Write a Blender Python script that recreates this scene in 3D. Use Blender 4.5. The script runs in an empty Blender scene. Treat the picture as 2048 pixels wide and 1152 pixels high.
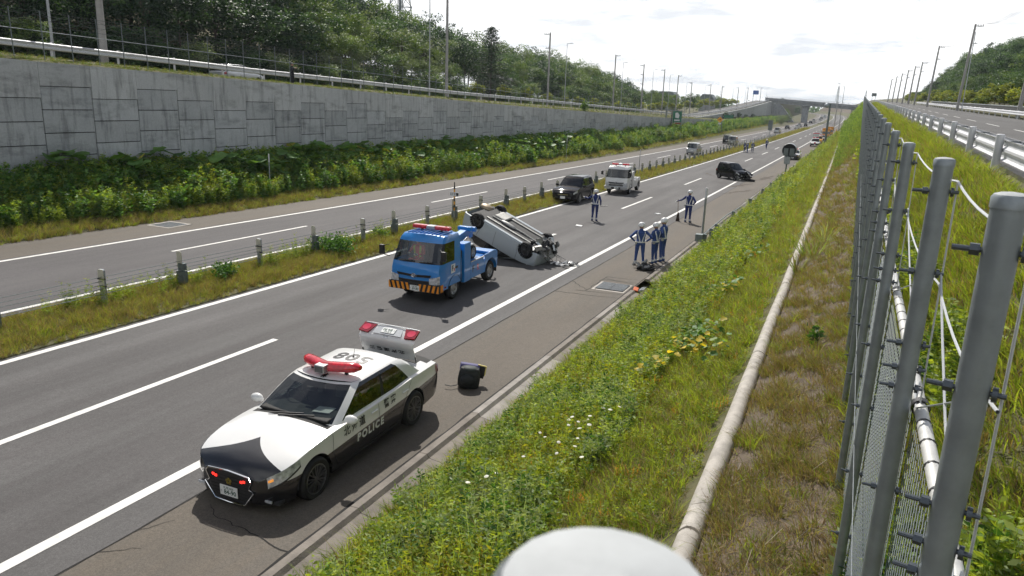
import bpy, bmesh, math, random
import numpy as np
from mathutils import Vector, Matrix, Euler, noise as mnoise

R = math.radians
rnd = random.Random(7)
nrng = np.random.default_rng(11)
S = bpy.context.scene
COL = S.collection

# ------------------------------------------------------------------ camera
CAMP = Vector((8.908, 0.0, 5.822))
FW = Vector((-0.38212, 0.88990, -0.24851)).normalized()
RT = Vector((0.91476, 0.40288, 0.03477)); RT = (RT - FW * RT.dot(FW)).normalized()
UP = RT.cross(FW)
camd = bpy.data.cameras.new('camera'); cam = bpy.data.objects.new('camera', camd); COL.objects.link(cam)
cam.matrix_world = Matrix(((RT.x, UP.x, -FW.x, CAMP.x), (RT.y, UP.y, -FW.y, CAMP.y), (RT.z, UP.z, -FW.z, CAMP.z), (0, 0, 0, 1)))
camd.sensor_width = 36.0; camd.lens = 25.662; camd.clip_start = 0.03; camd.clip_end = 6000
camd.dof.use_dof = True; camd.dof.focus_distance = 9.0; camd.dof.aperture_fstop = 25.662 / 2.3
S.camera = cam

# ------------------------------------------------------------------ sky, sun, exposure
SUN_AZ, SUN_EL = -31.5, 46.5          # degrees from +Y towards +X, degrees above the horizon
w = bpy.data.worlds.new('World'); S.world = w; w.use_nodes = True
nt = w.node_tree; N = nt.nodes; LK = nt.links; N.clear()
out = N.new('ShaderNodeOutputWorld'); bg = N.new('ShaderNodeBackground'); bg2 = N.new('ShaderNodeBackground'); mx = N.new('ShaderNodeMixShader')
sky = N.new('ShaderNodeTexSky'); sky.sky_type = 'NISHITA'; sky.sun_disc = False
sky.sun_elevation = R(SUN_EL); sky.sun_rotation = R(SUN_AZ); sky.air_density = 1.0; sky.dust_density = 1.6
bg.inputs['Strength'].default_value = 0.06
LK.new(sky.outputs[0], bg.inputs['Color'])
tc = N.new('ShaderNodeTexCoord'); sep = N.new('ShaderNodeSeparateXYZ'); LK.new(tc.outputs['Generated'], sep.inputs[0])
def wm(op, a, b=None, clamp=False):
    n = N.new('ShaderNodeMath'); n.operation = op; n.use_clamp = clamp
    for i, v in ((0, a), (1, b)):
        if v is None: continue
        if isinstance(v, (int, float)): n.inputs[i].default_value = v
        else: LK.new(v, n.inputs[i])
    return n.outputs[0]
zc = wm('MAXIMUM', sep.outputs['Z'], 0.0); den = wm('ADD', zc, 0.11)
cmb = N.new('ShaderNodeCombineXYZ'); LK.new(wm('DIVIDE', sep.outputs['X'], den), cmb.inputs[0]); LK.new(wm('DIVIDE', sep.outputs['Y'], den), cmb.inputs[1])
n1 = N.new('ShaderNodeTexNoise'); n1.inputs['Scale'].default_value = 0.42; n1.inputs['Detail'].default_value = 7; n1.inputs['Roughness'].default_value = 0.58
LK.new(cmb.outputs[0], n1.inputs['Vector'])
n2 = N.new('ShaderNodeTexNoise'); n2.inputs['Scale'].default_value = 1.05; n2.inputs['Detail'].default_value = 6; n2.inputs['Roughness'].default_value = 0.62
LK.new(cmb.outputs[0], n2.inputs['Vector'])
hz = wm('POWER', wm('SUBTRACT', 1.0, zc, True), 5.0)          # thicker cloud seen edge-on near the horizon
cov = N.new('ShaderNodeMapRange'); cov.inputs[1].default_value = 0.50; cov.inputs[2].default_value = 0.70
LK.new(wm('ADD', n1.outputs[0], wm('MULTIPLY', hz, 0.46)), cov.inputs[0])
LK.new(cov.outputs[0], mx.inputs[0])
cr = N.new('ShaderNodeValToRGB'); cr.color_ramp.elements[0].position = 0.38; cr.color_ramp.elements[0].color = (0.68, 0.705, 0.74, 1)
cr.color_ramp.elements[1].position = 0.52; cr.color_ramp.elements[1].color = (1, 1, 1, 1)
LK.new(n2.outputs[0], cr.inputs[0]); LK.new(cr.outputs[0], bg2.inputs['Color']); bg2.inputs['Strength'].default_value = 1.34
LK.new(bg.outputs[0], mx.inputs[1]); LK.new(bg2.outputs[0], mx.inputs[2]); LK.new(mx.outputs[0], out.inputs[0])
sl = bpy.data.lights.new('sun', 'SUN'); sl.energy = 5.0; sl.angle = R(0.55); sl.color = (1.0, 0.955, 0.88)
sun = bpy.data.objects.new('sun', sl); COL.objects.link(sun)
sd = Vector((math.sin(R(SUN_AZ)) * math.cos(R(SUN_EL)), math.cos(R(SUN_AZ)) * math.cos(R(SUN_EL)), math.sin(R(SUN_EL))))
sun.rotation_euler = sd.to_track_quat('Z', 'Y').to_euler(); sun.location = (0, 0, 60)
vs = S.view_settings; vs.view_transform = 'Standard'; vs.look = 'None'; vs.exposure = 0.0; vs.gamma = 1.0; vs.use_curve_mapping = False
S.render.engine = 'CYCLES'
S.cycles.use_denoising = True; S.cycles.use_adaptive_sampling = True; S.cycles.adaptive_threshold = 0.025; S.cycles.adaptive_min_samples = 16; S.cycles.max_bounces = 5; S.cycles.diffuse_bounces = 2; S.cycles.glossy_bounces = 3
S.cycles.transmission_bounces = 3; S.cycles.transparent_max_bounces = 8; S.cycles.caustics_reflective = False; S.cycles.caustics_refractive = False
S.cycles.sample_clamp_indirect = 6

# ------------------------------------------------------------------ materials
def mat(name, col, rough=0.6, metal=0.0, var=0.0, scale=6.0, bump=0.0, bscale=None, coat=0.0, emit=0.0, ecol=None, stretch=None, col2=None, trans=0.0, objrand=0.0, spec=None, coords='Object', dark=None):
    m = bpy.data.materials.new(name); m.use_nodes = True
    t = m.node_tree; n = t.nodes; l = t.links; b = n['Principled BSDF']
    b.inputs['Roughness'].default_value = rough; b.inputs['Metallic'].default_value = metal
    if spec is not None: b.inputs['Specular IOR Level'].default_value = spec
    if coat: b.inputs['Coat Weight'].default_value = coat; b.inputs['Coat Roughness'].default_value = 0.03
    c4 = (*col, 1); b.inputs['Base Color'].default_value = c4
    src = None
    if var or bump or col2 or objrand:
        tcn = n.new('ShaderNodeTexCoord'); vec = tcn.outputs[coords]
        if stretch:
            mp = n.new('ShaderNodeMapping'); mp.inputs['Scale'].default_value = stretch; l.new(vec, mp.inputs[0]); vec = mp.outputs[0]
        no = n.new('ShaderNodeTexNoise'); no.inputs['Scale'].default_value = scale; no.inputs['Detail'].default_value = 5; no.inputs['Roughness'].default_value = 0.6
        l.new(vec, no.inputs['Vector'])
        if var or col2:
            mr = n.new('ShaderNodeMapRange'); mr.inputs[1].default_value = 0.3; mr.inputs[2].default_value = 0.7; l.new(no.outputs[0], mr.inputs[0])
            mix = n.new('ShaderNodeMix'); mix.data_type = 'RGBA'; l.new(mr.outputs[0], mix.inputs[0])
            a = tuple(max(0, c * (1 - var)) for c in col); bb = col2 if col2 else tuple(min(1, c * (1 + var)) for c in col)
            mix.inputs[6].default_value = (*a, 1); mix.inputs[7].default_value = (*bb, 1); src = mix.outputs[2]
        if bump:
            nb = n.new('ShaderNodeTexNoise'); nb.inputs['Scale'].default_value = bscale or scale * 4; nb.inputs['Detail'].default_value = 4; l.new(vec, nb.inputs['Vector'])
            bp = n.new('ShaderNodeBump'); bp.inputs['Strength'].default_value = bump; bp.inputs['Distance'].default_value = 0.02
            l.new(nb.outputs[0], bp.inputs['Height']); l.new(bp.outputs[0], b.inputs['Normal'])
    if objrand:
        oi = n.new('ShaderNodeObjectInfo'); hs = n.new('ShaderNodeHueSaturation')
        mr1 = n.new('ShaderNodeMapRange'); mr1.inputs[3].default_value = 1 - objrand; mr1.inputs[4].default_value = 1 + objrand; l.new(oi.outputs['Random'], mr1.inputs[0])
        l.new(mr1.outputs[0], hs.inputs['Value'])
        mlt = n.new('ShaderNodeMath'); mlt.operation = 'MULTIPLY_ADD'; l.new(oi.outputs['Random'], mlt.inputs[0]); mlt.inputs[1].default_value = -0.05 * objrand; mlt.inputs[2].default_value = 0.5 + 0.025 * objrand
        l.new(mlt.outputs[0], hs.inputs['Hue'])
        if src: l.new(src, hs.inputs['Color'])
        else: hs.inputs['Color'].default_value = c4
        src = hs.outputs[0]
    if src: l.new(src, b.inputs['Base Color'])
    if emit: b.inputs['Emission Color'].default_value = (*(ecol or col), 1); b.inputs['Emission Strength'].default_value = emit
    if trans:
        o = n['Material Output']; tr = n.new('ShaderNodeBsdfTranslucent'); ms = n.new('ShaderNodeMixShader'); ms.inputs[0].default_value = trans
        tcol = n.new('ShaderNodeMix'); tcol.data_type = 'RGBA'; tcol.blend_type = 'MULTIPLY'; tcol.inputs[0].default_value = 1.0
        tcol.inputs[7].default_value = (1.48, 1.42, 0.52, 1)
        if src: l.new(src, tcol.inputs[6])
        else: tcol.inputs[6].default_value = c4
        l.new(tcol.outputs[2], tr.inputs['Color'])
        l.new(b.outputs[0], ms.inputs[1]); l.new(tr.outputs[0], ms.inputs[2]); l.new(ms.outputs[0], o.inputs['Surface'])
    return m

def glass_mat(name, tint, refl=1.0):
    m = bpy.data.materials.new(name); m.use_nodes = True; t = m.node_tree; n = t.nodes; l = t.links; n.clear()
    o = n.new('ShaderNodeOutputMaterial'); tr = n.new('ShaderNodeBsdfTransparent'); tr.inputs[0].default_value = (*tint, 1)
    g = n.new('ShaderNodeBsdfGlossy'); g.inputs['Roughness'].default_value = 0.02; g.inputs['Color'].default_value = (refl, refl, refl, 1)
    ge = n.new('ShaderNodeNewGeometry'); dt = n.new('ShaderNodeVectorMath'); dt.operation = 'DOT_PRODUCT'; l.new(ge.outputs['Incoming'], dt.inputs[0]); l.new(ge.outputs['Normal'], dt.inputs[1])
    def mth(op, a, b):
        q = n.new('ShaderNodeMath'); q.operation = op
        for i, v in ((0, a), (1, b)):
            if v is None: continue
            if isinstance(v, (int, float)): q.inputs[i].default_value = v
            else: l.new(v, q.inputs[i])
        return q.outputs[0]
    fr = mth('ADD', mth('MULTIPLY', mth('POWER', mth('SUBTRACT', 1.0, mth('ABSOLUTE', dt.outputs['Value'], None)), 5.0),   .90), .10); ms = n.new('ShaderNodeMixShader')
    l.new(fr, ms.inputs[0]); l.new(tr.outputs[0], ms.inputs[1]); l.new(g.outputs[0], ms.inputs[2]); l.new(ms.outputs[0], o.inputs[0])
    return m

M = {}
def leafmat(key, col, objrand=0.3, trans=0.45, var=0.25, rough=0.55, col2=None, scale=2.0, boost=1.95):
    col = tuple(min(.85, c * boost) for c in col)
    M[key] = mat(key, col, rough, var=var, scale=scale, objrand=objrand, trans=trans, spec=0.3, col2=col2)

# ------------------------------------------------------------------ mesh builder
class MB:
    def __init__(s): s.v = []; s.f = []; s.m = []; s.s = []
    def add(s, vs, fs, mi=0, sm=False):
        o = len(s.v); s.v.extend(tuple(p) for p in vs)
        for f in fs: s.f.append(tuple(i + o for i in f)); s.m.append(mi); s.s.append(sm)
        return s
    def box(s, c, d, mi=0, rot=None):
        x, y, z = d[0] / 2, d[1] / 2, d[2] / 2
        vs = [Vector((sx * x, sy * y, sz * z)) for sz in (-1, 1) for sx, sy in ((-1, -1), (1, -1), (1, 1), (-1, 1))]
        if rot is not None:
            rm = rot if isinstance(rot, Matrix) else Euler(rot).to_matrix()
            vs = [rm @ p for p in vs]
        c = Vector(c)
        return s.add([p + c for p in vs], [(3, 2, 1, 0), (4, 5, 6, 7), (0, 1, 5, 4), (1, 2, 6, 5), (2, 3, 7, 6), (3, 0, 4, 7)], mi)
    def beam(s, p, q, wd, ht, mi=0, up=(0, 0, 1)):
        p = Vector(p); q = Vector(q); d = (q - p); L = d.length; d.normalize(); u = Vector(up); r = d.cross(u)
        if r.length < 1e-5: r = d.cross(Vector((1, 0, 0)))
        r.normalize(); u = r.cross(d)
        rm = Matrix((d, r, u)).transposed()
        return s.box((p + q) / 2, (L, wd, ht), mi, rm)
    def cyl(s, p, q, r, r2=None, n=10, mi=0, caps=True, sm=True):
        p = Vector(p); q = Vector(q); r2 = r if r2 is None else r2; d = (q - p).normalized()
        a = d.cross(Vector((0, 0, 1)))
        if a.length < 1e-4: a = Vector((1, 0, 0))
        a.normalize(); b = d.cross(a)
        vs = []
        for c, rr in ((p, r), (q, r2)):
            for i in range(n):
                t = 2 * math.pi * i / n; vs.append(c + (a * math.cos(t) + b * math.sin(t)) * rr)
        s.add(vs, [(i, (i + 1) % n, n + (i + 1) % n, n + i) for i in range(n)], mi, sm)
        if caps: s.add(vs, [tuple(range(n - 1, -1, -1)), tuple(range(n, 2 * n))], mi)
        return s
    def tube(s, pts, r, n=6, mi=0, sm=True):
        pts = [Vector(p) for p in pts]; rows = []
        for i, p in enumerate(pts):
            d = (pts[min(i + 1, len(pts) - 1)] - pts[max(i - 1, 0)]).normalized()
            a = d.cross(Vector((0, 0, 1)))
            if a.length < 1e-3: a = d.cross(Vector((1, 0, 0)))
            a.normalize(); b = d.cross(a); rr = r[i] if isinstance(r, (list, tuple)) else r
            rows.append([p + (a * math.cos(2 * math.pi * k / n) + b * math.sin(2 * math.pi * k / n)) * rr for k in range(n)])
        return s.loft(rows, mi, sm, closed=True)
    def loft(s, rows, mi=0, sm=True, closed=False, flip=False):
        n = len(rows[0]); vs = [p for r_ in rows for p in r_]; fs = []
        for i in range(len(rows) - 1):
            for k in range(n if closed else n - 1):
                k2 = (k + 1) % n; f = (i * n + k, i * n + k2, (i + 1) * n + k2, (i + 1) * n + k); fs.append(f[::-1] if flip else f)
        return s.add(vs, fs, mi, sm)
    def lathe(s, prof, n=16, mi=0, c=(0, 0, 0), axis='z', sm=True):
        rows = []
        for rr, h in prof:
            row = []
            for k in range(n):
                a = 2 * math.pi * k / n; x, y = rr * math.cos(a), rr * math.sin(a)
                p = (x, y, h) if axis == 'z' else ((h, x, y) if axis == 'x' else (y, h, x))
                row.append((p[0] + c[0], p[1] + c[1], p[2] + c[2]))
            rows.append(row)
        return s.loft(rows, mi, sm, closed=True)
    def ell(s, c, r, nu=12, nv=8, mi=0, rot=None):
        rows = []; rm = Euler(rot).to_matrix() if rot else None
        for j in range(nv + 1):
            t = math.pi * j / nv; row = []
            for k in range(nu):
                a = 2 * math.pi * k / nu; p = Vector((r[0] * math.sin(t) * math.cos(a), r[1] * math.sin(t) * math.sin(a), -r[2] * math.cos(t)))
                if rm: p = rm @ p
                row.append(p + Vector(c))
            rows.append(row)
        return s.loft(rows, mi, True, closed=True)
    def prism(s, poly, a, b, plane='xz', mi=0):
        """polygon in a plane, extruded along the third axis from a to b"""
        def P(u, v, h): return {'xz': (u, h, v), 'xy': (u, v, h), 'yz': (h, u, v)}[plane]
        n = len(poly); vs = [P(u, v, a) for u, v in poly] + [P(u, v, b) for u, v in poly]
        return s.add(vs, [tuple(range(n)), tuple(range(2 * n - 1, n - 1, -1))] + [(i + n, (i + 1) % n + n, (i + 1) % n, i) for i in range(n)], mi)
    def mesh(s, name, mats):
        me = bpy.data.meshes.new(name); me.from_pydata(s.v, [], s.f)
        for m in (mats if isinstance(mats, (list, tuple)) else [mats]): me.materials.append(m)
        me.polygons.foreach_set('material_index', s.m); me.polygons.foreach_set('use_smooth', s.s)
        me.validate(); me.update()
        if any(s.s): me.set_sharp_from_angle(angle=R(42))
        return me
    def build(s, name, mats, parent=None, bevel=0.0, loc=None, rot=None, fixn=True):
        me = s.mesh(name, mats)
        if fixn:
            bm = bmesh.new(); bm.from_mesh(me); bmesh.ops.recalc_face_normals(bm, faces=bm.faces); bm.to_mesh(me); bm.free()
        o = bpy.data.objects.new(name, me); COL.objects.link(o)
        if parent: o.parent = parent
        if loc: o.location = loc
        if rot: o.rotation_euler = rot
        if bevel:
            bv = o.modifiers.new('bevel', 'BEVEL'); bv.width = bevel; bv.segments = 2; bv.limit_method = 'ANGLE'; bv.angle_limit = R(50)
        return o

def tag(o, label, cat, group=None):
    o['label'] = label; o['category'] = cat
    if group: o['group'] = group
    return o
def struct(o): o['kind'] = 'structure'; return o
def stuff(o, label=None, cat=None):
    o['kind'] = 'stuff'
    if label: o['label'] = label; o['category'] = cat
    return o
def thing(name, label, cat, loc=(0, 0, 0), rot=(0, 0, 0), group=None):
    o = bpy.data.objects.new(name, None); COL.objects.link(o); o.empty_display_size = 0.2
    o.location = loc; o.rotation_euler = rot; return tag(o, label, cat, group)
def link_copy(src, parent, loc=None, rot=None, scale=None, name=None):
    c = src.copy(); COL.objects.link(c); c.parent = parent
    if loc is not None: c.location = loc
    if rot is not None: c.rotation_euler = rot
    if scale is not None: c.scale = scale
    for ch in src.children: link_copy(ch, c)
    return c
def inst(name, me, parent=None, loc=(0, 0, 0), rot=(0, 0, 0), scale=(1, 1, 1)):
    o = bpy.data.objects.new(name, me); COL.objects.link(o); o.parent = parent; o.location = loc; o.rotation_euler = rot
    o.scale = scale if isinstance(scale, (tuple, list, Vector)) else (scale,) * 3
    return o
def dup_thing(root, label, loc, rot=None, group=None):
    c = root.copy(); COL.objects.link(c); c.location = loc; c['label'] = label
    if rot is not None: c.rotation_euler = rot
    if group: c['group'] = group
    for ch in root.children: link_copy(ch, c)
    return c

ORDN = 'first second third fourth fifth sixth seventh eighth ninth tenth eleventh twelfth thirteenth fourteenth fifteenth sixteenth seventeenth'.split()
# text as mesh (the font that ships inside Blender)
def text_mesh(txt, size=1.0, bold=0.0, extrude=0.0, align='CENTER', space=1.0):
    cu = bpy.data.curves.new('t', 'FONT'); cu.body = txt; cu.size = size; cu.align_x = align; cu.align_y = 'CENTER'; cu.offset = bold; cu.extrude = extrude; cu.resolution_u = 3; cu.space_character = space
    o = bpy.data.objects.new('t', cu); COL.objects.link(o)
    dg = bpy.context.evaluated_depsgraph_get(); me = bpy.data.meshes.new_from_object(o.evaluated_get(dg))
    vs = [v.co.copy() for v in me.vertices]; fs = [tuple(p.vertices) for p in me.polygons]
    bpy.data.objects.remove(o); bpy.data.curves.remove(cu); bpy.data.meshes.remove(me)
    return vs, fs
def text_on(name, txt, size, fn, material, parent, bold=0.0, space=1.0, stretch=1.0):
    """fn maps flat (u, v) of the lettering to a 3D point"""
    vs, fs = text_mesh(txt, size, bold, space=space)
    if not vs: return None
    mb = MB(); mb.add([fn(p.x * stretch, p.y) for p in vs], fs)
    return mb.build(name, material, parent, fixn=False)

# ------------------------------------------------------------------ the road's course
def zr0(y): return -0.018221 * y + 8.5272e-5 * y * y - 11.938e-8 * y ** 3
def xr0(y): return 11.5707e-5 * y * y - 19.6921e-8 * y ** 3
FAR = [(250, 4.15, -1.09), (330, 5.6, -1.0), (410, 7.4, -0.7), (500, 9.58, 0.1), (600, 10.98, 1.35), (680, 10.2, 2.6), (730, 7.5, 3.2), (790, -2, 3.8), (840, -22, 4.2)]
def zr(y):
    if y <= 250: return zr0(y)
    for (a, xa, za), (b, xb, zb) in zip(FAR, FAR[1:]):
        if y <= b:
            t = (y - a) / (b - a); return za + (zb - za) * t
    return FAR[-1][2]
def xr(y):
    if y <= 250: return xr0(y)
    for (a, xa, za), (b, xb, zb) in zip(FAR, FAR[1:]):
        if y <= b:
            t = (y - a) / (b - a); return xa + (xb - xa) * t
    return FAR[-1][1]
def rp(u, y, h=0.0): return Vector((xr(y) + u, y, zr(y) + h))
def lerp(a, b, t): return a + (b - a) * t
def table(tb, y):
    if y <= tb[0][0]: return tb[0][1]
    for (a, va), (b, vb) in zip(tb, tb[1:]):
        if y <= b: return lerp(va, vb, (y - a) / (b - a))
    return tb[-1][1]
WALLX = -25.0
WT = [(-40, 9.0), (22.8, 6.80), (39, 6.40), (50, 6.05), (78, 5.24), (152, 3.55), (249, 2.1), (330, 1.4), (480, 0.1), (560, 0.3)]      # top of the lower retaining wall
LF = [(-40, 9.6), (24, 7.35), (42, 6.75), (54, 6.45), (72, 5.95), (102, 5.4), (164, 4.15), (212, 3.2), (248, 3.9), (331, 6.3), (470, 11.6), (560, 11.8)]  # frontage road on the left
def pipe_x(y): return 8.05 + 0.0075 * y
def pipe_z(y): return zr(y) + 2.0
def fence_x(y): return 9.25 + 0.0205 * (y - 1.8)
def fence_top(y): return 5.65 + 0.0212 * max(0.0, y - 6.0)
FENCE_H = 3.5
def rail_x(y): return 11.55 + 0.0250 * y
def rail_top(y): return 5.45 + 0.0186 * (y - 18.4)
def rroad_z(y): return rail_top(y) - 0.72
# ------------------------------------------------------------------ ground and carriageways
def asphalt(name, base, tint2, speck=0.25, streak=0.16, tracks=False):
    m = bpy.data.materials.new(name); m.use_nodes = True; t = m.node_tree; n = t.nodes; l = t.links; b = n['Principled BSDF']
    b.inputs['Roughness'].default_value = 0.82; b.inputs['Specular IOR Level'].default_value = 0.35
    tcn = n.new('ShaderNodeTexCoord')
    def noise(scale, st, det=4):
        mp = n.new('ShaderNodeMapping'); mp.inputs['Scale'].default_value = st; l.new(tcn.outputs['Object'], mp.inputs[0])
        no = n.new('ShaderNodeTexNoise'); no.inputs['Scale'].default_value = scale; no.inputs['Detail'].default_value = det; no.inputs['Roughness'].default_value = 0.65; l.new(mp.outputs[0], no.inputs['Vector'])
        return no.outputs[0]
    def rng(v, a, bb, c, d):
        mr = n.new('ShaderNodeMapRange'); mr.inputs[1].default_value = a; mr.inputs[2].default_value = bb; mr.inputs[3].default_value = c; mr.inputs[4].default_value = d; l.new(v, mr.inputs[0]); return mr.outputs[0]
    mix = n.new('ShaderNodeMix'); mix.data_type = 'RGBA'; mix.inputs[6].default_value = (*base, 1); mix.inputs[7].default_value = (*tint2, 1)
    l.new(rng(noise(1.0, (1.6, 0.05, 1), 5), 0.35, 0.65, 0, 1), mix.inputs[0])
    def mul(a, f):
        q = n.new('ShaderNodeMix'); q.data_type = 'RGBA'; q.blend_type = 'MULTIPLY'; q.inputs[0].default_value = 1; l.new(a, q.inputs[6]); l.new(f, q.inputs[7]); return q.outputs[2]
    c = mul(mix.outputs[2], rng(noise(0.35, (1, 0.35, 1), 5), 0.3, 0.7, 1 - streak, 1 + streak))
    c = mul(c, rng(noise(85, (1, 1, 1), 2), 0.3, 0.7, 1 - speck, 1 + speck))
    c = mul(c, rng(noise(9, (1, 1, 1), 3), 0.3, 0.7, 0.92, 1.08)); c = mul(c, rng(noise(28, (1, 1, 1), 3), 0.3, 0.7, 0.84, 1.16))
    if tracks:      # tyre-polished bands along each lane
        sp = n.new('ShaderNodeSeparateXYZ'); l.new(tcn.outputs['Object'], sp.inputs[0])
        q = n.new('ShaderNodeMath'); q.operation = 'MULTIPLY_ADD'; l.new(sp.outputs[0], q.inputs[0]); q.inputs[1].default_value = 3.55; q.inputs[2].default_value = 3.0
        q2 = n.new('ShaderNodeMath'); q2.operation = 'COSINE'; l.new(q.outputs[0], q2.inputs[0]); c = mul(c, rng(q2.outputs[0], -1, 1, .93, 1.05))
    l.new(c, b.inputs['Base Color'])
    bp = n.new('ShaderNodeBump'); bp.inputs['Strength'].default_value = 0.35; bp.inputs['Distance'].default_value = 0.01; l.new(noise(60, (1, 1, 1), 3), bp.inputs['Height']); l.new(bp.outputs[0], b.inputs['Normal'])
    return m
M['asphalt'] = asphalt('asphalt', (0.110, 0.107, 0.106), (0.088, 0.083, 0.083), streak=.2, tracks=True)
M['asphalt_far'] = asphalt('asphalt_left', (0.104, 0.099, 0.100), (0.086, 0.081, 0.084), streak=0.14)
M['shoulder'] = asphalt('asphalt_shoulder', (0.116, 0.103, 0.088), (0.130, 0.110, 0.088), streak=0.14)
M['rroad'] = asphalt('asphalt_right', (0.115, 0.112, 0.110), (0.10, 0.098, 0.096))
M['paint'] = mat('road_paint', (0.72, 0.71, 0.68), 0.6, var=0.16, scale=5, bump=0.1, bscale=60)
M['paint_worn'] = mat('road_paint_worn', (0.62, 0.61, 0.59), 0.7, var=0.25, scale=10)
M['concrete'] = mat('concrete', (0.30, 0.275, 0.25), 0.85, var=0.22, scale=3.5, bump=0.3, bscale=40)
M['concrete_lt'] = mat('concrete_light', (0.43, 0.40, 0.36), 0.85, var=0.22, scale=5, bump=0.3, bscale=50)
M['gutter'] = mat('stained_gutter_concrete', (.215, .19, .165), .9, var=.3, scale=2.5, bump=.4, bscale=40)
M['dark'] = mat('dark_gap', (0.015, 0.014, 0.013), 0.9)
M['soil'] = mat('soil_and_grass', (0.095, 0.098, 0.034), 0.95, scale=2.2, col2=(0.115, 0.105, 0.050), var=0.2, bump=0.5, bscale=12)
M['soil_dry'] = mat('dry_soil', (0.105, 0.078, 0.055), 0.95, scale=5, col2=(0.17, 0.135, 0.10), var=0.2, bump=0.5, bscale=20)
M['galv'] = mat('galvanised_steel', (0.33, 0.36, 0.385), 0.45, metal=0.55, var=0.16, scale=9, bump=0.03)
M['galv_dk'] = mat('weathered_galvanised_steel', (0.17, 0.20, 0.205), 0.55, metal=0.45, var=0.2, scale=12)
M['steel'] = mat('grating_steel', (0.20, 0.22, 0.24), 0.5, metal=0.6, var=0.2, scale=20)

STA = [float(y) for y in list(np.arange(-30, 60, 1.0)) + list(np.arange(60, 250, 3.0)) + list(np.arange(250, 840, 12.0))] + [840.0]
def hn(x, y, sc=0.6, amp=0.06): return (mnoise.noise(Vector((x * sc, y * sc, 3.1)))) * amp
def hill_l(y): return table([(-40, 20), (55, 18.5), (80, 14), (110, 7), (170, 3.0), (230, 2.0), (330, 2), (560, 2.5)], y)
def bank_right(y):
    """ground points to the right of the gutter: (x, z) pairs, real heights"""
    X, Z = xr(y), zr(y); gx = X + 3.60
    px, pz = pipe_x(y), pipe_z(y); fx = fence_x(y); fz = fence_top(y) - FENCE_H
    rx = rail_x(y); rz = rroad_z(y)
    if y > 235:
        k = min(1, (y - 235) / 120.0)
        px = X + 7 + 2 * k; pz = Z + 2.2; fx = X + 9 + 5 * k; fz = Z + 3.5 + 4 * k; rx = fx + 3; rz = min(fz + 2.5, 10)
    pts = []
    for t in (0, .12, .3, .5, .7, .88): pts.append((lerp(gx, px - .15, t), lerp(Z - 0.02, pz - .10, t ** 1.08)))
    pts += [(px - .12, pz - .06), (px + .12, pz - .06), (lerp(px, fx, .5), lerp(pz, fz, .45)), (fx, fz), (fx + .4, fz + .15), (lerp(fx, rx, .5), lerp(fz, rz, .55)), (rx - .5, rz - .10), (rx, rz - 0.03), (rx + 9.3, rz + .02), (rx + 11, rz - .3), (rx + 14, rz + .5), (rx + 40, rz + 9), (rx + 110, rz + 16), (rx + 500, rz + 14)]
    return pts
rows = []
for y in STA:
    X, Z = xr(y), zr(y); wt = table(WT, y); lf = table(LF, y); hl = hill_l(y)
    low = min(wt - .1, Z + 1.5); lo_ = lf if y < 212 else lerp(3.2, 3.0, min(1, (y - 212) / 100))
    ramp = y > 215
    pts = [(-900, lo_ + hl * .8), (-150, lo_ + hl * 1.15), (-80, lo_ + hl), (-52, lo_ + hl * .35), (-42, lo_ + .2), (-39, lf - .58), (-30.5, lf - .58), (-29.5, lf - .1), (-27.6, lf - .45 if not ramp else wt + .4), (-25.9, wt + .12), (WALLX - .25, wt - .05), (WALLX - .25, low), (WALLX + .05, low), (-23.2, Z + .75), (-21.6, Z + .28), (-20.55, Z + .05), (-20.3, Z - .12), (X - 10.62, Z - .12), (X - 10.5, Z + .03), (X - 9.1, Z + .10), (X - 7.55, Z + .03), (X - 7.45, Z - .12), (X + 3.0, Z - .25), (X + 3.55, Z - .25)]
    pts += bank_right(y)
    row = []
    for i, (x, z) in enumerate(pts):
        off = X if i in (0,) else 0
        inb = i in (13, 14, 25, 26, 27, 28, 32)
        row.append((x, y, z + (hn(x, y) if inb else 0)))
    rows.append(row)
# a far apron so the land goes on beyond the last station
last = rows[-1]; rows.append([(x * 3.0, 2600.0, 3.0 + (z * .0)) for x, y, z in last])
first = rows[0]; rows.insert(0, [(x, -160.0, z) for x, y, z in first])
g = MB(); g.loft(rows, 0, True, flip=True)
ncol = len(rows[0]) - 1
for q in range(len(g.m)):
    if q % ncol in (31, 32): g.m[q] = 1
ground = struct(g.build('ground', [M['soil'], M['soil_dry']], fixn=False))

def strip(name, u0, u1, h, m, y0=-30, y1=840, parent=None, ysteps=None, rel=True):
    mb = MB(); ys = [y for y in STA if y0 <= y <= y1]
    ys = sorted(set(ys) | {float(y0), float(min(y1, 840))})
    mb.loft([[rp(u0, y, h), rp(u1, y, h)] for y in ys], 0, True, flip=True)
    return mb.build(name, m, parent, fixn=False)
road = struct(strip('highway_road', -7.52, 0.74, 0.0, M['asphalt']))
shoulder = struct(strip('road_shoulder', 0.745, 2.97, -0.002, M['shoulder']))
road2 = struct(strip('far_highway_road', -17.72, -10.55, 0.0, M['asphalt_far']))
sh2 = struct(strip('far_road_shoulder', -20.45, -17.725, 0.0, M['shoulder']))
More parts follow.
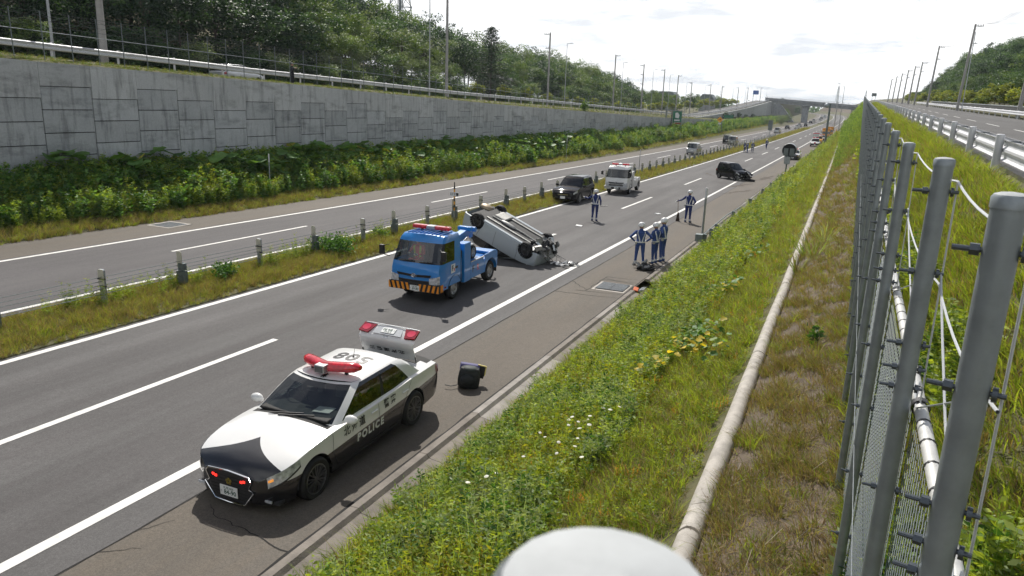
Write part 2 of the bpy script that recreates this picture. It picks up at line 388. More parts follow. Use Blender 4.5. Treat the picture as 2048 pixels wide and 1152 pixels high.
# painted lines: 0.2 m edge lines, 8 m dashes every 20 m
def line(u, wd, y0, y1, parent, name, m='paint'): return strip(name, u - wd / 2, u + wd / 2, 0.006, M[m], y0, y1, parent)
line(0.0, 0.20, -30, 72.5, road, 'edge_line'); line(0.0, 0.17, 73.2, 79.0, road, 'edge_line', 'paint_worn'); line(0.0, 0.20, 79.5, 840, road, 'edge_line')
line(-7.287, 0.20, -30, 840, road, 'edge_line')
line(-11.117, 0.18, -30, 840, road2, 'edge_line'); line(-17.436, 0.20, -30, 840, road2, 'edge_line')
for k in range(-2, 40):
    e = 13.755 + 20 * k; line(-3.471, 0.17, e - 8, e, road, 'lane_dash')
    e = 28.3 + 20 * k; line(-14.33, 0.15, e - 8, e, road2, 'lane_dash')
# joint between lane and shoulder, and the cracks that leave it
def crack(parent, pts, wd, name='crack'):
    mb = MB(); rows = []
    for i, (u, y) in enumerate(pts):
        ww = wd * (0.6 + 0.8 * rnd.random()); rows.append([rp(u - ww / 2, y, .004), rp(u + ww / 2, y, .004)])
    mb.loft(rows, 0, False, flip=True); return mb.build(name, M['dark'], parent, fixn=False)
crack(shoulder, [(0.73 + 0.02 * mnoise.noise(Vector((0, y * .9, 0))), y) for y in np.arange(2, 75, .35)], 0.028)
crack(shoulder, [(2.92 + 0.03 * mnoise.noise(Vector((5, y * 1.3, 0))), y) for y in np.arange(3, 90, .4)], 0.035)
def crack2(pts, wd, h=.004):
    mb = MB(); n = len(pts); rows = []
    for i, (u, y) in enumerate(pts):
        a = Vector(pts[max(0, i - 1)]); b = Vector(pts[min(n - 1, i + 1)]); d = (b - a).normalized(); nn = Vector((-d.y, d.x)) * wd / 2 * (1 - .6 * i / n)
        rows.append([rp(u - nn.x, y - nn.y, h), rp(u + nn.x, y + nn.y, h)])
    mb.loft(rows, 0, False); return mb.build('crack', M['dark'], shoulder, fixn=True)
def jag(a, b, n=10, j=.05):
    return [(lerp(a[0], b[0], i / n) + rnd.uniform(-j, j) * (0 < i < n), lerp(a[1], b[1], i / n) + rnd.uniform(-j, j) * (0 < i < n)) for i in range(n + 1)]
crack2(jag((2.9, 6.72), (1.35, 6.95), 14, .03), .022); crack2(jag((1.35, 6.95), (1.1, 7.15), 4, .03), .012)
crack2(jag((.74, 5.6), (1.15, 5.9), 5, .03), .012); crack2(jag((.74, 6.1), (1.0, 6.6), 5, .03), .012)
# sawn joints round the drain on the shoulder
for a, b in (((.75, 24.35), (1.62, 23.35)), ((.75, 22.55), (2.9, 22.75)), ((1.62, 25.75), (2.9, 25.85)), ((1.62, 25.75), (1.62, 23.2)), ((1.3, 23.1), (2.9, 23.3)), ((1.62, 25.2), (2.9, 25.3)), ((1.62, 24.7), (1.85, 23.5)), ((1.7, 25.4), (2.8, 25.1))): crack2(jag(a, b, 10, .035), .03)
# skid and dirt marks near the crashed car
M['skid'] = mat('dirt_stain', (0.075, 0.058, 0.045), 0.9, var=0.3, scale=6)
def stain(pts, wd, u_off=0):
    mb = MB(); rows = []; n = len(pts)
    for i, (u, y) in enumerate(pts):
        ww = wd * math.sin(math.pi * (i + .25) / (n - .5)) * rnd.uniform(.6, 1.2); rows.append([rp(u - ww / 2, y, .0075), rp(u + ww / 2, y, .0075)])
    mb.loft(rows, 0, False, flip=True); return mb.build('dirt_stain', M['skid'], road, fixn=False)
stain(jag((-2.6, 77), (-4.4, 81), 9, .2), .35); stain(jag((0.2, 66), (1.6, 72), 9, .2), .5); stain(jag((1.3, 75), (2.7, 84), 10, .25), .7); stain(jag((-1.6, 70.5), (-.2, 69.5), 8, .08), .4); stain(jag((.5, 60), (2.5, 66), 10, .2), .4)

# gutter: kerb edge and sloping apron, cast in blocks
gut = struct(bpy.data.objects.new('gutter', None)); COL.objects.link(gut)
gp = [(2.985, -.03), (2.985, .045), (3.12, .05), (3.17, -.02), (3.45, -.055), (3.66, .02), (3.72, .03), (3.72, -.2)]
y = -4.0
while y < 250:
    L = 2.0 if y < 60 else 10.0; mb = MB()
    if not (23.0 < y < 24.4):
        y1 = min(y + L - (.012 if y < 60 else .03), 250)
        ra = [rp(u, y, h) for u, h in gp]; rb = [rp(u, y1, h) for u, h in gp]
        mb.loft([ra, rb], 0, False); mb.add(ra, [tuple(range(len(ra)))]); mb.add(rb, [tuple(range(len(rb)))])
        mb.build('gutter_block', M['gutter'] if rnd.random() < .7 else M['concrete'], gut)
    y += L
# mid-slope concrete edging, rounded top, in lengths
ed = tag(bpy.data.objects.new('concrete_edging', None), 'rounded concrete drain edging running up the middle of the grass bank', 'edging'); COL.objects.link(ed)
y = 6.42 - 6.14 * 1.0
while y < 175:
    mb = MB(); y1 = y + 6.14 - .05; rows = []
    for yy in np.linspace(y, y1, 5):
        px, pz = pipe_x(yy), pipe_z(yy); wob = .015 * mnoise.noise(Vector((0, yy * .3, 0)))
        rows.append([(px + wob + .112 * math.cos(a), yy, pz - .06 + .108 * math.sin(a) * (1.05 if a < 2 else .95)) for a in np.linspace(-.5, math.pi + .5, 13)])
    mb.loft(rows, 0, True); mb.add(rows[0], [tuple(range(13))]); mb.add(rows[-1], [tuple(range(13))]); mb.build('edging_length', M['concrete_lt'], ed)
    y += 6.14
# drain on the right shoulder
dr = tag(bpy.data.objects.new('drain_grate', None), 'steel drain grating in a concrete frame on the near shoulder', 'drain'); COL.objects.link(dr)
D0 = rp(2.32, 24.2, 0); dr.location = D0
mb = MB(); mb.box((-.05, 0, -.02), (1.15, 1.25, .06)); mb.build('frame', M['concrete_lt'], dr, .01)
mb = MB(); mb.box((-.03, 0, .012), (1.0, 1.0, .012)); mb.build('pit', M['dark'], dr)
for k in (0, 1):
    mb = MB(); cx = -.28 + .5 * k
    for i in range(9): mb.box((cx, -.48 + .12 * i, .03), (.47, .012, .022))
    for i in range(13): mb.box((cx - .228 + .038 * i, 0, .031), (.012, .97, .02))
    mb.build('grating', M['steel'], dr)
mb = MB(); mb.box((.78, .05, .02), (.34, .5, .02), 0, (0, .12, 0)); mb.build('inlet', M['dark'], dr)
mb = MB(); mb.box((.80, -.02, .05), (.17, .34, .05), 0, (.1, .2, .15)); mb.build('debris', mat('orange_plastic', (.65, .13, .03), .5), dr, .01)
mb = MB()
for i in range(5): mb.box((.95 + .035 * i, .05, .06 + .008 * i), (.012, .5, .02))
mb.build('inlet_bar', M['galv'], dr)
# drain on the far shoulder
dr2 = tag(bpy.data.objects.new('drain_grate', None), 'square drain grating on the far shoulder below the wall', 'drain'); COL.objects.link(dr2); dr2.location = rp(-19.4, 24.7, 0)
mb = MB()
for c, d in (((0, .62, .008), (1.4, .12, .02)), ((0, -.62, .008), (1.4, .12, .02)), ((.66, 0, .0095), (.12, 1.12, .02)), ((-.66, 0, .0095), (.12, 1.12, .02))): mb.box(c, d)
mb.build('frame', M['concrete_lt'], dr2)
mb = MB(); mb.box((0, 0, .004), (1.2, 1.12, .006)); mb.build('pit', M['dark'], dr2)
mb = MB()
for i in range(14): mb.box((-.56 + .086 * i, 0, .016), (.03, 1.1, .012))
mb.build('grating', M['steel'], dr2)
# ------------------------------------------------------------------ retaining wall on the left: coping over staggered panels
def wallmat(name, c, c2):
    m = bpy.data.materials.new(name); m.use_nodes = True; t = m.node_tree; n = t.nodes; l = t.links; b = n['Principled BSDF']; b.inputs['Roughness'].default_value = .9
    geo = n.new('ShaderNodeNewGeometry')
    def noise(scale, st, det=5):
        mp = n.new('ShaderNodeMapping'); mp.inputs['Scale'].default_value = st; l.new(geo.outputs['Position'], mp.inputs[0])
        no = n.new('ShaderNodeTexNoise'); no.inputs['Scale'].default_value = scale; no.inputs['Detail'].default_value = det; no.inputs['Roughness'].default_value = .65; l.new(mp.outputs[0], no.inputs['Vector']); return no.outputs[0]
    def rng(v, a, bb, c_, d):
        mr = n.new('ShaderNodeMapRange'); mr.inputs[1].default_value = a; mr.inputs[2].default_value = bb; mr.inputs[3].default_value = c_; mr.inputs[4].default_value = d; l.new(v, mr.inputs[0]); return mr.outputs[0]
    mix = n.new('ShaderNodeMix'); mix.data_type = 'RGBA'; mix.inputs[6].default_value = (*c, 1); mix.inputs[7].default_value = (*c2, 1); l.new(rng(noise(.7, (1, 1, 1)), .35, .65, 0, 1), mix.inputs[0])
    def mul(a, f):
        q = n.new('ShaderNodeMix'); q.data_type = 'RGBA'; q.blend_type = 'MULTIPLY'; q.inputs[0].default_value = 1; l.new(a, q.inputs[6]); l.new(f, q.inputs[7]); return q.outputs[2]
    oi = n.new('ShaderNodeObjectInfo')
    cc = mul(mix.outputs[2], rng(oi.outputs['Random'], 0, 1, .90, 1.10))
    cc = mul(cc, rng(noise(2.2, (1, 1.3, .18)), .50, .72, 1.0, .52))        # run-off streaks
    cc = mul(cc, rng(noise(1.1, (1, .5, 1.6)), .52, .72, 1.0, .62))
    cc = mul(cc, rng(noise(14, (1, 1, 1)), .3, .7, .9, 1.1))
    l.new(cc, b.inputs['Base Color'])
    bp = n.new('ShaderNodeBump'); bp.inputs['Strength'].default_value = .5; bp.inputs['Distance'].default_value = .04; l.new(noise(5, (1, 1, 1.6)), bp.inputs['Height']); l.new(bp.outputs[0], b.inputs['Normal'])
    return m
M['wall'] = wallmat('cast_panel_concrete', (.47, .495, .505), (.40, .425, .44))
M['coping'] = wallmat('coping_concrete', (.52, .54, .54), (.47, .49, .495))
wall = tag(bpy.data.objects.new('retaining_wall', None), 'tall grey concrete panel retaining wall beyond the far carriageway', 'wall'); COL.objects.link(wall)
PW, PH = 2.59, 1.07
y0 = 17.9 - PW * 8; k = 0; pan_mesh = {}
def panel_mesh(ph):
    key = round(ph, 2)
    if key not in pan_mesh:
        mb = MB(); mb.box((0, 0, 0), (.10, PW - .05, ph - .042)); pan_mesh[key] = mb.mesh('panel', M['wall'])
    return pan_mesh[key]
while y0 < 520:
    ya, yb = y0, y0 + PW; par = k % 2; zt0, zt1 = table(WT, ya), table(WT, yb); zb = min(zr((ya + yb) / 2) + 1.0, zt0 - .4)
    g0 = 10.0 - par * PH / 2
    j = math.ceil((g0 - (min(zt0, zt1) - .85)) / PH); top = g0 - j * PH
    mb = MB(); x0, x1 = WALLX - .12, WALLX + .075
    a = [(x0, ya + .008, top + .01), (x1, ya + .008, top + .01), (x1, ya + .008, zt0), (x0, ya + .008, zt0)]; b_ = [(x0, yb - .012, top + .01), (x1, yb - .012, top + .01), (x1, yb - .012, zt1), (x0, yb - .012, zt1)]
    mb.add(a + b_, [(0, 1, 2, 3), (7, 6, 5, 4), (1, 5, 6, 2), (2, 6, 7, 3), (0, 4, 5, 1)])
    if top + .2 < min(zt0, zt1): mb.build('coping_block', M['coping'], wall)
    z = top
    while z > zb:
        inst('panel', panel_mesh(PH), wall, (WALLX - .01 + rnd.uniform(-.012, .012), (ya + yb) / 2, z - PH / 2)); z -= PH
    y0 += PW; k += 1
mb = MB(); rws = [[(WALLX - .08, y, zr(y) - .3), (WALLX - .08, y, table(WT, y) - .06)] for y in np.arange(-10, 530, 5.0)]; mb.loft(rws, 0, False); mb.build('backing', M['dark'], wall)

# upper wall that carries the ramp to the bridge
up = tag(bpy.data.objects.new('ramp_wall', None), 'smooth grey concrete wall carrying the ramp up to the overpass', 'wall'); COL.objects.link(up)
ys_ = [212, 225, 248, 275, 303, 331, 360, 390, 420, 450, 474]
for ya, yb in zip(ys_, ys_[1:]):
    mb = MB(); x0, x1 = -28.6, -28.0
    ta, tb = table(LF, ya) - .1, table(LF, yb) - .1; ba, bb = table(WT, ya) - .4, table(WT, yb) - .4
    mb.add([(x0, ya, ba), (x1, ya, ba), (x1, ya, max(ta, ba + .1)), (x0, ya, max(ta, ba + .1)), (x0, yb - .03, bb), (x1, yb - .03, bb), (x1, yb - .03, tb), (x0, yb - .03, tb)], [(0, 1, 2, 3), (7, 6, 5, 4), (1, 5, 6, 2), (2, 6, 7, 3)])
    mb.build('wall_section', M['coping'], up)

# ------------------------------------------------------------------ frontage road on the left
lfr = MB(); lfr.loft([[(-39, y, table(LF, y) - .53), (-30.6, y, table(LF, y) - .53)] for y in [v for v in STA if v <= 480]], 0, True, flip=True)
struct(lfr.build('frontage_road_left', M['rroad'], fixn=False))
M['rail_white'] = mat('white_painted_rail', (.66, .67, .70), .45, var=.08, scale=3)
M['pole'] = mat('concrete_pole', (.36, .35, .34), .8, var=.12, scale=4)
M['pole_steel'] = mat('grey_steel_pole', (.40, .42, .44), .5, metal=.3, var=.08)
M['insul'] = mat('insulator', (.12, .12, .13), .4)
BEAM = [(-.005, .165), (.05, .13), (.05, .06), (.0, .02), (.0, -.02), (.05, -.06), (.05, -.13), (-.005, -.165)]
def guardrail(name, label, xs, ztop, ylist, side, beam_h=.35, posts_out=True, group=None, lift=0.0, thick=.012, post_r=.057):
    """steel beam along ylist; side +1: the beam lies on the +x side of its posts"""
    g_ = thing(name, label, 'guardrail', (0, 0, 0), group=group)
    mb = MB(); k_ = beam_h / .33; rows = []
    for y in ylist:
        x, z = xs(y), ztop(y) - beam_h / 2 - .06
        rows.append([(x + side * (px + .09), y, z + pz * k_) for px, pz in BEAM] + [(x + side * (px + .09 - thick), y, z + pz * k_) for px, pz in BEAM[::-1]])
    mb.loft(rows, 0, True, closed=True); mb.add(rows[0], [tuple(range(16))]); mb.build('beam', M['rail_white'], g_)
    return g_
def rail_posts(g_, xs, ztop, ylist, r, h, n=10, m='rail_white'):
    mb = MB(); mb.cyl((0, 0, -h), (0, 0, -.012), r, n=n); mb.lathe([(r, -.012), (r * .8, 0), (.001, .004)], n); me = mb.mesh('post', M[m])
    for y in ylist: inst('post', me, g_, (xs(y), y, ztop(y)))
lrx = lambda y: -30.0 - (max(0, y - 212) * .0)
lrt = lambda y: table([(a, b + .72) for a, b in LF], y)
gl = guardrail('guardrail', 'white guardrail along the frontage road above the retaining wall', lrx, lrt, [float(v) for v in np.arange(6, 472, 4)], 1)
rail_posts(gl, lrx, lrt, [27.4 + 4 * i - 20 for i in range(0, 115)], .065, 1.0)
# mesh fence on top of the wall
M['fwire'] = mat('dull_wire', (.075, .085, .09), .9, spec=.1)
fl = thing('mesh_fence', 'thin grey mesh fence with wires on top of the retaining wall', 'fence')
flx = -26.5
def fl_top(y): return table([(-10, 10.0), (23.1, 9.20), (31.9, 8.98), (54, 8.45), (78, 7.75), (152, 6.05), (230, 4.7)], y)
mb = MB(); mb.cyl((0, 0, -2.3), (0, 0, 0), .024, n=6); me = mb.mesh('post', M['galv_dk'])
yl = [15.8 + 1.46 * i for i in range(0, 118)]
for y in yl: inst('post', me, fl, (flx, y, fl_top(y)))
mb = MB(); mb.tube([(flx + .02, y, fl_top(y) - .93) for y in yl], .019, 5); mb.build('rail', M['galv'], fl)
for dz in (.04, .45, .22, .68, 1.5):
    mb = MB(); mb.tube([(flx + .02, y, fl_top(y) - dz) for y in yl], .0065, 4); mb.build('wire', M['fwire'], fl)
mb = MB()
for i in range(0, 60):
    y = yl[i]; y2 = yl[i + 1]
    mb.tube([(flx, y, fl_top(y) - .05), (flx, y2, fl_top(y2) - .62)], .005, 3); mb.tube([(flx, y, fl_top(y) - .62), (flx, y2, fl_top(y2) - .05)], .005, 3)
stuff(mb.build('bracing_wires', M['fwire'], fl))
mb = MB()
for i in range(0, 46):      # mesh, only as far as the wires can be told apart
    ya, yb = yl[i], yl[i + 1]
    for q in np.arange(0, 1.46, .13):
        for sg in (1, -1):
            a = ya + q; L_ = min(1.25, (yb - a) if sg > 0 else (a - ya))
            if L_ > .1:
                a2 = a + sg * L_; r0 = .0016
                za, zb_ = fl_top(a) - .95, fl_top(a2) - .95 - L_
                mb.add([(flx, a - r0, za), (flx, a + r0, za), (flx, a2 + r0, zb_), (flx, a2 - r0, zb_)], [(0, 1, 2, 3)])
stuff(mb.build('mesh_wires', M['fwire'], fl, fixn=False))

# ------------------------------------------------------------------ poles
def util_pole(label, base, h, r0=.17, arms=1, side=1, steel=False, group=None, lean=0.0):
    p = thing('utility_pole', label, 'utility pole', base, (0, lean, 0), group)
    mb = MB(); mb.cyl((0, 0, -1.0), (0, 0, h), r0, r0 * .62, 12); mb.build('pole', M['pole'], p)
    for k_ in range(arms):
        z = h - .25 - 1.9 * k_ * (h / 10)
        mb = MB(); L_ = .95 if k_ == 0 else .7
        mb.beam((-.1 * side, 0, z), (L_ * side, 0, z), .08, .08); mb.beam((0, 0, z - .35), (L_ * .6 * side, 0, z - .03), .03, .03)
        a = mb.build('crossarm', M['pole_steel'], p)
        for q in (.3, .62, .9)[:3 if k_ == 0 else 2]:
            mb = MB(); mb.lathe([(.03, 0), (.055, .03), (.03, .07), (.05, .1), (.02, .16), (.001, .17)], 8, c=(q * side * L_ / .95, 0, z + .04)); mb.build('insulator', M['insul'], a)
    return p
def light_pole(label, base, h, r=.075, arm=.6, side=1, group=None, lean=0.0):
    p = thing('street_light', label, 'street light', base, (0, lean, 0), group)
    mb = MB(); mb.cyl((0, 0, -.8), (0, 0, h), r, r * .55, 10); mb.build('pole', M['pole_steel'], p)
    mb = MB(); mb.cyl((0, 0, h - .05), (arm * side, 0, h + .05), r * .45, n=6); mb.build('arm', M['pole_steel'], p)
    mb = MB(); mb.box((arm * side + .2 * side, 0, h + .03), (.55, .22, .10)); mb.build('lamp_head', M['pole_steel'], p, .02)
    return p
LX = -31.0
util_pole('thick concrete pole beside the guardrail at the far left above the wall', (LX, 31.3, 6.9), 13, .22, 1)
light_pole('slim white pole near the left edge above the wall', (LX, 28.2, 6.9), 11, .085)
light_pole('slim white light pole just left of the tall concrete pole', (LX, 69.1, 5.8), 10.5, .075)
util_pole('tall concrete pole behind the fence left of the lone conifer', (LX, 72.8, 5.7), 11.5, .18, 1)
util_pole('concrete utility pole right of the lone conifer with two crossarms', (LX, 103.6, 5.3), 10.2, .17, 2, -1)
light_pole('slim light pole right of the two-armed utility pole by the conifer', (LX, 111.0, 5.2), 9.4, .07, .5)
util_pole('concrete utility pole with T-shaped crossarm in front of mid-distance trees', (LX, 138, 4.7), 10.1, .17, 1, 1)
light_pole('slim light pole beside the T-armed utility pole', (LX, 143.6, 4.6), 9.1, .07, .4)
util_pole('utility pole with three stacked crossarms above the frontage road', (LX, 160, 4.3), 10.0, .17, 3, -1)
light_pole('slim light pole right of the pole with three crossarms', (LX, 169, 4.1), 9.5, .07, .4)
util_pole('utility pole left of the dark post near the green sign', (LX, 180.4, 3.9), 10.4, .17, 1, -1)
light_pole('slim light pole between two utility poles near the green sign', (LX, 187, 3.7), 9.6, .07, .4)
lab = 'far utility pole in the line along the left ramp to the overpass'
for i, (y, h) in enumerate(((197, 10.4), (222, 9.6), (250, 9.4), (282, 9.0), (320, 8.6), (362, 8.2), (410, 7.8))):
    util_pole(f'{ORDN[i]} far utility pole beyond the green sign, counted towards the overpass', (LX - (i % 2) * 1.0, y, table(LF, y) - .2), h, .17, 1, -1 if i % 3 else 1, group='far utility poles on the left')
lab2 = 'far street light in the line along the left ramp to the overpass'
for i, (y, h) in enumerate(((206, 9), (236, 8.8), (268, 8.4), (300, 8.2), (340, 8), (386, 8), (436, 7.5))):
    light_pole(f'{ORDN[i]} far street light beyond the green sign, counted towards the overpass', (LX + .6, y, table(LF, y) - .2), h, .07, .8, 1, group='far street lights on the left')

# ------------------------------------------------------------------ overpass
br = thing('overpass', 'grey concrete overpass crossing the highway in the distance', 'bridge')
M['bridge'] = wallmat('bridge_concrete', (.34, .355, .375), (.30, .315, .335))
BY = 450.0
def deck_z(x): return 11.9 - .055 * (x + 24)
mb = MB(); xs_ = [-32, -24, -10, 2, 16, 40]
mb.loft([[(x, BY, deck_z(x) - 2.4), (x, BY, deck_z(x) - 1.05), (x, BY + 9, deck_z(x) - 1.05), (x, BY + 9, deck_z(x) - 2.4)] for x in xs_], 0, False, closed=True); mb.build('girder', M['bridge'], br)
mb = MB(); mb.loft([[(x, BY - .9, deck_z(x) - 1.05), (x, BY - .9, deck_z(x) + .25), (x, BY - .55, deck_z(x) + .25), (x, BY - .55, deck_z(x) - .7), (x, BY + 9.6, deck_z(x) - .7), (x, BY + 9.6, deck_z(x) - 1.05)] for x in xs_], 0, False, closed=True); mb.build('deck', M['bridge'], br)
mb = MB(); mb.box((0, 0, 0), (.12, .12, .8)); me = mb.mesh('parapet_post', M['galv'])
for x in np.arange(-31, 39, 2.5): inst('parapet_post', me, br, (x, BY - .7, deck_z(x) + .65))
for dz in (.65, 1.05):
    mb = MB(); mb.tube([(x, BY - .7, deck_z(x) + dz) for x in xs_], .05, 5); mb.build('handrail', M['galv'], br)
for xp in (-10.2,):
    mb = MB(); mb.loft([[(xp - 1.6, BY + 1, z), (xp + 1.6, BY + 1, z), (xp + 1.6, BY + 8, z), (xp - 1.6, BY + 8, z)] for z in (-3, deck_z(xp) - 3.6)], 0, False, closed=True)
    mb.loft([[(xp - 1.6, BY + 1, deck_z(xp) - 3.6), (xp + 1.6, BY + 1, deck_z(xp) - 3.6), (xp + 1.6, BY + 8, deck_z(xp) - 3.6), (xp - 1.6, BY + 8, deck_z(xp) - 3.6)], [(xp - 2.6, BY, deck_z(xp) - 2.4), (xp + 2.6, BY, deck_z(xp) - 2.4), (xp + 2.6, BY + 9, deck_z(xp) - 2.4), (xp - 2.6, BY + 9, deck_z(xp) - 2.4)]], 0, False, closed=True)
    mb.build('pier', M['bridge'], br)
mb = MB(); mb.prism([(-32, -1.5), (-14.5, -1.5), (-23, 8.4), (-24.5, 9.3), (-32, 9.4)], BY - .2, BY + 9, 'xz'); mb.build('abutment', M['bridge'], br)
mb = MB(); mb.prism([(13.2, -1), (40, -1), (40, 8), (13.2, 7.8)], BY, BY + 9, 'xz'); mb.build('abutment', M['concrete_lt'], br)

# pylons on the skyline
def pylon(label, base, h, wd, strut=True):
    p = thing('lattice_tower', label, 'tower', base); mb = MB(); r_ = .022 * h / 10
    for sx, sy in ((1, 1), (1, -1), (-1, 1), (-1, -1)): mb.cyl((sx * wd, sy * wd, -6), (sx * wd * .12, sy * wd * .12, h), r_ * 1.6, n=4)
    n_ = 9
    for i in range(n_):
        z0, z1 = h * i / n_, h * (i + 1) / n_; a, b = wd * (1 - .88 * i / n_), wd * (1 - .88 * (i + 1) / n_)
        for (ax, ay), (bx, by) in (((-1, -1), (1, -1)), ((1, -1), (1, 1)), ((1, 1), (-1, 1)), ((-1, 1), (-1, -1))):
            mb.cyl((ax * a, ay * a, z0), (bx * b, by * b, z1), r_, n=3); mb.cyl((bx * a, by * a, z0), (ax * b, ay * b, z1), r_, n=3); mb.cyl((ax * b, ay * b, z1), (bx * b, by * b, z1), r_, n=3)
    mb.build('lattice', M['galv_dk'], p)
    mb = MB()
    for q, z in ((.3, .62), (.24, .75), (.18, .88)): mb.beam((-wd * 1.6 * q / .3, 0, h * z), (wd * 1.6 * q / .3, 0, h * z), r_ * 3, r_ * 3)
    mb.build('crossarm', M['galv_dk'], p)
    mb = MB(); mb.cyl((0, 0, -6), (0, 0, h * .99), r_ * 5, n=6); mb.build('core', M['galv_dk'], p)
    return p
pylon('lattice tower rising behind the trees left of centre', (-103, 178, 8), 38, 4.4)
pylon('lattice tower on the skyline behind the overpass, the left one', (-3, 1500, 6), 46, 4.5)
pylon('lattice tower on the skyline behind the overpass, the right one', (44, 1500, 6), 40, 4)
# ------------------------------------------------------------------ chain-link fence on the right, close to the camera
M['galv_post'] = mat('galvanised_fence_post', (.27, .30, .32), .42, metal=.4, var=.16, scale=9, bump=.05, bscale=30)
M['cap_top_sheen'] = mat('cap_sky_sheen', (.42, .44, .45), .7, metal=.0, var=.10, scale=40)  # cap top paler than its rim: sky reflection put into the colour
M['bolt'] = mat('bolt_steel', (.10, .115, .13), .4, metal=.8)
M['pipe_rail'] = mat('pale_steel_pipe', (.58, .58, .56), .45, metal=.25, var=.12, scale=18)
M['band'] = mat('black_band', (.02, .02, .022), .5)
M['wire_w'] = mat('pale_coated_wire', (.62, .64, .66), .4, metal=.3)
M['chain'] = mat('chain_link_wire', (.11, .13, .14), .6, metal=.4)
cf = thing('chain_link_fence', 'galvanised chain-link fence with round posts along the right of the grass bank', 'fence')
PR = .034
def post_mesh(detail):
    n = 20 if detail else 8; mb = MB()
    mb.cyl((0, 0, -FENCE_H - .4), (0, 0, -.01), PR, n=n, caps=False)
    return mb.mesh('post', M['galv_post'])
def cap_mesh(n):
    mb = MB(); mb.lathe([(PR + .0025, -.028), (PR + .0025, -.006), (PR - .002, .0005)], n, 1); mb.lathe([(PR - .002, .0005), (PR * .6, .0045), (PR * .15, .0062)], n, 0); mb.add([(PR * .15 * math.cos(6.2832 * k / n), PR * .15 * math.sin(6.2832 * k / n), .0062) for k in range(n)], [tuple(range(n))], 0, True); return mb.mesh('cap', [M['cap_top_sheen'], M['galv_post']])
def bolt_mesh():
    mb = MB(); mb.cyl((-PR - .055, 0, 0), (PR + .03, 0, 0), .0065, n=8); mb.cyl((-PR - .022, 0, 0), (-PR - .003, 0, 0), .014, n=6, sm=False); mb.cyl((PR + .003, 0, 0), (PR + .014, 0, 0), .017, n=10)
    return mb.mesh('bolt', M['bolt'])
pm1, pm2, cm1, cm2, bm1 = post_mesh(True), post_mesh(False), cap_mesh(20), cap_mesh(8), bolt_mesh()
PY = [0.229, 1.79, 3.14, 5.31, 7.41, 9.52, 11.46, 13.62, 15.67]
while PY[-1] < 232: PY.append(PY[-1] + 2.0)
def PX(i): return 8.851 if i == 0 else fence_x(PY[i])
def PT(i): return 5.650 if i == 0 else fence_top(PY[i]) + (.02 if i in (1, 2) else 0)
for i, y in enumerate(PY):
    near = i < 9; p = inst('post', pm1 if near else pm2, cf, (PX(i), y, PT(i)), (0, 0, rnd.uniform(-.2, .2)), (1.2, 1.2, 1) if i == 0 else (1, 1, 1))
    if i < 40: inst('cap', cm1 if near else cm2, p)
    if i < 22:
        for dz in ((.12, .43, .72, .82, .90, 1.35, 1.8, 2.3, 2.8) if near else (.12, .43, .82)): inst('bolt', bm1, p, (0, 0, -dz), (0, 0, -.12))
def fpt(y, dz, off=0.055):
    """point beside the fence line at distance dz below the post tops"""
    return Vector((fence_x(y) + off, y, fence_top(y) + .01 - dz))
ysn = [y for y in PY if y < 60]
mb = MB(); mb.tube([fpt(y, .98, .075) for y in ysn[1:]], .026, 10); rl = mb.build('rail', M['pipe_rail'], cf)
mb = MB(); ybs = np.arange(1.85, 16, .19)
for y in ybs: mb.lathe([(.0275, -.006), (.029, -.004), (.029, .004), (.0275, .006)], 10, axis='y', c=tuple(fpt(y, .98, .075)))
for y in PY[1:9]: mb.lathe([(.034, -.022), (.036, -.02), (.036, .02), (.034, .022)], 12, axis='y', c=tuple(fpt(y + .05, .98, .075)))
stuff(mb.build('bands', M['band'], rl))
def sagwire(pairs, r, sag, n=8, name='wire', m='wire_w'):
    mb = MB()
    for a, b in pairs:
        a, b = Vector(a), Vector(b); mb.tube([a.lerp(b, t) - Vector((0, 0, sag * 4 * t * (1 - t))) for t in np.linspace(0, 1, n)], r, 6)
    return mb.build(name, M[m], cf)
yy = PY[1:26]
sagwire([(fpt(a, .07), fpt(b, .07)) for a, b in zip(yy, yy[1:])], .0045, .035)
sagwire([(fpt(a, .46), fpt(b, .46)) for a, b in zip(yy, yy[1:])], .0045, .05)
for a in yy[:10]: sagwire([(fpt(a, .07), fpt(a + .03, 1.0, .07))], .0035, .0)
sagwire([(fpt(a, .42), fpt(b, .97)) for a, b in zip(yy[:9], yy[1:10])], .0032, .0, 3, m='galv')
sagwire([(fpt(a, .97), fpt(b, .42)) for a, b in zip(yy[:9], yy[1:10])], .0042, .02, 5)
sagwire([(fpt(a, 2.1, -.03), fpt(b, 2.1, -.03)) for a, b in zip(yy[:12], yy[1:13])], .003, .01, 4, m='galv')
# woven mesh: each wire a zigzag strand that hooks the next one; nearest panels only, single strips further on
def chain_panel(y0, y1, z0, z1, fine):
    mb = MB(); p = .056; hp = .031; nst = int((y1 - y0) / p); nz = int((z1 - z0) / hp)
    for k in range(nst):
        c = y0 + (k + .5) * p; pts = []
        for j in range(nz + 1):
            s_ = 1 if j % 2 else -1; pts.append((c + s_ * (p / 2 + .004), s_ * .0035, z0 + j * hp))
        mb.tube([(fence_x(a) + .046 + b, a, z) for a, b, z in pts], .0018, 4 if fine else 3)
    return mb.build('chain_link_panel', M['chain'], cf, fixn=False)
for i in range(1, 9):
    t = min(PT(i), PT(i + 1)); o = chain_panel(PY[i] + .02, PY[i + 1] - .02, t - FENCE_H + .05, t - .98, i < 4); stuff(o)

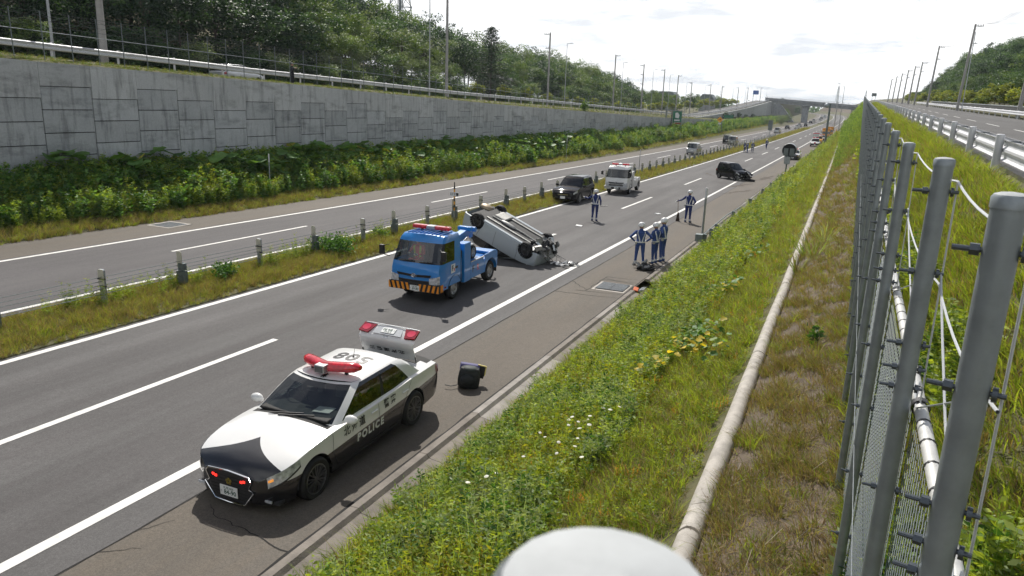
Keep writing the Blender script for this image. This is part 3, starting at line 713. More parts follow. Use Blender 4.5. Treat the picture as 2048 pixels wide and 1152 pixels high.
# ------------------------------------------------------------------ frontage road on the right with its rails and poles
rr = MB(); ysr = [v for v in STA if v <= 330]
rr.loft([[(rail_x(y) + .45, y, rroad_z(y) + .02), (rail_x(y) + 8.6, y, rroad_z(y) + .06)] for y in ysr], 0, True, flip=True); rro = struct(rr.build('frontage_road_right', M['rroad'], fixn=False))
for off, wd in ((.95, .16), (7.6, .16)):
    mb = MB(); mb.loft([[(rail_x(y) + off, y, rroad_z(y) + .05), (rail_x(y) + off + wd, y, rroad_z(y) + .05 + .001)] for y in ysr], 0, True, flip=True); mb.build('edge_line', M['paint'], rro, fixn=False)
for y in np.arange(20, 300, 10.0):
    mb = MB(); mb.loft([[(rail_x(q) + 4.3, q, rroad_z(q) + .055), (rail_x(q) + 4.42, q, rroad_z(q) + .055)] for q in (y, y + 2.5, y + 5)], 0, True, flip=True); mb.build('lane_dash', M['paint'], rro, fixn=False)
mb = MB(); kp = [(.22, -.1), (.22, .06), (.40, .06), (.45, -.1)]
mb.loft([[(rail_x(y) + a, y, rroad_z(y) + b) for a, b in kp] for y in ysr], 0, False); struct(mb.build('kerb_right', M['concrete_lt']))
gy = [float(v) for v in np.arange(-2, 330, 4)]
g1 = guardrail('guardrail', 'near white guardrail with round posts beside the right frontage road', rail_x, rail_top, gy, 1, .42)
rail_posts(g1, rail_x, lambda y: rail_top(y) + .05, [18.4 + 4.57 * i - 4.57 * 3 for i in range(0, 68)], .08, 1.3, 14)
mb = MB(); rows = []
for y in gy: rows.append([(rail_x(y) + .42 + a, y, rail_top(y) - .22 + b) for a, b in ((-.02, -.14), (.03, -.09), (-.02, -.0), (.03, .09), (-.02, .14), (-.03, .14), (.02, .09), (-.03, 0), (.02, -.09), (-.03, -.14))])
mb.loft(rows, 0, True, closed=True); mb.build('front_beam', M['rail_white'], g1)
bo = MB()
for i in range(0, 30):
    y = 18.4 + 4.57 * i - 4.57 * 2
    for dz in (.12, .20, .34): bo.box((rail_x(y) + .26, y + .1, rail_top(y) - dz + .02), (.28, .09, .03))
stuff(bo.build('bolts', M['bolt'], g1))
frx = lambda y: rail_x(y) + 8.9
g2 = guardrail('guardrail', 'far white guardrail on the opposite edge of the right frontage road', frx, lambda y: rail_top(y) + .02, [float(v) for v in np.arange(30, 215, 4)], -1, .34)
rail_posts(g2, frx, rail_top, [30 + 4 * i for i in range(0, 46)], .06, .9, 8)
M['fence_dk'] = mat('dark_fence', (.03, .032, .034), .6)
ff = thing('low_fence', 'dark low fence behind the far guardrail of the right road', 'fence')
mb = MB(); mb.loft([[(frx(y) + 2.2, y, rail_top(y) - .55), (frx(y) + 2.2, y, rail_top(y) + .18)] for y in np.arange(40, 205, 5.0)], 0, False); mb.build('panel', M['fence_dk'], ff)
mb = MB(); mb.tube([(frx(y) + 2.2, y, rail_top(y) + .24) for y in np.arange(40, 205, 5.0)], .05, 5); mb.build('top_rail', M['galv'], ff)
rlabs = ['concrete utility pole standing closest on the right, cut by the frame edge', 'tall utility pole with a stay wire in front of the dark wooded hill', 'utility pole at the left foot of the dark wooded hill']
rpos = []
for i, y in enumerate((75.7, 114.9, 156.5, 186, 204, 226, 250, 276, 306)):
    b = (22.3 + .004 * y, y, rail_top(min(y, 330)) - 1.0); h = (11.6, 11.2, 11.0, 9.4, 9.2, 9, 8.8, 8.6, 8.4)[i]; rpos.append((b, h))
    p = util_pole(rlabs[i] if i < 3 else f'{ORDN[i]} utility pole along the right road, counted from the frame edge into the distance', b, h, .19, 2, 1, group='far utility poles on the right' if i >= 3 else None, lean=.035)
    if i == 1:
        mb = MB(); mb.cyl((.12, -.5, h - 1.0), (.25, -2.4, .2), .05, n=6); mb.build('stay', M['pole_steel'], p)
pl = thing('power_lines', 'thin power lines strung between the utility poles on the right', 'cables')
for q in (.3, .62, .9):
    mb = MB(); pts = []
    for (a, ha), (b, hb) in zip(rpos[0:6], rpos[1:7]):
        A = Vector((a[0] + q + ha * .035, a[1], a[2] + ha)); B = Vector((b[0] + q + hb * .035, b[1], b[2] + hb)); pts += [A.lerp(B, t) - Vector((0, 0, 1.1 * 4 * t * (1 - t))) for t in np.linspace(0, 1, 9)]
    mb.tube(pts, .014, 4); mb.build('wire', M['insul'], pl)
A = thing('signal_post', 'grey post with a white box at the far right behind the rail', 'post', (frx(66) + .9, 66, rail_top(66) - 1))
mb = MB(); mb.cyl((0, 0, 0), (.1, 0, 3.0), .09, n=10); mb.build('pole', M['pole_steel'], A)
mb = MB(); mb.box((.1, -.1, 3.1), (.5, .4, .35)); mb.build('box', M['rail_white'], A, .04)
# ------------------------------------------------------------------ median cable barrier
M['plate'] = mat('cream_plate', (.50, .48, .40), .55, var=.08, scale=8)
mbar = thing('cable_barrier', 'median cable barrier with flat grey posts between the carriageways', 'cable barrier')
def flat(h, wd, th, ztop, cream):
    mb = MB(); r_ = .03
    poly = [(-wd / 2, -.3), (wd / 2, -.3), (wd / 2, h - r_), (wd / 2 - r_, h), (-wd / 2 + r_, h), (-wd / 2, h - r_)]
    mb.prism(poly, -th / 2, th / 2, 'xz'); return mb
mA = flat(1.05, .19, .055, 0, False).mesh('post', M['galv']); mB = flat(.80, .19, .06, 0, False).mesh('post', M['galv'])
mpl = MB(); mpl.prism([(-.10, .62), (.10, .62), (.10, 1.10), (.06, 1.14), (-.06, 1.14), (-.10, 1.10)], -.05, -.031, 'xz'); mPlate = mpl.mesh('reflector_plate', M['plate'])
mbx = MB(); mbx.box((.03, .0, .32), (.30, .16, .40)); mbx.box((.06, 0, .66), (.22, .13, .22)); mBox = mbx.mesh('bracket', M['galv_dk'])
mcl = MB(); mcl.box((0, -.03, .78), (.26, .06, .035)); mcl.box((.1, -.03, .58), (.1, .06, .035)); mClip = mcl.mesh('clip', M['band'])
MY = [13.6, 16.3, 19.75, 22.75, 26.0, 28.4, 31.45, 34.2, 37.4, 40.8, 43.7, 46.65]
while MY[-1] < 205: MY.append(MY[-1] + 3.0)
MX = lambda y: -9.42
while MY[0] > 2: MY.insert(0, MY[0] - 3.0)
i0 = MY.index(16.3)
for i, y in enumerate(MY):
    box = (i - i0) % 2 == 0
    p = inst('post', mB if box else mA, mbar, rp(MX(y), y, .06), (0, R(rnd.uniform(-1.5, 1.5)), R(rnd.uniform(-6, 6))))
    if y < 150:
        inst('reflector_plate', mPlate, p, (0, 0, 0), (0, 0, 0), (1, 1, 1 if box else .92))
        inst('bracket', mBox, p) if box else inst('clip', mClip, p)
for h in (.36, .50, .61, .72, .84):
    mb = MB(); mb.tube([rp(MX(y) + .06, y, .06 + h) for y in MY if y < 130], .009, 4); mb.build('cable', M['galv_dk'], mbar)
# kilometre post in the median
km = thing('kilometre_post', 'black and yellow striped marker pole with a small plate on the median', 'marker post', rp(-9.25, 33.9, .08))
M['yel'] = mat('yellow_paint', (.72, .34, .03), .5); M['blk'] = mat('black_paint', (.02, .02, .02), .5)
for k_ in range(8):
    mb = MB(); mb.cyl((0, 0, .55 + .16 * k_), (0, 0, .55 + .16 * (k_ + 1) - .002), .04, n=10); mb.build('stripe', M['yel' if k_ % 2 == 0 else 'blk'], km)
mb = MB(); mb.cyl((0, 0, -.2), (0, 0, .55), .045, n=10); mb.build('sleeve', M['galv'], km)
mb = MB(); mb.cyl((0, 0, 1.83), (0, 0, 2.05), .03, n=8); mb.build('tip', M['fence_dk'], km)
mb = MB(); mb.box((.02, -.05, 1.42), (.52, .02, .20)); pp = mb.build('plate', M['rail_white'], km)
mb = MB(); mb.box((.20, -.063, 1.42), (.13, .006, .15)); mb.build('symbol', M['fence_dk'], pp)
mb = MB()
for q in (-.17, -.06, .05): mb.box((q, -.063, 1.42), (.035, .006, .13))
mb.build('marks', M['galv_dk'], pp)
# thin marker poles
def delin(label, loc, h, r=.03, dark=False):
    d = thing('delineator_pole', label, 'marker pole', loc); mb = MB(); mb.cyl((0, 0, -.3), (0, 0, h * .82), r, n=8); mb.build('pole', M['galv'], d)
    mb = MB(); mb.cyl((0, 0, h * .82), (0, 0, h), r * 1.25, n=8); mb.build('top', M['rail_white'], d); return d
delin('thin grey marker pole standing in the weeds below the retaining wall', rp(-21.9, 34.3, .2), 2.6)
delin('distant thin marker pole at the edge of the left verge weeds', rp(-21.4, 84, .2), 2.6)
delin('slim marker pole in the median beside the far end of the barrier', rp(-9.3, 72, .1), 2.4, .03)
delin('grey marker pole with white top at the start of the near cable barrier', rp(3.45, 35.07, 0), 2.72, .05)
# ------------------------------------------------------------------ cable barrier along the near shoulder
cb = thing('cable_barrier', 'grey cable barrier beginning beside the near shoulder and running away', 'cable barrier')
mb = MB(); mb.prism([(-.09, -.5), (.09, -.5), (.09, .70), (-.09, .72)], -.05, .05, 'xz'); mP = mb.mesh('post', M['galv_dk'])
CY = [34.0, 36.0, 37.7, 43.7, 51.6, 59.6, 66, 71.5, 77.2, 92, 101.2, 106, 110.4, 115, 119.6, 124, 128.6, 134, 139, 147, 155, 163, 172, 181, 190, 200]
CXo = 3.72
for i, y in enumerate(CY): inst('post', mP, cb, rp(CXo, y, 0), (0, 0, R(rnd.uniform(-8, 8))), (1.25 if i in (0, 2, 4) else 1, 1, 1))
mb = MB(); mb.box((-.18, -.12, .56), (.34, .34, .34)); mb.build('anchor_box', M['galv_dk'], cb, .02, loc=rp(CXo, 33.9, 0))
for h in (.30, .40, .50, .60):
    mb = MB(); mb.tube([rp(CXo - .09, y, h) for y in CY if 36 <= y < 78], .011, 4); mb.build('cable', M['galv'], cb)
    mb = MB(); mb.tube([rp(CXo - .09, y, h) for y in CY if y > 90], .011, 4); mb.build('cable', M['galv'], cb)
mb = MB(); mb.tube([rp(CXo - .15, y, h) for y, h in ((33.7, .5), (37, .62), (42, .66), (48, .5))], .035, 6); mb.build('rail', M['galv_dk'], cb)
bp_ = thing('bent_barrier_posts', 'bent and knocked-over barrier posts beside the crashed black car', 'post')
for u_, y, rx, ry in ((3.9, 82, .2, .5), (4.3, 86.5, -.3, .9), (4.2, 84.5, .5, 1.2)): inst('post', mP, bp_, rp(u_, y, 0), (rx, ry, .4))
mb = MB(); mb.tube([rp(3.8, 79, .5), rp(4.4, 83, .25), rp(5.2, 86, .35), rp(4.6, 90, .5)], .02, 5); mb.build('loose_cable', M['fence_dk'], bp_)
# round drum sign seen from behind
dsn = thing('drum_sign', 'grey drum-shaped sign housing on a post beside the near barrier', 'sign', rp(3.95, 77.2, 0))
mb = MB(); mb.cyl((0, 0, -.4), (.05, 0, 2.6), .075, n=10); mb.build('pole', M['galv_dk'], dsn)
mb = MB(); mb.lathe([(.62, .05), (.66, 0), (.66, 1.3), (.55, 1.42), (.001, 1.45)], 24, axis='y', c=(.12, -.1, 3.0)); mb.lathe([(.62, .06), (.60, .5), (.001, .52)], 24, 1, axis='y', c=(.12, -.1, 3.0)); mb.build('drum', [M['galv'], M['fence_dk']], dsn)
for q in (-.26, .3):
    mb = MB(); mb.box((q + .1, -.12, 2.85), (.44, .10, .72)); mb.build('back_plate', M['galv_dk'], dsn, .02)
mb = MB(); mb.box((.05, -.14, 2.05), (.56, .22, .72)); mb.build('control_box', M['galv'], dsn, .02)
mb = MB(); mb.box((-.02, -.1, .45), (.7, .12, .12)); mb.build('clamp', M['galv'], dsn, .02)
# ------------------------------------------------------------------ signs along the left and far poles on the right
M['green'] = mat('green_sign', (.02, .16, .09), .4); M['white'] = mat('white_plate', (.75, .76, .76), .45); M['blue'] = mat('blue_sign', (.03, .12, .42), .4); M['orange'] = mat('orange_sign', (.85, .38, .03), .5)
s1 = thing('green_sign', 'square green and white sign on two posts at the foot of the wall', 'sign', (-24.0, 165, zr(165) + .4))
for q in (-.85, .85):
    mb = MB(); mb.cyl((q, 0, -.6), (q, 0, 5.9), .11, n=8); mb.build('post', M['galv_dk'], s1)
mb = MB(); mb.box((0, -.15, 4.5), (2.0, .06, 2.3)); mb.build('panel', M['green'], s1)
mb = MB(); mb.prism([(-.42, 4.3), (.35, 4.15), (.5, 4.8), (.1, 5.4), (-.45, 5.3)], -.2, -.19, 'xz'); mb.build('symbol', M['white'], s1)
mb = MB(); mb.box((0, -.2, 3.72), (1.2, .012, .3)); mb.build('text_band', M['white'], s1)
mb = MB(); mb.box((.25, -.15, 3.08), (1.2, .05, .3)); mb.build('lower_plate', mat('rust_red', (.3, .09, .05), .6), s1)
s1b = thing('steel_post', 'tall dark steel post left of the green sign', 'post', (-25.4, 160, zr(160) + .2)); mb = MB(); mb.cyl((0, 0, -.5), (0, 0, 6.2), .16, n=8); mb.build('pole', M['galv_dk'], s1b); mb = MB(); mb.cyl((1.0, 1, -.5), (1.0, 1, 6), .09, n=8); mb.build('pole', M['fence_dk'], s1b)
s2 = thing('green_sign', 'low wide dark green sign on a single post near the orange diamond', 'sign', (-21.5, 215, zr(215)))
mb = MB(); mb.cyl((0, 0, -.5), (0, 0, 5.0), .14, n=8); mb.build('post', M['galv_dk'], s2); mb = MB(); mb.box((1.75, -.15, 4.75), (2.5, .08, .9)); mb.build('panel', M['green'], s2)
s3 = thing('diamond_sign', 'orange diamond warning sign with black arrow beside the far lane', 'sign', (-20.6, 205, zr(205)))
mb = MB(); mb.cyl((0, 0, -.5), (0, 0, 3.6), .05, n=8); mb.build('post', M['galv'], s3)
mb = MB(); mb.box((0, 0, 0), (1.15, .05, 1.15), 0, (0, R(45), 0)); mb.build('panel', M['orange'], s3, loc=(0, -.1, 4.0))
mb = MB(); mb.prism([(-.35, -.05), (.1, -.05), (.1, -.16), (.38, 0), (.1, .16), (.1, .05), (-.35, .05)], -.15, -.14, 'xz'); mb.build('arrow', M['blk'], s3, loc=(0, 0, 4.0))
mb = MB(); mb.box((0, -.1, 3.0), (.7, .04, .4)); mb.build('sub_plate', M['white'], s3)
s4 = thing('blue_sign', 'blue road sign beside the ramp near the overpass', 'sign', (-34.4, 420, 9)); mb = MB(); mb.cyl((-1.2, 0, 0), (-1.2, 0, 6.4), .14, n=6); mb.build('post', M['galv'], s4); mb = MB(); mb.box((0, -.15, 5.5), (2.9, .1, 2.1)); mb.build('panel', M['blue'], s4)
s5 = thing('sign_back', 'grey sign panel on a post in the median of the far road', 'sign', rp(-9.3, 190, 0)); mb = MB(); mb.cyl((0, 0, -.3), (0, 0, 3), .06, n=8); mb.build('post', M['galv'], s5); mb = MB(); mb.box((.0, -.06, 3.4), (1.0, .05, 2.4)); mb.build('panel', M['galv_dk'], s5)
s6 = thing('steel_pole', 'thick dark steel pole rising from the right bank near the yellow trucks', 'pole', (6.69, 153, zr(153) + .5)); mb = MB(); mb.cyl((0, 0, -.8), (0, 0, 8), .22, .16, 10); mb.build('pole', M['galv_dk'], s6); mb = MB(); mb.ell((-.5, 0, 7.7), (.5, .4, .45)); mb.build('lamp_head', M['galv'], s6)
light_pole('left one of two tall lamp posts standing right of the overpass', (7.3, 240, 1.5), 12.5, .12, -.9, 1)
light_pole('right one of two tall lamp posts standing right of the overpass', (8.6, 250, 1.5), 12.0, .11, -.8, 1)
s7 = thing('sign_back', 'small grey board at the far end of the right frontage road', 'sign', (18.6, 300, rail_top(300) - .7)); mb = MB(); mb.cyl((-.5, 0, 0), (-.5, 0, 2), .06, n=6); mb.cyl((.5, 0, 0), (.5, 0, 2), .06, n=6); mb.build('posts', M['galv'], s7); mb = MB(); mb.box((0, -.1, 2.4), (1.6, .08, 1.1)); mb.build('panel', M['galv_dk'], s7)
# ------------------------------------------------------------------ vehicles
def pchip(tb):
    xs = np.array([a for a, b in tb], float); ys = np.array([b for a, b in tb], float); h = np.diff(xs); d = np.diff(ys) / h
    m = np.zeros(len(xs)); m[0], m[-1] = d[0], d[-1]
    for i in range(1, len(xs) - 1):
        if d[i - 1] * d[i] > 0: m[i] = 2 * d[i - 1] * d[i] / (d[i - 1] + d[i])
    def f(x):
        x = min(max(x, xs[0]), xs[-1]); i = min(max(int(np.searchsorted(xs, x) - 1), 0), len(h) - 1); t = (x - xs[i]) / h[i]
        return (2 * t ** 3 - 3 * t * t + 1) * ys[i] + (t ** 3 - 2 * t * t + t) * h[i] * m[i] + (-2 * t ** 3 + 3 * t * t) * ys[i + 1] + (t ** 3 - t * t) * h[i] * m[i + 1]
    return f
def paint(name, c, metal=0.0, rough=.28): return mat(name, c, rough if max(c) > .05 else .10, metal=metal, coat=.5 if max(c) > .05 else 0, spec=.5 if max(c) > .05 else .35)
M['p_white'] = paint('white_car_paint', (.78, .78, .77)); M['p_black'] = paint('black_car_paint', (.012, .012, .014)); M['p_silver'] = paint('silver_car_paint', (.52, .54, .56), .6)
M['p_blue'] = mat('tow_truck_blue', (.022, .225, .62), .30, coat=.7, var=.05, scale=2); M['p_yellow'] = paint('patrol_yellow', (.80, .36, .03)); M['p_dkblue'] = paint('dark_blue_paint', (.015, .02, .04))
M['rubber'] = mat('tyre_rubber', (.016, .016, .017), .75, var=.2, scale=20); M['alloy'] = mat('alloy_wheel', (.42, .42, .43), .35, metal=.8); M['alloy_dk'] = mat('dark_alloy', (.16, .16, .165), .4, metal=.7)
M['trim'] = mat('black_plastic', (.018, .018, .02), .5); M['chrome'] = mat('chrome', (.75, .76, .78), .12, metal=1.0); M['under'] = mat('underbody', (.03, .03, .032), .7, var=.4, scale=6)
M['under_lt'] = mat('underbody_metal', (.30, .30, .29), .5, metal=.5, var=.3, scale=8)
M['glass'] = glass_mat('clear_window', (.50, .55, .53)); M['glass_clear'] = glass_mat('truck_windscreen', (.80, .84, .82)); M['glass_dk'] = glass_mat('tinted_window', (.05, .06, .06)); M['lens'] = mat('headlight_lens', (.55, .57, .60), .15, metal=.2, coat=1.0, var=.5, scale=14)
M['red_lens'] = mat('red_beacon_lens', (.62, .012, .03), .18, coat=1.0, var=.45, scale=9); M['tail'] = mat('tail_light', (.28, .008, .02), .15, coat=1.0); M['tail_in'] = mat('tail_ring', (.65, .03, .08), .2, coat=1.0)
M['seat'] = mat('seat_fabric', (.10, .10, .10), .9); M['inter'] = mat('cabin_dark', (.02, .02, .02), .8); M['platew'] = mat('number_plate', (.80, .81, .80), .45); M['inkg'] = mat('plate_ink', (.02, .08, .05), .5); M['inkb'] = mat('black_lettering', (.015, .015, .018), .4); M['inkw'] = mat('white_lettering', (.82, .82, .82), .4)
M['led_red'] = mat('red_flasher', (.8, .02, .02), .3, emit=2.2, ecol=(1, .03, .02)); M['amber'] = mat('amber_lamp', (.8, .3, .05), .3, emit=.6, ecol=(1, .4, .08)); M['gold'] = mat('gold_crest', (.22, .17, .03), .4, metal=.6)

_wheels = {}
def wheel_meshes(Rw, wd, spokes, dk=False, truck=False):
    key = (Rw, wd, spokes, dk, truck)
    if key in _wheels: return _wheels[key]
    t = MB(); h = wd / 2; ri = Rw * (.60 if truck else .70)
    t.lathe([(ri, -h * .85), (ri + .02, -h), (Rw - .035, -h), (Rw - .008, -h * .75), (Rw, -h * .4), (Rw, h * .4), (Rw - .008, h * .75), (Rw - .035, h), (ri + .02, h), (ri, h * .85)], 28, axis='y')
    r_ = MB(); o = h * .80
    r_.lathe([(ri + .004, h * .9), (ri - .015, h * .92), (ri - .025, h * .55), (ri - .035, -h * .7)], 28, axis='y'); r_.lathe([(ri - .03, -h * .2), (.001, -h * .2)], 28, 1, axis='y')
    if truck:
        r_.lathe([(ri - .02, h * .6), (ri * .62, h * .25), (ri * .5, h * .7), (ri * .3, h * .75), (.001, h * .8)], 20, axis='y')
        for k in range(8):
            a = 2 * math.pi * k / 8; c = (ri * .78 * math.cos(a), h * .44, ri * .78 * math.sin(a)); r_.cyl((c[0], h * .38, c[2]), (c[0], h * .52, c[2]), ri * .10, n=8, mi=1)
    else:
        for k in range(spokes):
            a = 2 * math.pi * k / spokes
            for da in (-.09, .09):
                p = Vector((math.cos(a + da * .5) * ri * .16, o * .92, math.sin(a + da * .5) * ri * .16)); q = Vector((math.cos(a + da * 1.6) * ri * .97, o, math.sin(a + da * 1.6) * ri * .97)); r_.beam(p, q, ri * .06, .03, up=(0, 1, 0))
        r_.lathe([(ri * .22, o * .7), (ri * .2, o * 1.02), (.001, o * 1.05)], 14, axis='y')
    me = (t.mesh('tyre', M['rubber']), r_.mesh('rim', [M['alloy_dk'] if dk else M['alloy'], M['under']]))
    _wheels[key] = me; return me
def add_wheel(parent, loc, Rw, wd=.21, spokes=10, side=1, dk=False, truck=False, tilt=0.0, steer=0.0):
    t, r_ = wheel_meshes(Rw, wd, spokes, dk, truck)
    w_ = bpy.data.objects.new('wheel', None); COL.objects.link(w_); w_.parent = parent; w_.location = loc; w_.rotation_euler = (tilt, rnd.uniform(0, 3), (0 if side > 0 else math.pi) + steer)
    inst('tyre', t, w_); inst('rim', r_, w_); return w_

class Body:
    def __init__(s, top, sh, w, zb, ax, Rw, arch=.055):
        s.T, s.H, s.W, s.B = pchip(top), pchip(sh), pchip(w), pchip(zb); s.x0, s.x1 = top[0][0], top[-1][0]; s.ax = ax; s.Rw = Rw; s.Ra = Rw + arch
    def sec(s, x):
        w, zs, zt, zb0 = s.W(x), s.H(x), s.T(x), s.B(x); zb = zb0
        for a in s.ax:
            if abs(x - a) < s.Ra: zb = max(zb, s.Rw + math.sqrt(s.Ra ** 2 - (x - a) ** 2))
        zb = min(zb, zs - .06)
        pts = [(w - .12, zb)]
        for f in (0, .15, .35, .55, .75, .9, 1):
            z = lerp(zb, zs, f); g = min(1, max(0, (z - zb0) / (zs - zb0))); pts.append((w - .05 * (1 - g) ** 2 - .035 * g ** 3, z))
        ys = pts[-1][0]
        for q in (.05, .13, .3, .5, .75, 1): pts.append((ys * (1 - q), zs + (zt - zs) * (1 - (1 - q) ** 2.4)))
        return pts
    def side_y(s, x, z):
        p = s.sec(x)[1:9]; zs = [b for a, b in p]; return float(np.interp(z, zs, [a for a, b in p]))
    def top_z(s, x, y):
        p = s.sec(x)[7:]; p = p[::-1]; return float(np.interp(abs(y), [a for a, b in p], [b for a, b in p]))
    def build(s, mats, parent, dark_zones=(), step=.05, name='body'):
        xs = sorted(set(list(np.arange(s.x0, s.x1, step)) + [s.x1] + [a + k * s.Ra * q for a in s.ax for k in (-1, 1) for q in (1.0, .98, .9, .75)]))
        rows = []
        e = .03
        def ring(x, k, dx):
            p = s.sec(x); zc = sum(b for a, b in p) / len(p); return [(x + dx, a * k, zc + (b - zc) * k) for a, b in p]
        L_ = [ring(s.x0, .8, -e * 1.3), ring(s.x0, .94, -e)] + [ring(x, 1, 0) for x in xs] + [ring(s.x1, .94, e), ring(s.x1, .8, e * 1.3)]
        mb = MB(); n = len(L_[0])
        for sg in (1, -1):
            for i in range(len(L_) - 1):
                for k in range(n - 1):
                    q = [L_[i][k], L_[i + 1][k], L_[i + 1][k + 1], L_[i][k + 1]]; xm = (q[0][0] + q[1][0]) / 2; ym = (q[0][1] + q[3][1]) / 2
                    mi = 0
                    for (xa, xb, yl, m_) in dark_zones:
                        if xa < xm < xb and ym < yl and k >= 7: mi = m_
                    mb.add([(a, b * sg, c) for a, b, c in q], [(0, 1, 2, 3) if sg > 0 else (3, 2, 1, 0)], mi, True)
        for ring_ in (L_[0], L_[-1]): mb.add(ring_ + [(a, -b, c) for a, b, c in ring_[::-1]], [tuple(range(2 * n))], 0, False)
        me = mb.mesh(name, mats); bm = bmesh.new(); bm.from_mesh(me); bmesh.ops.remove_doubles(bm, verts=bm.verts, dist=.0008); bmesh.ops.recalc_face_normals(bm, faces=bm.faces); bm.to_mesh(me); bm.free(); me.set_sharp_from_angle(angle=R(35))
        o = bpy.data.objects.new(name, me); COL.objects.link(o); o.parent = parent
        mb = MB()
        for sg in (1, -1):
            for a in s.ax:
                rows = [[(a + s.Ra * math.cos(t), sg * yy, s.Rw + s.Ra * math.sin(t)) for t in np.linspace(0, math.pi, 13)] for yy in (s.W(a) - .03, s.W(a) - .32)]
                mb.loft(rows, 0, True); mb.add(rows[1], [tuple(range(13))])
        mb.box((0, 0, s.B(0) + .04), (s.x1 - s.x0 - .5, 2 * s.W(0) - .25, .05)); mb.build('wheel_well', M['under'], o)
        return o
    def patch(s, name, xa, xb, fa, fb, m, parent, off=.006, sides=(1, -1), n=8, taper=None):
        """panel lying on the body skin: x from xa to xb, fraction fa..fb of the side height"""
        for sg in sides:
            mb = MB(); rows = []
            for x in np.linspace(xa, xb, n):
                t = (x - xa) / (xb - xa); a, b = fa(t) if callable(fa) else fa, fb(t) if callable(fb) else fb; row = []
                for f in np.linspace(a, b, 5):
                    z = lerp(s.B(x), s.H(x), f)
                    if f <= 1: y = s.side_y(x, max(z, s.B(x) + .01))
                    else:
                        y = s.side_y(x, s.H(x)) * (1 - (f - 1)); z = s.top_z(x, y)
                    row.append((x + off * (.8 if xa > 0 else -.8), (y + off) * sg, z + off * .5))
                rows.append(row)
            mb.loft(rows, 0, True); mb.build(name, m, parent)
    def seam(s, pts, parent, sides=(1, -1), wd=.008, name='door_seam'):
        for sg in sides:
            mb = MB(); rows = []
            for i, (x, z) in enumerate(pts):
                y = s.side_y(x, z) + .003; a = Vector(pts[max(0, i - 1)]); b = Vector(pts[min(len(pts) - 1, i + 1)]); d = (b - a).normalized(); nx, nz = -d.y * wd / 2, d.x * wd / 2
                rows.append([(x - nx, y * sg, z - nz), (x + nx, y * sg, z + nz)])
            mb.loft(rows, 0, False); mb.build(name, M['inter'], parent)

def cabin(parent, lv, roof_dome, mats, bpost=(.47, .51), cfrac=.80, glassF='glass', glassS='glass_dk', glassR='glass_dk', curve=.16, paint_m=None, cpaint=True):
    """lv: levels (z, x_front, x_rear, half_width). Returns a dict of built parts"""
    pm = paint_m or mats[0]
    def outline(l):
        z, xf, xr_, hw = l; pts = []
        for q in (0, .3, .58, .80, .91): pts.append((xf - curve * q * q, q * hw, z))
        A_ = xf - curve - .13; C_ = xr_ + .16
        pts.append((A_, hw, z))
        for t in (bpost[0] * .5, bpost[0], bpost[1], (bpost[1] + cfrac) / 2, cfrac, 1.0): pts.append((lerp(A_, C_, t), hw, z))
        for q in (.9, .78, .5, .25, 0): pts.append((xr_ + .09 * q * q, q * hw, z))
        return pts
    typ = ['F'] * 4 + ['A', 'S1', 'S1', 'B', 'S2', 'S2', 'C', 'D'] + ['R'] * 4
    O = [outline(l) for l in lv]; nb = len(lv) - 1; parts = {}
    for i in range(nb):
        for k, ty in enumerate(typ):
            for sg in (1, -1):
                q = [O[i][k], O[i][k + 1], O[i + 1][k + 1], O[i + 1][k]]; q = [(a, b * sg, c) for a, b, c in q]
                glass = 0 < i < nb - 1 and ty in ('F', 'S1', 'S2', 'R')
                key = ('windshield' if ty == 'F' else 'rear_window' if ty == 'R' else f'side_window{ty}{sg}') if glass else (f'pillar{sg}' if ty == 'B' and 0 < i < nb - 1 else 'cabin')
                parts.setdefault(key, MB()).add(q, [(0, 1, 2, 3) if sg < 0 else (3, 2, 1, 0)], 0, True)
    top = O[-1]; rows = []
    for a, b, c in top: rows.append([(a, b * q, c + roof_dome * (1 - q * q) * (1 if 0 < b else .0) if b > 0 else c) for q in (1, .85, .6, .3, 0, -.3, -.6, -.85, -1)])
    x0, x1 = top[0][0], top[-1][0]
    for row in rows:
        for j, (a, b, c) in enumerate(row):
            e = max(0, 1 - ((a - (x0 + x1) / 2) / ((x0 - x1) / 2 + .02)) ** 4); row[j] = (a, b, top[0][2] + roof_dome * (1 - (b / (lv[-1][3] + .001)) ** 2) * (.25 + .75 * e) if abs(b) < lv[-1][3] * .999 else c)
    parts['cabin'].loft(rows, 0, True)
    built = {}
    for key, mb in parts.items():
        nm = 'side_window' if key.startswith('side') else 'pillar' if key.startswith('pillar') else key
        m_ = pm if key == 'cabin' else M['trim'] if key.startswith('pillar') else M[glassF] if key == 'windshield' else M[glassR] if key == 'rear_window' else M[glassS]
        o = mb.build(nm, m_, parent)
        if key == 'cabin':
            bm = bmesh.new(); bm.from_mesh(o.data); bmesh.ops.remove_doubles(bm, verts=bm.verts, dist=.001); bmesh.ops.recalc_face_normals(bm, faces=bm.faces); bm.to_mesh(o.data); bm.free(); o.data.set_sharp_from_angle(angle=R(40))
        built[key] = o
    return built

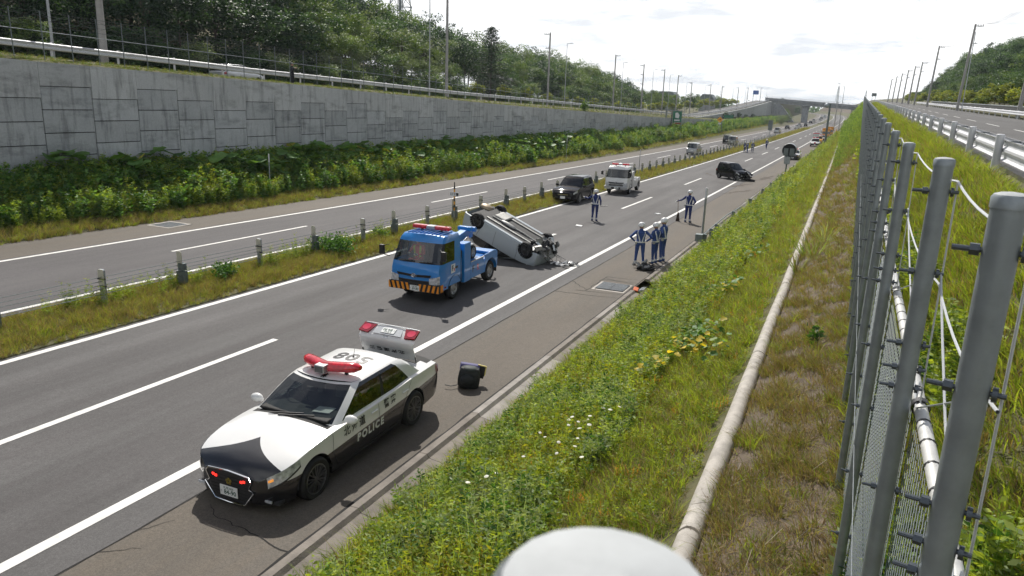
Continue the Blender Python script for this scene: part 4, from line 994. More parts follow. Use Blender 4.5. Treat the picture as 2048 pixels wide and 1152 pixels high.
def number_plate(parent, loc, face, top, big, wd=.33, ht=.165, flip=False):
    """face: 'front' (+x), 'rear' (-x)"""
    p = MB(); p.box((0, 0, 0), (.012, wd, ht)); o = p.build('number_plate', M['platew'], parent, .004, loc=loc)
    sg = 1 if face == 'front' else -1
    def fn(u0, v0): return lambda u, v: Vector((sg * .0085, (u + u0) * sg, v + v0))
    text_on('plate_text', top, ht * .30, fn(0, ht * .27), M['inkg'], o)
    text_on('plate_text', big, ht * .60, fn(wd * .08, -ht * .13), M['inkg'], o, bold=.002)
    text_on('plate_text', 'そ', ht * .26, fn(-wd * .41, -ht * .10), M['inkg'], o)
    return o
def mirror(parent, x, y, z, m, sg, s=1.0):
    mb = MB(); mb.ell((x, sg * (y + .10 * s), z), (.075 * s, .12 * s, .075 * s), 12, 8); mb.beam((x, sg * (y - .02), z - .03), (x, sg * (y + .06), z - .02), .05, .04); return mb.build('side_mirror', m, parent)
def beacon_bar(parent, x, z, half, sweep, seg=6, flat=False, ctr=True):
    lb = bpy.data.objects.new('light_bar', None); COL.objects.link(lb); lb.parent = parent; lb.location = (x, 0, z)
    for sg in (1, -1):
        mb = MB(); rows = []
        for t in np.linspace(0, 1, 9):
            y = sg * (.0 + t * half); xx = -sweep * t; k = 1 if t < .85 else 1 - (t - .85) / .15 * .55
            rows.append([(xx + (.11 * k * math.cos(a)) * 1.1, y, .085 + .088 * k * math.sin(a)) for a in np.linspace(0, 2 * math.pi, 13)[:-1]])
        mb.loft(rows, 0, True, closed=True); mb.add(rows[-1], [tuple(range(12))]); mb.build('beacon', M['red_lens'], lb)
        mb = MB(); mb.beam((-sweep * .6, sg * half * .6, -.06), (-sweep * .6, sg * half * .6, .03), .05, .05); mb.build('foot', M['trim'], lb)
    mb = MB(); mb.box((.075, 0, .085), (.20, .20, .14)); mb.build('speaker', M['alloy'], lb, .015)
    mb = MB(); mb.box((.178, 0, .085), (.006, .16, .10)); mb.build('speaker_grille', M['alloy_dk'], lb)
    return lb
HEAD_S = R(-90)       # facing the camera, against +Y
def on_road(u, y, h=0.0): return rp(u, y, h)
def road_pitch(y): return math.atan((zr(y + 2) - zr(y - 2)) / 4.0)

# ---- police sedan in the foreground
def police_paint(name, L1=.64, V=True):
    m = bpy.data.materials.new(name); m.use_nodes = True; t = m.node_tree; n = t.nodes; l = t.links; b = n['Principled BSDF']; b.inputs['Roughness'].default_value = .26; b.inputs['Coat Weight'].default_value = .9; b.inputs['Coat Roughness'].default_value = .03
    tcn = n.new('ShaderNodeTexCoord'); sp = n.new('ShaderNodeSeparateXYZ'); l.new(tcn.outputs['Object'], sp.inputs[0])
    def mth(op, a, bb=None):
        q = n.new('ShaderNodeMath'); q.operation = op
        for i, v in ((0, a), (1, bb)):
            if v is None: continue
            if isinstance(v, (int, float)): q.inputs[i].default_value = v
            else: l.new(v, q.inputs[i])
        return q.outputs[0]
    X, Y, Z = sp.outputs
    low = mth('LESS_THAN', Z, mth('ADD', mth('MULTIPLY', X, -.035), L1))
    vv = mth('GREATER_THAN', X, mth('SUBTRACT', 2.10, mth('MULTIPLY', mth('POWER', 2.718, mth('MULTIPLY', mth('ABSOLUTE', Y), -2.8)), .50)))
    nose = mth('GREATER_THAN', X, 2.02)
    k = mth('MAXIMUM', low, vv) if V else low
    mix = n.new('ShaderNodeMix'); mix.data_type = 'RGBA'; l.new(k, mix.inputs[0]); mix.inputs[6].default_value = (.78, .78, .77, 1); mix.inputs[7].default_value = (.010, .010, .012, 1); l.new(mix.outputs[2], b.inputs['Base Color'])
    return m
M['police'] = police_paint('police_two_tone')
def sedan_body():
    return Body([(-2.54, .88), (-2.47, .97), (-2.3, 1.02), (-1.75, 1.03), (-.4, .98), (.95, .975), (1.4, .945), (1.85, .865), (2.12, .785), (2.24, .70)],
                [(-2.54, .82), (-2.3, .93), (-1.5, .95), (0, .90), (.95, .90), (1.4, .875), (1.85, .795), (2.12, .71), (2.24, .63)],
                [(-2.54, .72), (-2.45, .82), (-2.2, .875), (-1.4, .90), (1.4, .90), (1.75, .885), (1.98, .83), (2.15, .71), (2.24, .56)],
                [(-2.54, .34), (-2.2, .26), (-1.4, .22), (1.4, .21), (1.9, .20), (2.24, .24)], (-1.425, 1.425), .335)
SEDAN_LV = [(.87, 1.06, -2.02, .82), (.94, .95, -1.93, .805), (1.12, .64, -1.70, .75), (1.275, .36, -1.48, .69), (1.325, .24, -1.36, .65), (1.34, .18, -1.30, .62)]
def police_sedan(label, loc, detail=True, lid=False, roof_no='508', side=(1, -1), yaw=0.0):
    c = thing('police_car', label, 'police car', loc, (0, -road_pitch(loc[1]), HEAD_S + yaw))
    B = sedan_body()
    dark_zones = [(-1.6, .98, .70, 1)] + ([(-2.45, -1.93, .66, 1)] if lid else [])  # open boot's shade is dark colour on the unbroken deck
    bo = B.build([M['police'], M['inter']], c, dark_zones)
    cab = cabin(c, SEDAN_LV, .07, [M['p_white']], (.46, .50), .84)
    for sx in (-1.425, 1.425):
        for sg in (1, -1): add_wheel(c, (sx, sg * .79, .335), .335, .215, 9, sg, dk=True)
    # lamps
    B.patch('headlight', 1.74, 2.19, lambda t: .84 - .22 * t, lambda t: 1.0, M['lens'], c, .007)
    B.patch('headlight_trim', 1.74, 2.195, lambda t: .79 - .22 * t, lambda t: .84 - .22 * t, M['trim'], c, .008)
    B.patch('turn_signal', 2.14, 2.185, .82, .90, M['amber'], c, .011, sides=(1,))
    B.patch('tail_light', -2.52, -2.28, .70, .95, M['tail'], c, .01)
    # grille
    xg = 2.285
    gp_ = [(-.38, .66), (.38, .66), (.43, .60), (.37, .46), (.43, .42), (.27, .20), (-.27, .20), (-.43, .42), (-.37, .46), (-.43, .60)]
    mb = MB(); mb.prism(gp_, xg - .03, xg, 'yz'); gr = mb.build('grille', M['trim'], c)
    mb = MB()
    for k in range(7): mb.box((xg + .002, 0, .26 + .055 * k), (.008, .72 - .02 * abs(k - 4), .012))
    mb.build('slat', M['inter'], gr)
    fr = [(-.43, .60), (-.38, .665), (0, .69), (.38, .665), (.43, .60), (.37, .47)]
    for line_ in (fr, [(-.37, .47), (-.43, .60)], [(.37, .47), (.46, .43), (.28, .19), (0, .175), (-.28, .19), (-.46, .43), (-.37, .47)]):
        mb = MB(); mb.tube([(xg + .008 - .10 * (abs(y) > .45) * (abs(y) - .45), y, z) for y, z in line_], .011, 6); mb.build('chrome_frame', M['chrome'], gr)
    if detail:
        for sg in (1, -1):
            mb = MB()
            for dy in (0, .05): mb.box((xg + .012, sg * .24 + dy * sg, .56 + dy * .3), (.01, .04, .035))
            mb.build('grille_flasher', M['led_red'], gr)
            mb = MB(); mb.box((2.20, sg * .62, .30), (.02, .16, .035)); mb.build('fog_light', M['lens'], c)
        mb = MB()
        for k in range(5):
            a = 2 * math.pi * k / 5 + math.pi / 2; mb.ell((xg + .012, .035 * math.cos(a), .515 + .035 * math.sin(a)), (.006, .026, .026), 8, 5)
        mb.build('crest', M['gold'], gr)
    number_plate(c, (xg + .02, 0, .36), 'front', '札幌 800', '84-90')
    for sg in (1, -1): mirror(c, .62, .86, .99, M['p_white'], sg)
    # seams, handles, lettering
    for pts in ([(.98, .88), (1.0, .6), (.86, .3)], [(-.28, .89), (-.28, .3)], [(-1.35, .93), (-1.20, .75), (-1.02, .55), (-.95, .3)], [(.86, .3), (-.95, .3)]):
        dense = []
        for a, b in zip(pts, pts[1:]): dense += [(lerp(a[0], b[0], t), lerp(a[1], b[1], t)) for t in np.linspace(0, 1, 8)]
        B.seam(dense, c)
    for sg in (1, -1):
        for x in (-.15, -1.12):
            mb = MB(); mb.box((x, sg * (B.side_y(x, .80) + .012), .80), (.20, .025, .035)); mb.build('door_handle', M['p_white'], c, .01)
    mb = MB(); rows = [[(x, 0 + y, B.top_z(x, y) + .003) for x in (.0, .01)] for y in (0,)]
    lb = beacon_bar(c, .0, 1.425, .58, .20)
    if detail:
        for sg in (1, -1):
            fn = lambda u, v, sg=sg: Vector((-u * sg, sg * (B.side_y(-u * sg, v) + .005), v))
            text_on('lettering', '北海道', .17, lambda u, v, f=fn, sg=sg: f(u - .42 * sg, v + .775), M['inkb'], c, bold=.004, space=1.45)
            text_on('lettering', '警察', .17, lambda u, v, f=fn, sg=sg: f(u + .62 * sg, v + .80), M['inkb'], c, bold=.004, space=1.45)
            text_on('lettering', 'POLICE', .185, lambda u, v, f=fn, sg=sg: f(u + .02 * sg, v + .535), M['inkw'], c, bold=.009, space=1.35)
        zt_ = lambda x, y: 1.34 + .07 * (1 - (y / .62) ** 2) * (.25 + .75 * max(0, 1 - ((x + .56) / .76) ** 4)) + .005
        text_on('roof_number', roof_no, .46, lambda u, v: Vector((v - .80, -u, zt_(v - .80, -u))), M['inkb'], c, bold=.008, space=1.1)
        text_on('roof_mark', '札', .15, lambda u, v: Vector((v + .07, -u + .03, zt_(v + .07, u) + .004)), M['inkb'], c, bold=.006)
        mb = MB(); mb.cyl((-.80, 0, 1.40), (-.85, 0, 1.56), .006, .003, 5); mb.cyl((-.80, 0, 1.395), (-.80, 0, 1.43), .025, .015, 8); mb.build('antenna', M['trim'], c)
        for sg in (1, -1):       # seats seen through the windscreen
            mb = MB(); mb.box((-.12, sg * .36, .98), (.14, .46, .32), 0, (0, -.2, 0)); s_ = mb.build('seat', M['seat'], c, .05)
            mb = MB(); mb.box((-.19, sg * .36, 1.19), (.09, .25, .16)); mb.build('headrest', M['seat'], s_, .04)
        mb = MB(); mb.box((.62, 0, .975), (.5, 1.35, .05)); mb.build('dashboard', M['inter'], c, .02)
        mb = MB(); mb.box((.55, .38, 1.008), (.26, .30, .012), 0, (0, -.1, .2)); mb.build('papers', M['platew'], c)
        mb = MB(); mb.lathe([(.19, 0), (.205, .01), (.19, .02), (.175, .01), (.19, 0)], 18, c=(0, 0, 0)); mb.build('steering_wheel', M['trim'], c, loc=(.32, -.36, 1.0), rot=(0, R(-65), 0))
        mb = MB(); mb.box((.36, 0, 1.24), (.03, .22, .06)); mb.build('rear_view_mirror', M['trim'], c, .01)
        for sg in (1, -1):
            mb = MB(); mb.beam((.98, sg * .1 - .3, .985), (.80, sg * .1 + .28, 1.01), .015, .02); mb.build('wiper', M['trim'], c)
    if lid:
        L_ = bpy.data.objects.new('boot_lid', None); COL.objects.link(L_); L_.parent = c; L_.location = (-1.95, 0, 1.045); L_.rotation_euler = (0, R(114), 0); L_.scale = (.62, .90, .88)
        prof = [(0, 0), (-.2, .004), (-.42, -.002), (-.60, -.018), (-.68, -.05), (-.715, -.11), (-.735, -.22), (-.76, -.36), (-.755, -.42)]
        mb = MB(); rows = []; rin = []
        for i, (x, z) in enumerate(prof):
            hw = .67 + (.02 if i > 3 else 0) - (.03 if i > 7 else 0)
            rows.append([(x + .05 * q * q * (1 if i > 3 else 0), q * hw, z - .03 * q ** 4) for q in (-1, -.96, -.8, -.5, 0, .5, .8, .96, 1)])
            rin.append([(a + .03, b * .97, c_ - .035) for a, b, c_ in rows[-1]])
        mb.loft(rows, 0, True); mb.loft(rin, 0, True); mb.loft([[r_[0] for r_ in rows], [r_[0] for r_ in rin]], 0, False); mb.loft([[r_[-1] for r_ in rows], [r_[-1] for r_ in rin]], 0, False); mb.loft([rows[-1], rin[-1]], 0, False); mb.loft([rows[0], rin[0]], 0, False)
        mb.build('lid_panel', M['p_white'], L_)
        mb = MB(); mb.prism([(-.30, -.36), (.30, -.36), (.36, -.12), (-.36, -.12)], -.742, -.752, 'yz'); mb.build('plate_recess', M['p_silver'], L_)
        mb = MB(); mb.box((-.775, 0, -.40), (.02, 1.28, .03)); mb.build('garnish', M['p_silver'], L_, .008)
        for sg in (1, -1):
            mb = MB(); mb.prism([(sg * .36, -.38), (sg * .69, -.40), (sg * .70, -.13), (sg * .46, -.10)], -.715, -.768, 'yz'); tl = mb.build('tail_light', M['tail'], L_)
            mb = MB(); mb.lathe([(.10, -.772), (.095, -.778), (.07, -.776), (.001, -.774)], 18, axis='x', c=(0, sg * .56, -.255)); mb.build('lamp_ring', M['tail_in'], tl)
        number_plate(L_, (-.765, 0, -.245), 'rear', '札幌 800', '84-90')
        mb = MB(); mb.lathe([(.052, 0), (.058, .004), (.05, .006)], 16, axis='x', c=(-.735, 0, -.085)); mb.lathe([(.025, 0), (.03, .004), (.024, .006)], 12, axis='x', c=(-.737, 0, -.08)); mb.build('emblem', M['chrome'], L_)
        text_on('lettering', '北海道警察', .15, lambda u, v: Vector((v - .30, -u, .008 + -.03 * (abs(u) / .67) ** 4)), M['inkb'], L_, bold=.004, space=1.5)
        for sg in (1, -1):
            mb = MB(); mb.tube([(-1.97, sg * .60, 1.0), (-1.95, sg * .60, 1.08), (-1.93, sg * .60, 1.13)], .012, 6); mb.build('hinge', M['trim'], c)
        mb = MB(); mb.box((-2.2, 0, .86), (.5, 1.25, .04)); mb.build('boot_floor', M['inter'], c)
    return c
crown = police_sedan('black and white police sedan with roof number 508 and boot lid open', on_road(1.43, 9.50), lid=True)
# ---- blue tow truck
def chevron_bumper(parent, x, z, half, ht, mA, mB):
    mb = MB(); rows = []
    bp_ = [(0, 1)]
    mb.box((x, 0, z), (.14, 2 * half, ht)); b = mb.build('bumper', mA, parent, .03)
    k = 0
    for sg in (1, -1):
        for i in range(6):
            y0 = .14 + i * .165
            if y0 > half - .06: break
            a0, a1 = y0, min(y0 + .085, half - .005); dx = .06
            mb = MB(); mb.prism([(sg * a0, z - ht / 2 + .02), (sg * a1, z - ht / 2 + .02), (sg * min(a1 + dx, half - .002), z + ht / 2 - .03), (sg * min(a0 + dx, half - .03), z + ht / 2 - .03)], x + .0715, x + .076, 'yz'); mb.build('stripe', mB, b)
    for sg in (1, -1):
        mb = MB(); mb.box((x - .12, sg * (half + .003), z), (.16, .008, ht - .04)); mb.build('stripe', mB, b)
    return b
def cabover(parent, pm, W2=.87, H=2.06, z0=.50, glassF='glass', ribs=True, xf=.0):
    """cab shell: windscreen faces +x; returns the parts"""
    lv = [(z0, .0, -1.45, W2), (z0 + .12, .02, -1.45, W2), (z0 + .55, .0, -1.46, W2), (z0 + .70, -.05, -1.46, W2 - .004), (z0 + .76, -.075, -1.46, W2 - .01), (z0 + 1.36, -.36, -1.46, W2 - .07), (z0 + 1.45, -.42, -1.46, W2 - .09), (H - .015, -.53, -1.46, W2 - .13)]
    def outline(l):
        z, xf_, xr_, hw = l; pts = []
        for q in (0, .35, .65, .86, .95): pts.append((xf_ - .07 * q * q * q, q * hw, z))
        pts.append((xf_ - .16, hw, z))
        for t in (.30, .62, .9): pts.append((lerp(xf_ - .16, xr_, t), hw, z))
        pts += [(xr_, hw, z), (xr_, hw * .8, z), (xr_, 0, z)]
        return pts
    typ = ['F'] * 4 + ['A', 'S', 'S', 'P', 'P', 'Bk', 'Bk']; O = [outline(l) for l in lv]; parts = {}
    for i in range(len(lv) - 1):
        for k, ty in enumerate(typ):
            for sg in (1, -1):
                q = [(a, b * sg, c) for a, b, c in (O[i][k], O[i][k + 1], O[i + 1][k + 1], O[i + 1][k])]
                key = 'cab'
                if i == 4 and ty == 'F': key = 'windshield'
                if i == 4 and ty == 'S' : key = f'side_window{sg}'
                if i == 4 and ty == 'A': key = f'pillar{sg}'
                parts.setdefault(key, MB()).add(q, [(0, 1, 2, 3) if sg < 0 else (3, 2, 1, 0)], 0, True)
    top = O[-1]; rows = [[(a, b * q, c + .035 * (1 - q * q)) for q in (1, .7, .35, 0, -.35, -.7, -1)] for a, b, c in top]; parts['cab'].loft(rows, 0, True)
    for key, mb in parts.items():
        nm = key.rstrip('-1'); m_ = {'cab': pm, 'windshield': M[glassF], 'side_window': M['glass_dk'], 'pillar': M['trim']}[nm]
        o = mb.build(nm, m_, parent, loc=(xf, 0, 0))
        if nm == 'cab':
            bm = bmesh.new(); bm.from_mesh(o.data); bmesh.ops.remove_doubles(bm, verts=bm.verts, dist=.001); bmesh.ops.recalc_face_normals(bm, faces=bm.faces); bm.to_mesh(o.data); bm.free(); o.data.set_sharp_from_angle(angle=R(38))
        # windows' black surround
    mb = MB()
    for sg in (1, -1): mb.loft([[(lerp(a[0], b[0], .5 + .5 * .0), a[1] * 1, a[2]) for a, b in ((O[4][k], O[5][k]),)] for k in range(2)], 0)
    if ribs:
        for k in range(9):
            y = -.56 + .14 * k; mb = MB(); mb.beam((xf - .60, y, H + .035 * (1 - (y / .74) ** 2) + .008), (xf - 1.40, y, H + .035 * (1 - (y / .74) ** 2) + .01), .045, .035); mb.build('roof_rib', pm, parent, .008)
    return lv
def truck_mirror(parent, x, y, z, sg):
    o = bpy.data.objects.new('side_mirror', None); COL.objects.link(o); o.parent = parent
    mb = MB(); mb.box((x, sg * y, z), (.10, .17, .30)); mb.build('mirror_housing', M['trim'], o, .03)
    mb = MB(); mb.tube([(x - .1, sg * (y - .22), z - .2), (x, sg * (y - .1), z - .16), (x, sg * y, z - .1)], .014, 6); mb.tube([(x - .12, sg * (y - .2), z + .16), (x, sg * y, z + .1)], .010, 6); mb.build('mirror_arm', M['trim'], o)
def tow_truck(label, loc, pm, blue=True, yaw=0.0):
    t = thing('tow_truck', label, 'tow truck', loc, (0, -road_pitch(loc[1]), HEAD_S + yaw))
    XF = 1.0                      # cab front, local x; front axle at 0, rear axle at -2.62
    cabover(t, pm, xf=XF, ribs=blue, glassF='glass_clear')
    W2 = .87
    # face: grille bar, lamps, emblem
    mb = MB(); mb.prism([(-.60, .94), (-.56, .865), (0, .835), (.56, .865), (.60, .94), (0, .905)], XF + .012, XF + .03, 'yz'); mb.build('grille', M['trim'], t)
    mb = MB(); mb.box((XF - .01, 0, .70), (.06, 1.2, .10)); mb.build('lower_grille', M['trim'], t, .02)
    for sg in (1, -1):
        mb = MB(); rows = []
        for y in np.linspace(.54, .865, 7):
            xx = XF + .028 - .20 * max(0, (y - .78) / .09) ** 2 * .5; t_ = (y - .54) / .325; rows.append([(xx, sg * y, .645 + .01 * t_), (xx + .004, sg * y, .76 + .03 * t_), (xx - .004, sg * y, .84 + .085 * t_)])
        mb.loft(rows, 0, True); mb.build('headlight', M['lens'], t)
        truck_mirror(t, XF + .10, 1.08, 1.60, sg)
        mb = MB(); mb.beam((XF - .03, sg * .35 - .18, 1.29), (XF - .04, sg * .35 + .30, 1.33), .02, .025); mb.build('wiper', M['trim'], t)
    em = MB()
    for (a, b) in ((.085, .06), (.032, .056), (.06, .022)):
        em.tube([(XF + .04, a * math.cos(q), .89 + b * math.sin(q) + (.02 if b < .03 else 0)) for q in np.linspace(0, 2 * math.pi, 21)], .008, 5)
    em.build('emblem', M['chrome'], t)
    if blue: chevron_bumper(t, XF - .02, .53, .89, .27, M['trim'], mat('hazard_orange', (.85, .30, .02), .5))
    else:
        mb = MB(); mb.box((XF - .02, 0, .53), (.14, 1.76, .25)); mb.build('bumper', M['p_silver'], t, .03)
        mb = MB(); mb.box((XF + .055, 0, .50), (.02, .7, .14)); mb.build('bumper_slot', M['trim'], t)
        mb = MB(); mb.box((XF + .01, 0, .80), (.05, 1.0, .05)); mb.build('grille_bar', M['chrome'], t, .01)
    number_plate(t, (XF + .068, .05, .50), 'front', '札幌 800', '69-80', .33, .165)
    for sg in (1, -1):
        add_wheel(t, (0, sg * .76, .36), .36, .20, 8, sg, truck=True); add_wheel(t, (-2.62, sg * .76, .36), .36, .21, 8, sg, truck=True)
        # arches and side step
        mb = MB(); mb.loft([[(.43 * math.cos(a), sg * yy, .36 + .43 * math.sin(a)) for a in np.linspace(.1, math.pi - .1, 11)] for yy in (.60, .885)], 0, True); mb.build('wheel_arch', M['trim'], t)
        mb = MB(); mb.prism([(.43, .44), (.95, .44), (.95, .60), (.40, .62)], sg * .80, sg * .872, 'xz'); mb.build('front_skirt', pm, t)
        mb = MB(); mb.box((-.10, sg * .884, 1.02), (.16, .02, .07)); mb.build('door_handle', M['trim'], t, .01)
        mb = MB(); mb.box((.62, sg * .878, .52), (.09, .02, .05)); mb.build('side_lamp', M['tail'], t)
        pts = [(.80, 1.20), (.80, .62), (.50, .62)]
        mb = MB(); mb.box((-.40, sg * .874, 1.05), (.006, .008, 1.0)); mb.build('door_seam', M['inter'], t)
    mb = MB(); mb.box((-.55, 0, .95), (.10, 1.62, 1.0)); mb.build('cab_gap', M['inter'], t)
    mb = MB(); mb.box((-1.6, 0, .52), (3.4, .75, .22)); mb.build('chassis', M['under'], t)
    mb = MB(); mb.box((.25, 0, .56), (1.3, 1.55, .12)); mb.build('cab_floor', M['under'], t)
    # side lockers, deck, fenders
    for sg in (1, -1):
        mb = MB(); mb.box((-.87, sg * .73, 1.02), (.44, .30, 1.28)); mb.build('side_locker', pm, t, .015)
        mb = MB(); mb.prism([(-1.09, .42), (-2.18, .42), (-2.22, .66), (-2.05, .96), (-1.09, .96)], sg * .62, sg * .88, 'xz'); mb.build('side_panel', pm, t)
        mb = MB(); rows = []
        for a in np.linspace(.15, math.pi - .05, 12): rows.append([(-2.62 + .47 * math.cos(a), sg * yy, .36 + .47 * math.sin(a)) for yy in (.58, .89)])
        mb.loft(rows, 0, True)
        ft = [(-2.62 + .47 * math.cos(a), .36 + .47 * math.sin(a)) for a in np.linspace(.15, math.pi - .05, 12)]
        mb.prism(ft + [(-3.15, .5), (-3.15, .98), (-2.9, 1.06), (-2.15, 1.02)], sg * .855, sg * .888, 'xz'); mb.build('rear_fender', pm, t)
        mb = MB(); mb.box((-1.65, sg * .86, .975), (1.1, .05, .03)); mb.build('trim_strip', M['chrome'], t)
        mb = MB(); mb.box((-3.12, sg * .74, .42), (.03, .26, .34)); mb.build('mud_flap', M['rubber'], t)
    mb = MB(); mb.box((-2.05, 0, .86), (2.0, 1.2, .08)); mb.build('deck', pm if blue else M['p_silver'], t, .01)
    mb = MB(); mb.box((-2.95, 0, .96), (.42, 1.7, .10)); mb.build('rear_deck', pm, t, .02)
    # spare dolly wheels on the deck
    for dx in (-1.32, -1.68):
        w_ = add_wheel(t, (dx, .60, 1.18), .24, .17, 8, 1, truck=True); add_wheel(t, (dx, -.60, 1.18), .24, .17, 8, -1, truck=True)
    mb = MB(); mb.box((-1.50, 0, 1.43), (.56, 1.3, .06)); mb.build('dolly_frame', M['p_silver'], t, .02)
    # boom
    mb = MB(); mb.box((-1.0, 0, 1.30), (.45, .6, .75)); mb.build('winch_box', pm, t, .02)
    mb = MB(); mb.beam((-.85, 0, 1.42), (-2.55, 0, 1.70), .26, .24); mb.build('boom', pm, t, .02)
    mb = MB(); mb.beam((-1.15, .22, 1.28), (-2.2, .2, 1.58), .07, .07); mb.build('boom_ram', M['chrome'], t)
    mb = MB(); mb.beam((-2.38, -.26, 1.80), (-2.38, .26, 1.80), .16, .14); mb.beam((-2.62, -.13, 1.56), (-2.62, .13, 1.56), .2, .2); mb.cyl((-2.58, -.3, 1.76), (-2.58, .3, 1.76), .09, n=12); mb.build('boom_head', pm, t, .02)
    mb = MB(); mb.cyl((-2.62, 0, 1.6), (-2.9, 0, 1.35), .014, n=5); mb.build('winch_cable', M['band'], t)
    mb = MB(); mb.beam((-2.9, 0, .48), (-3.55, 0, .44), .14, .12); mb.beam((-3.5, -.6, .42), (-3.5, .6, .42), .12, .10); mb.build('wheel_lift', pm, t, .02)
    mb = MB(); mb.tube([(-3.5, .55, .42), (-3.62, .58, .3), (-3.7, .5, .22)], .03, 6); mb.build('tow_hook', M['trim'], t)
    # light bar on the roof
    lb = bpy.data.objects.new('light_bar', None); COL.objects.link(lb); lb.parent = t; lb.location = (-.10, 0, 2.20)
    for sg in (1, -1):
        mb = MB(); mb.box((0, sg * .40, 0), (.20, .52, .12)); mb.build('beacon', M['red_lens'], lb, .03)
        mb = MB(); mb.box((0, sg * .35, -.09), (.06, .06, .08)); mb.build('foot', M['trim'], lb)
    mb = MB(); mb.box((.01, 0, 0), (.22, .30, .13)); mb.build('speaker', M['p_silver'], lb, .03)
    # interior
    for sg in (1, -1):
        mb = MB(); mb.box((-.18, sg * .42, 1.25), (.14, .5, .62), 0, (0, -.12, 0)); mb.build('seat', M['seat'], t, .05)
    mb = MB(); mb.box((.66, 0, 1.18), (.30, 1.5, .12)); mb.build('dashboard', M['inter'], t, .03)
    mb = MB(); mb.lathe([(.20, 0), (.215, .012), (.20, .024), (.185, .012), (.20, 0)], 20); mb.build('steering_wheel', M['trim'], t, loc=(.42, -.42, 1.34), rot=(0, R(-40), 0))
    mb = MB(); mb.box((-.42, 0, 1.3), (.04, 1.5, .9)); mb.build('rear_lining', M['inter'], t)
    if blue:
        pl_ = MB(); pl_.box((.12, .879, 1.02), (.26, .008, .28)); d = pl_.build('door_sign', M['platew'], t)
        text_on('sign_letter', 'F', .24, lambda u, v: Vector((.16 - u, .8845, 1.02 + v)), M['inkb'], d, bold=.008)
        text_on('sign_letter', 'R', .13, lambda u, v: Vector((.05 - u, .8845, .97 + v)), M['tail_in'], d, bold=.006)
        for j, (ch, x, mm) in enumerate((('F', -1.28, 'inkb'), ('R', -1.62, 'tail_in'))): text_on('side_letter', ch, .30, lambda u, v, x=x: Vector((x - u, .8835, .70 + v)), M[mm], t, bold=.006)
    return t
TT = tow_truck('bright blue tow truck with orange and black striped bumper', on_road(-2.48, 19.8), M['p_blue'])
WT2 = tow_truck('white tow truck with red light bar parked behind the black SUV', on_road(-6.25, 54.6), M['p_white'], blue=False, yaw=0.02)

# ---- generic car
def car(label, name, cat, loc, spec, pm, rot, plate=True, lights='front', glassF='glass_dk', bar=False, simple=True, group=None, lvl=None, rails=False, tail_h=.78, pitch=None, mirrors=True, front_extra=True):
    c = thing(name, label, cat, loc, rot, group)
    B = Body(*spec['body'], spec['ax'], spec['R']); lv = lvl or spec['lv']
    B.build([pm, M['inter']], c, [(lv[0][2] + .2, lv[0][1] - .15, .66, 1)], step=.09)
    cabin(c, lv, spec.get('dome', .05), [pm], glassF=glassF, cfrac=spec.get('c', .82), curve=spec.get('curve', .14))
    for sx in spec['ax']:
        for sg in (1, -1): add_wheel(c, (sx, sg * (B.W(sx) - .11), spec['R']), spec['R'], .2, 10, sg)
    x1, x0 = B.x1, B.x0
    B.patch('headlight', x1 - .42, x1 - .04, .76, .99, M['lens'], c, .008)
    B.patch('tail_light', x0 + .03, x0 + .26, .70, .99, M['tail'], c, .010)
    zf = lerp(B.B(x1), B.H(x1), .62)
    mb = MB(); mb.prism([(-.34, zf - .06), (.34, zf - .06), (.38, zf + .08), (-.38, zf + .08)], x1 + .03, x1 + .045, 'yz'); g_ = mb.build('grille', M['trim'], c)
    mb = MB(); mb.box((x1 + .048, 0, zf + .04), (.006, .66, .02)); mb.build('grille_bar', M['chrome'], g_)
    mb = MB(); mb.box((x1 + .02, 0, B.B(x1) + .10), (.06, 1.1, .09)); mb.build('air_intake', M['trim'], c)
    if plate:
        for s_, xx, zz in ((1, x1 + .052, zf - .14), (-1, x0 - .052, lerp(B.B(x0), B.H(x0), .6))):
            mb = MB(); mb.box((xx, 0, zz), (.012, .33, .165)); mb.build('number_plate', M['platew'], c)
    if mirrors:
        for sg in (1, -1): mirror(c, lv[0][1] - .38, lv[0][3] + .03, lv[1][0] + .06, pm, sg, 1.05)
    for sg in (1, -1):
        for fx in (.0, ):
            dense = [(x, z) for x, z in zip(np.full(8, lerp(lv[0][1] - .4, lv[0][2], .46)), np.linspace(B.B(0) + .1, B.H(0) - .02, 8))]; B.seam(dense, c, (sg,))
        mb = MB(); mb.box((.05, sg * (B.side_y(.05, B.H(0) - .12) + .01), B.H(0) - .12), (.18, .025, .035)); mb.build('door_handle', pm, c)
    if bar: beacon_bar(c, lerp(lv[-1][1], lv[-1][2], .35), lv[-1][0] + spec.get('dome', .05) + .05, .56, .12)
    return c
SUV = dict(body=([(-2.3, .98), (-2.2, 1.05), (-.5, 1.05), (1.0, 1.08), (1.6, 1.02), (2.1, .92), (2.28, .80)], [(-2.3, .92), (-2.1, 1.0), (0, .98), (1.0, 1.0), (1.6, .95), (2.1, .84), (2.28, .72)], [(-2.3, .76), (-2.15, .87), (-1.4, .915), (1.4, .915), (1.95, .88), (2.2, .77), (2.28, .66)], [(-2.3, .42), (-1.4, .30), (1.4, .28), (2.28, .34)]), ax=(-1.33, 1.33), R=.36,
           lv=[(.95, 1.1, -2.18, .83), (1.03, 1.0, -2.16, .82), (1.25, .70, -2.08, .77), (1.52, .32, -1.92, .70), (1.60, .18, -1.84, .66), (1.62, .1, -1.8, .63)], dome=.05, c=.88)
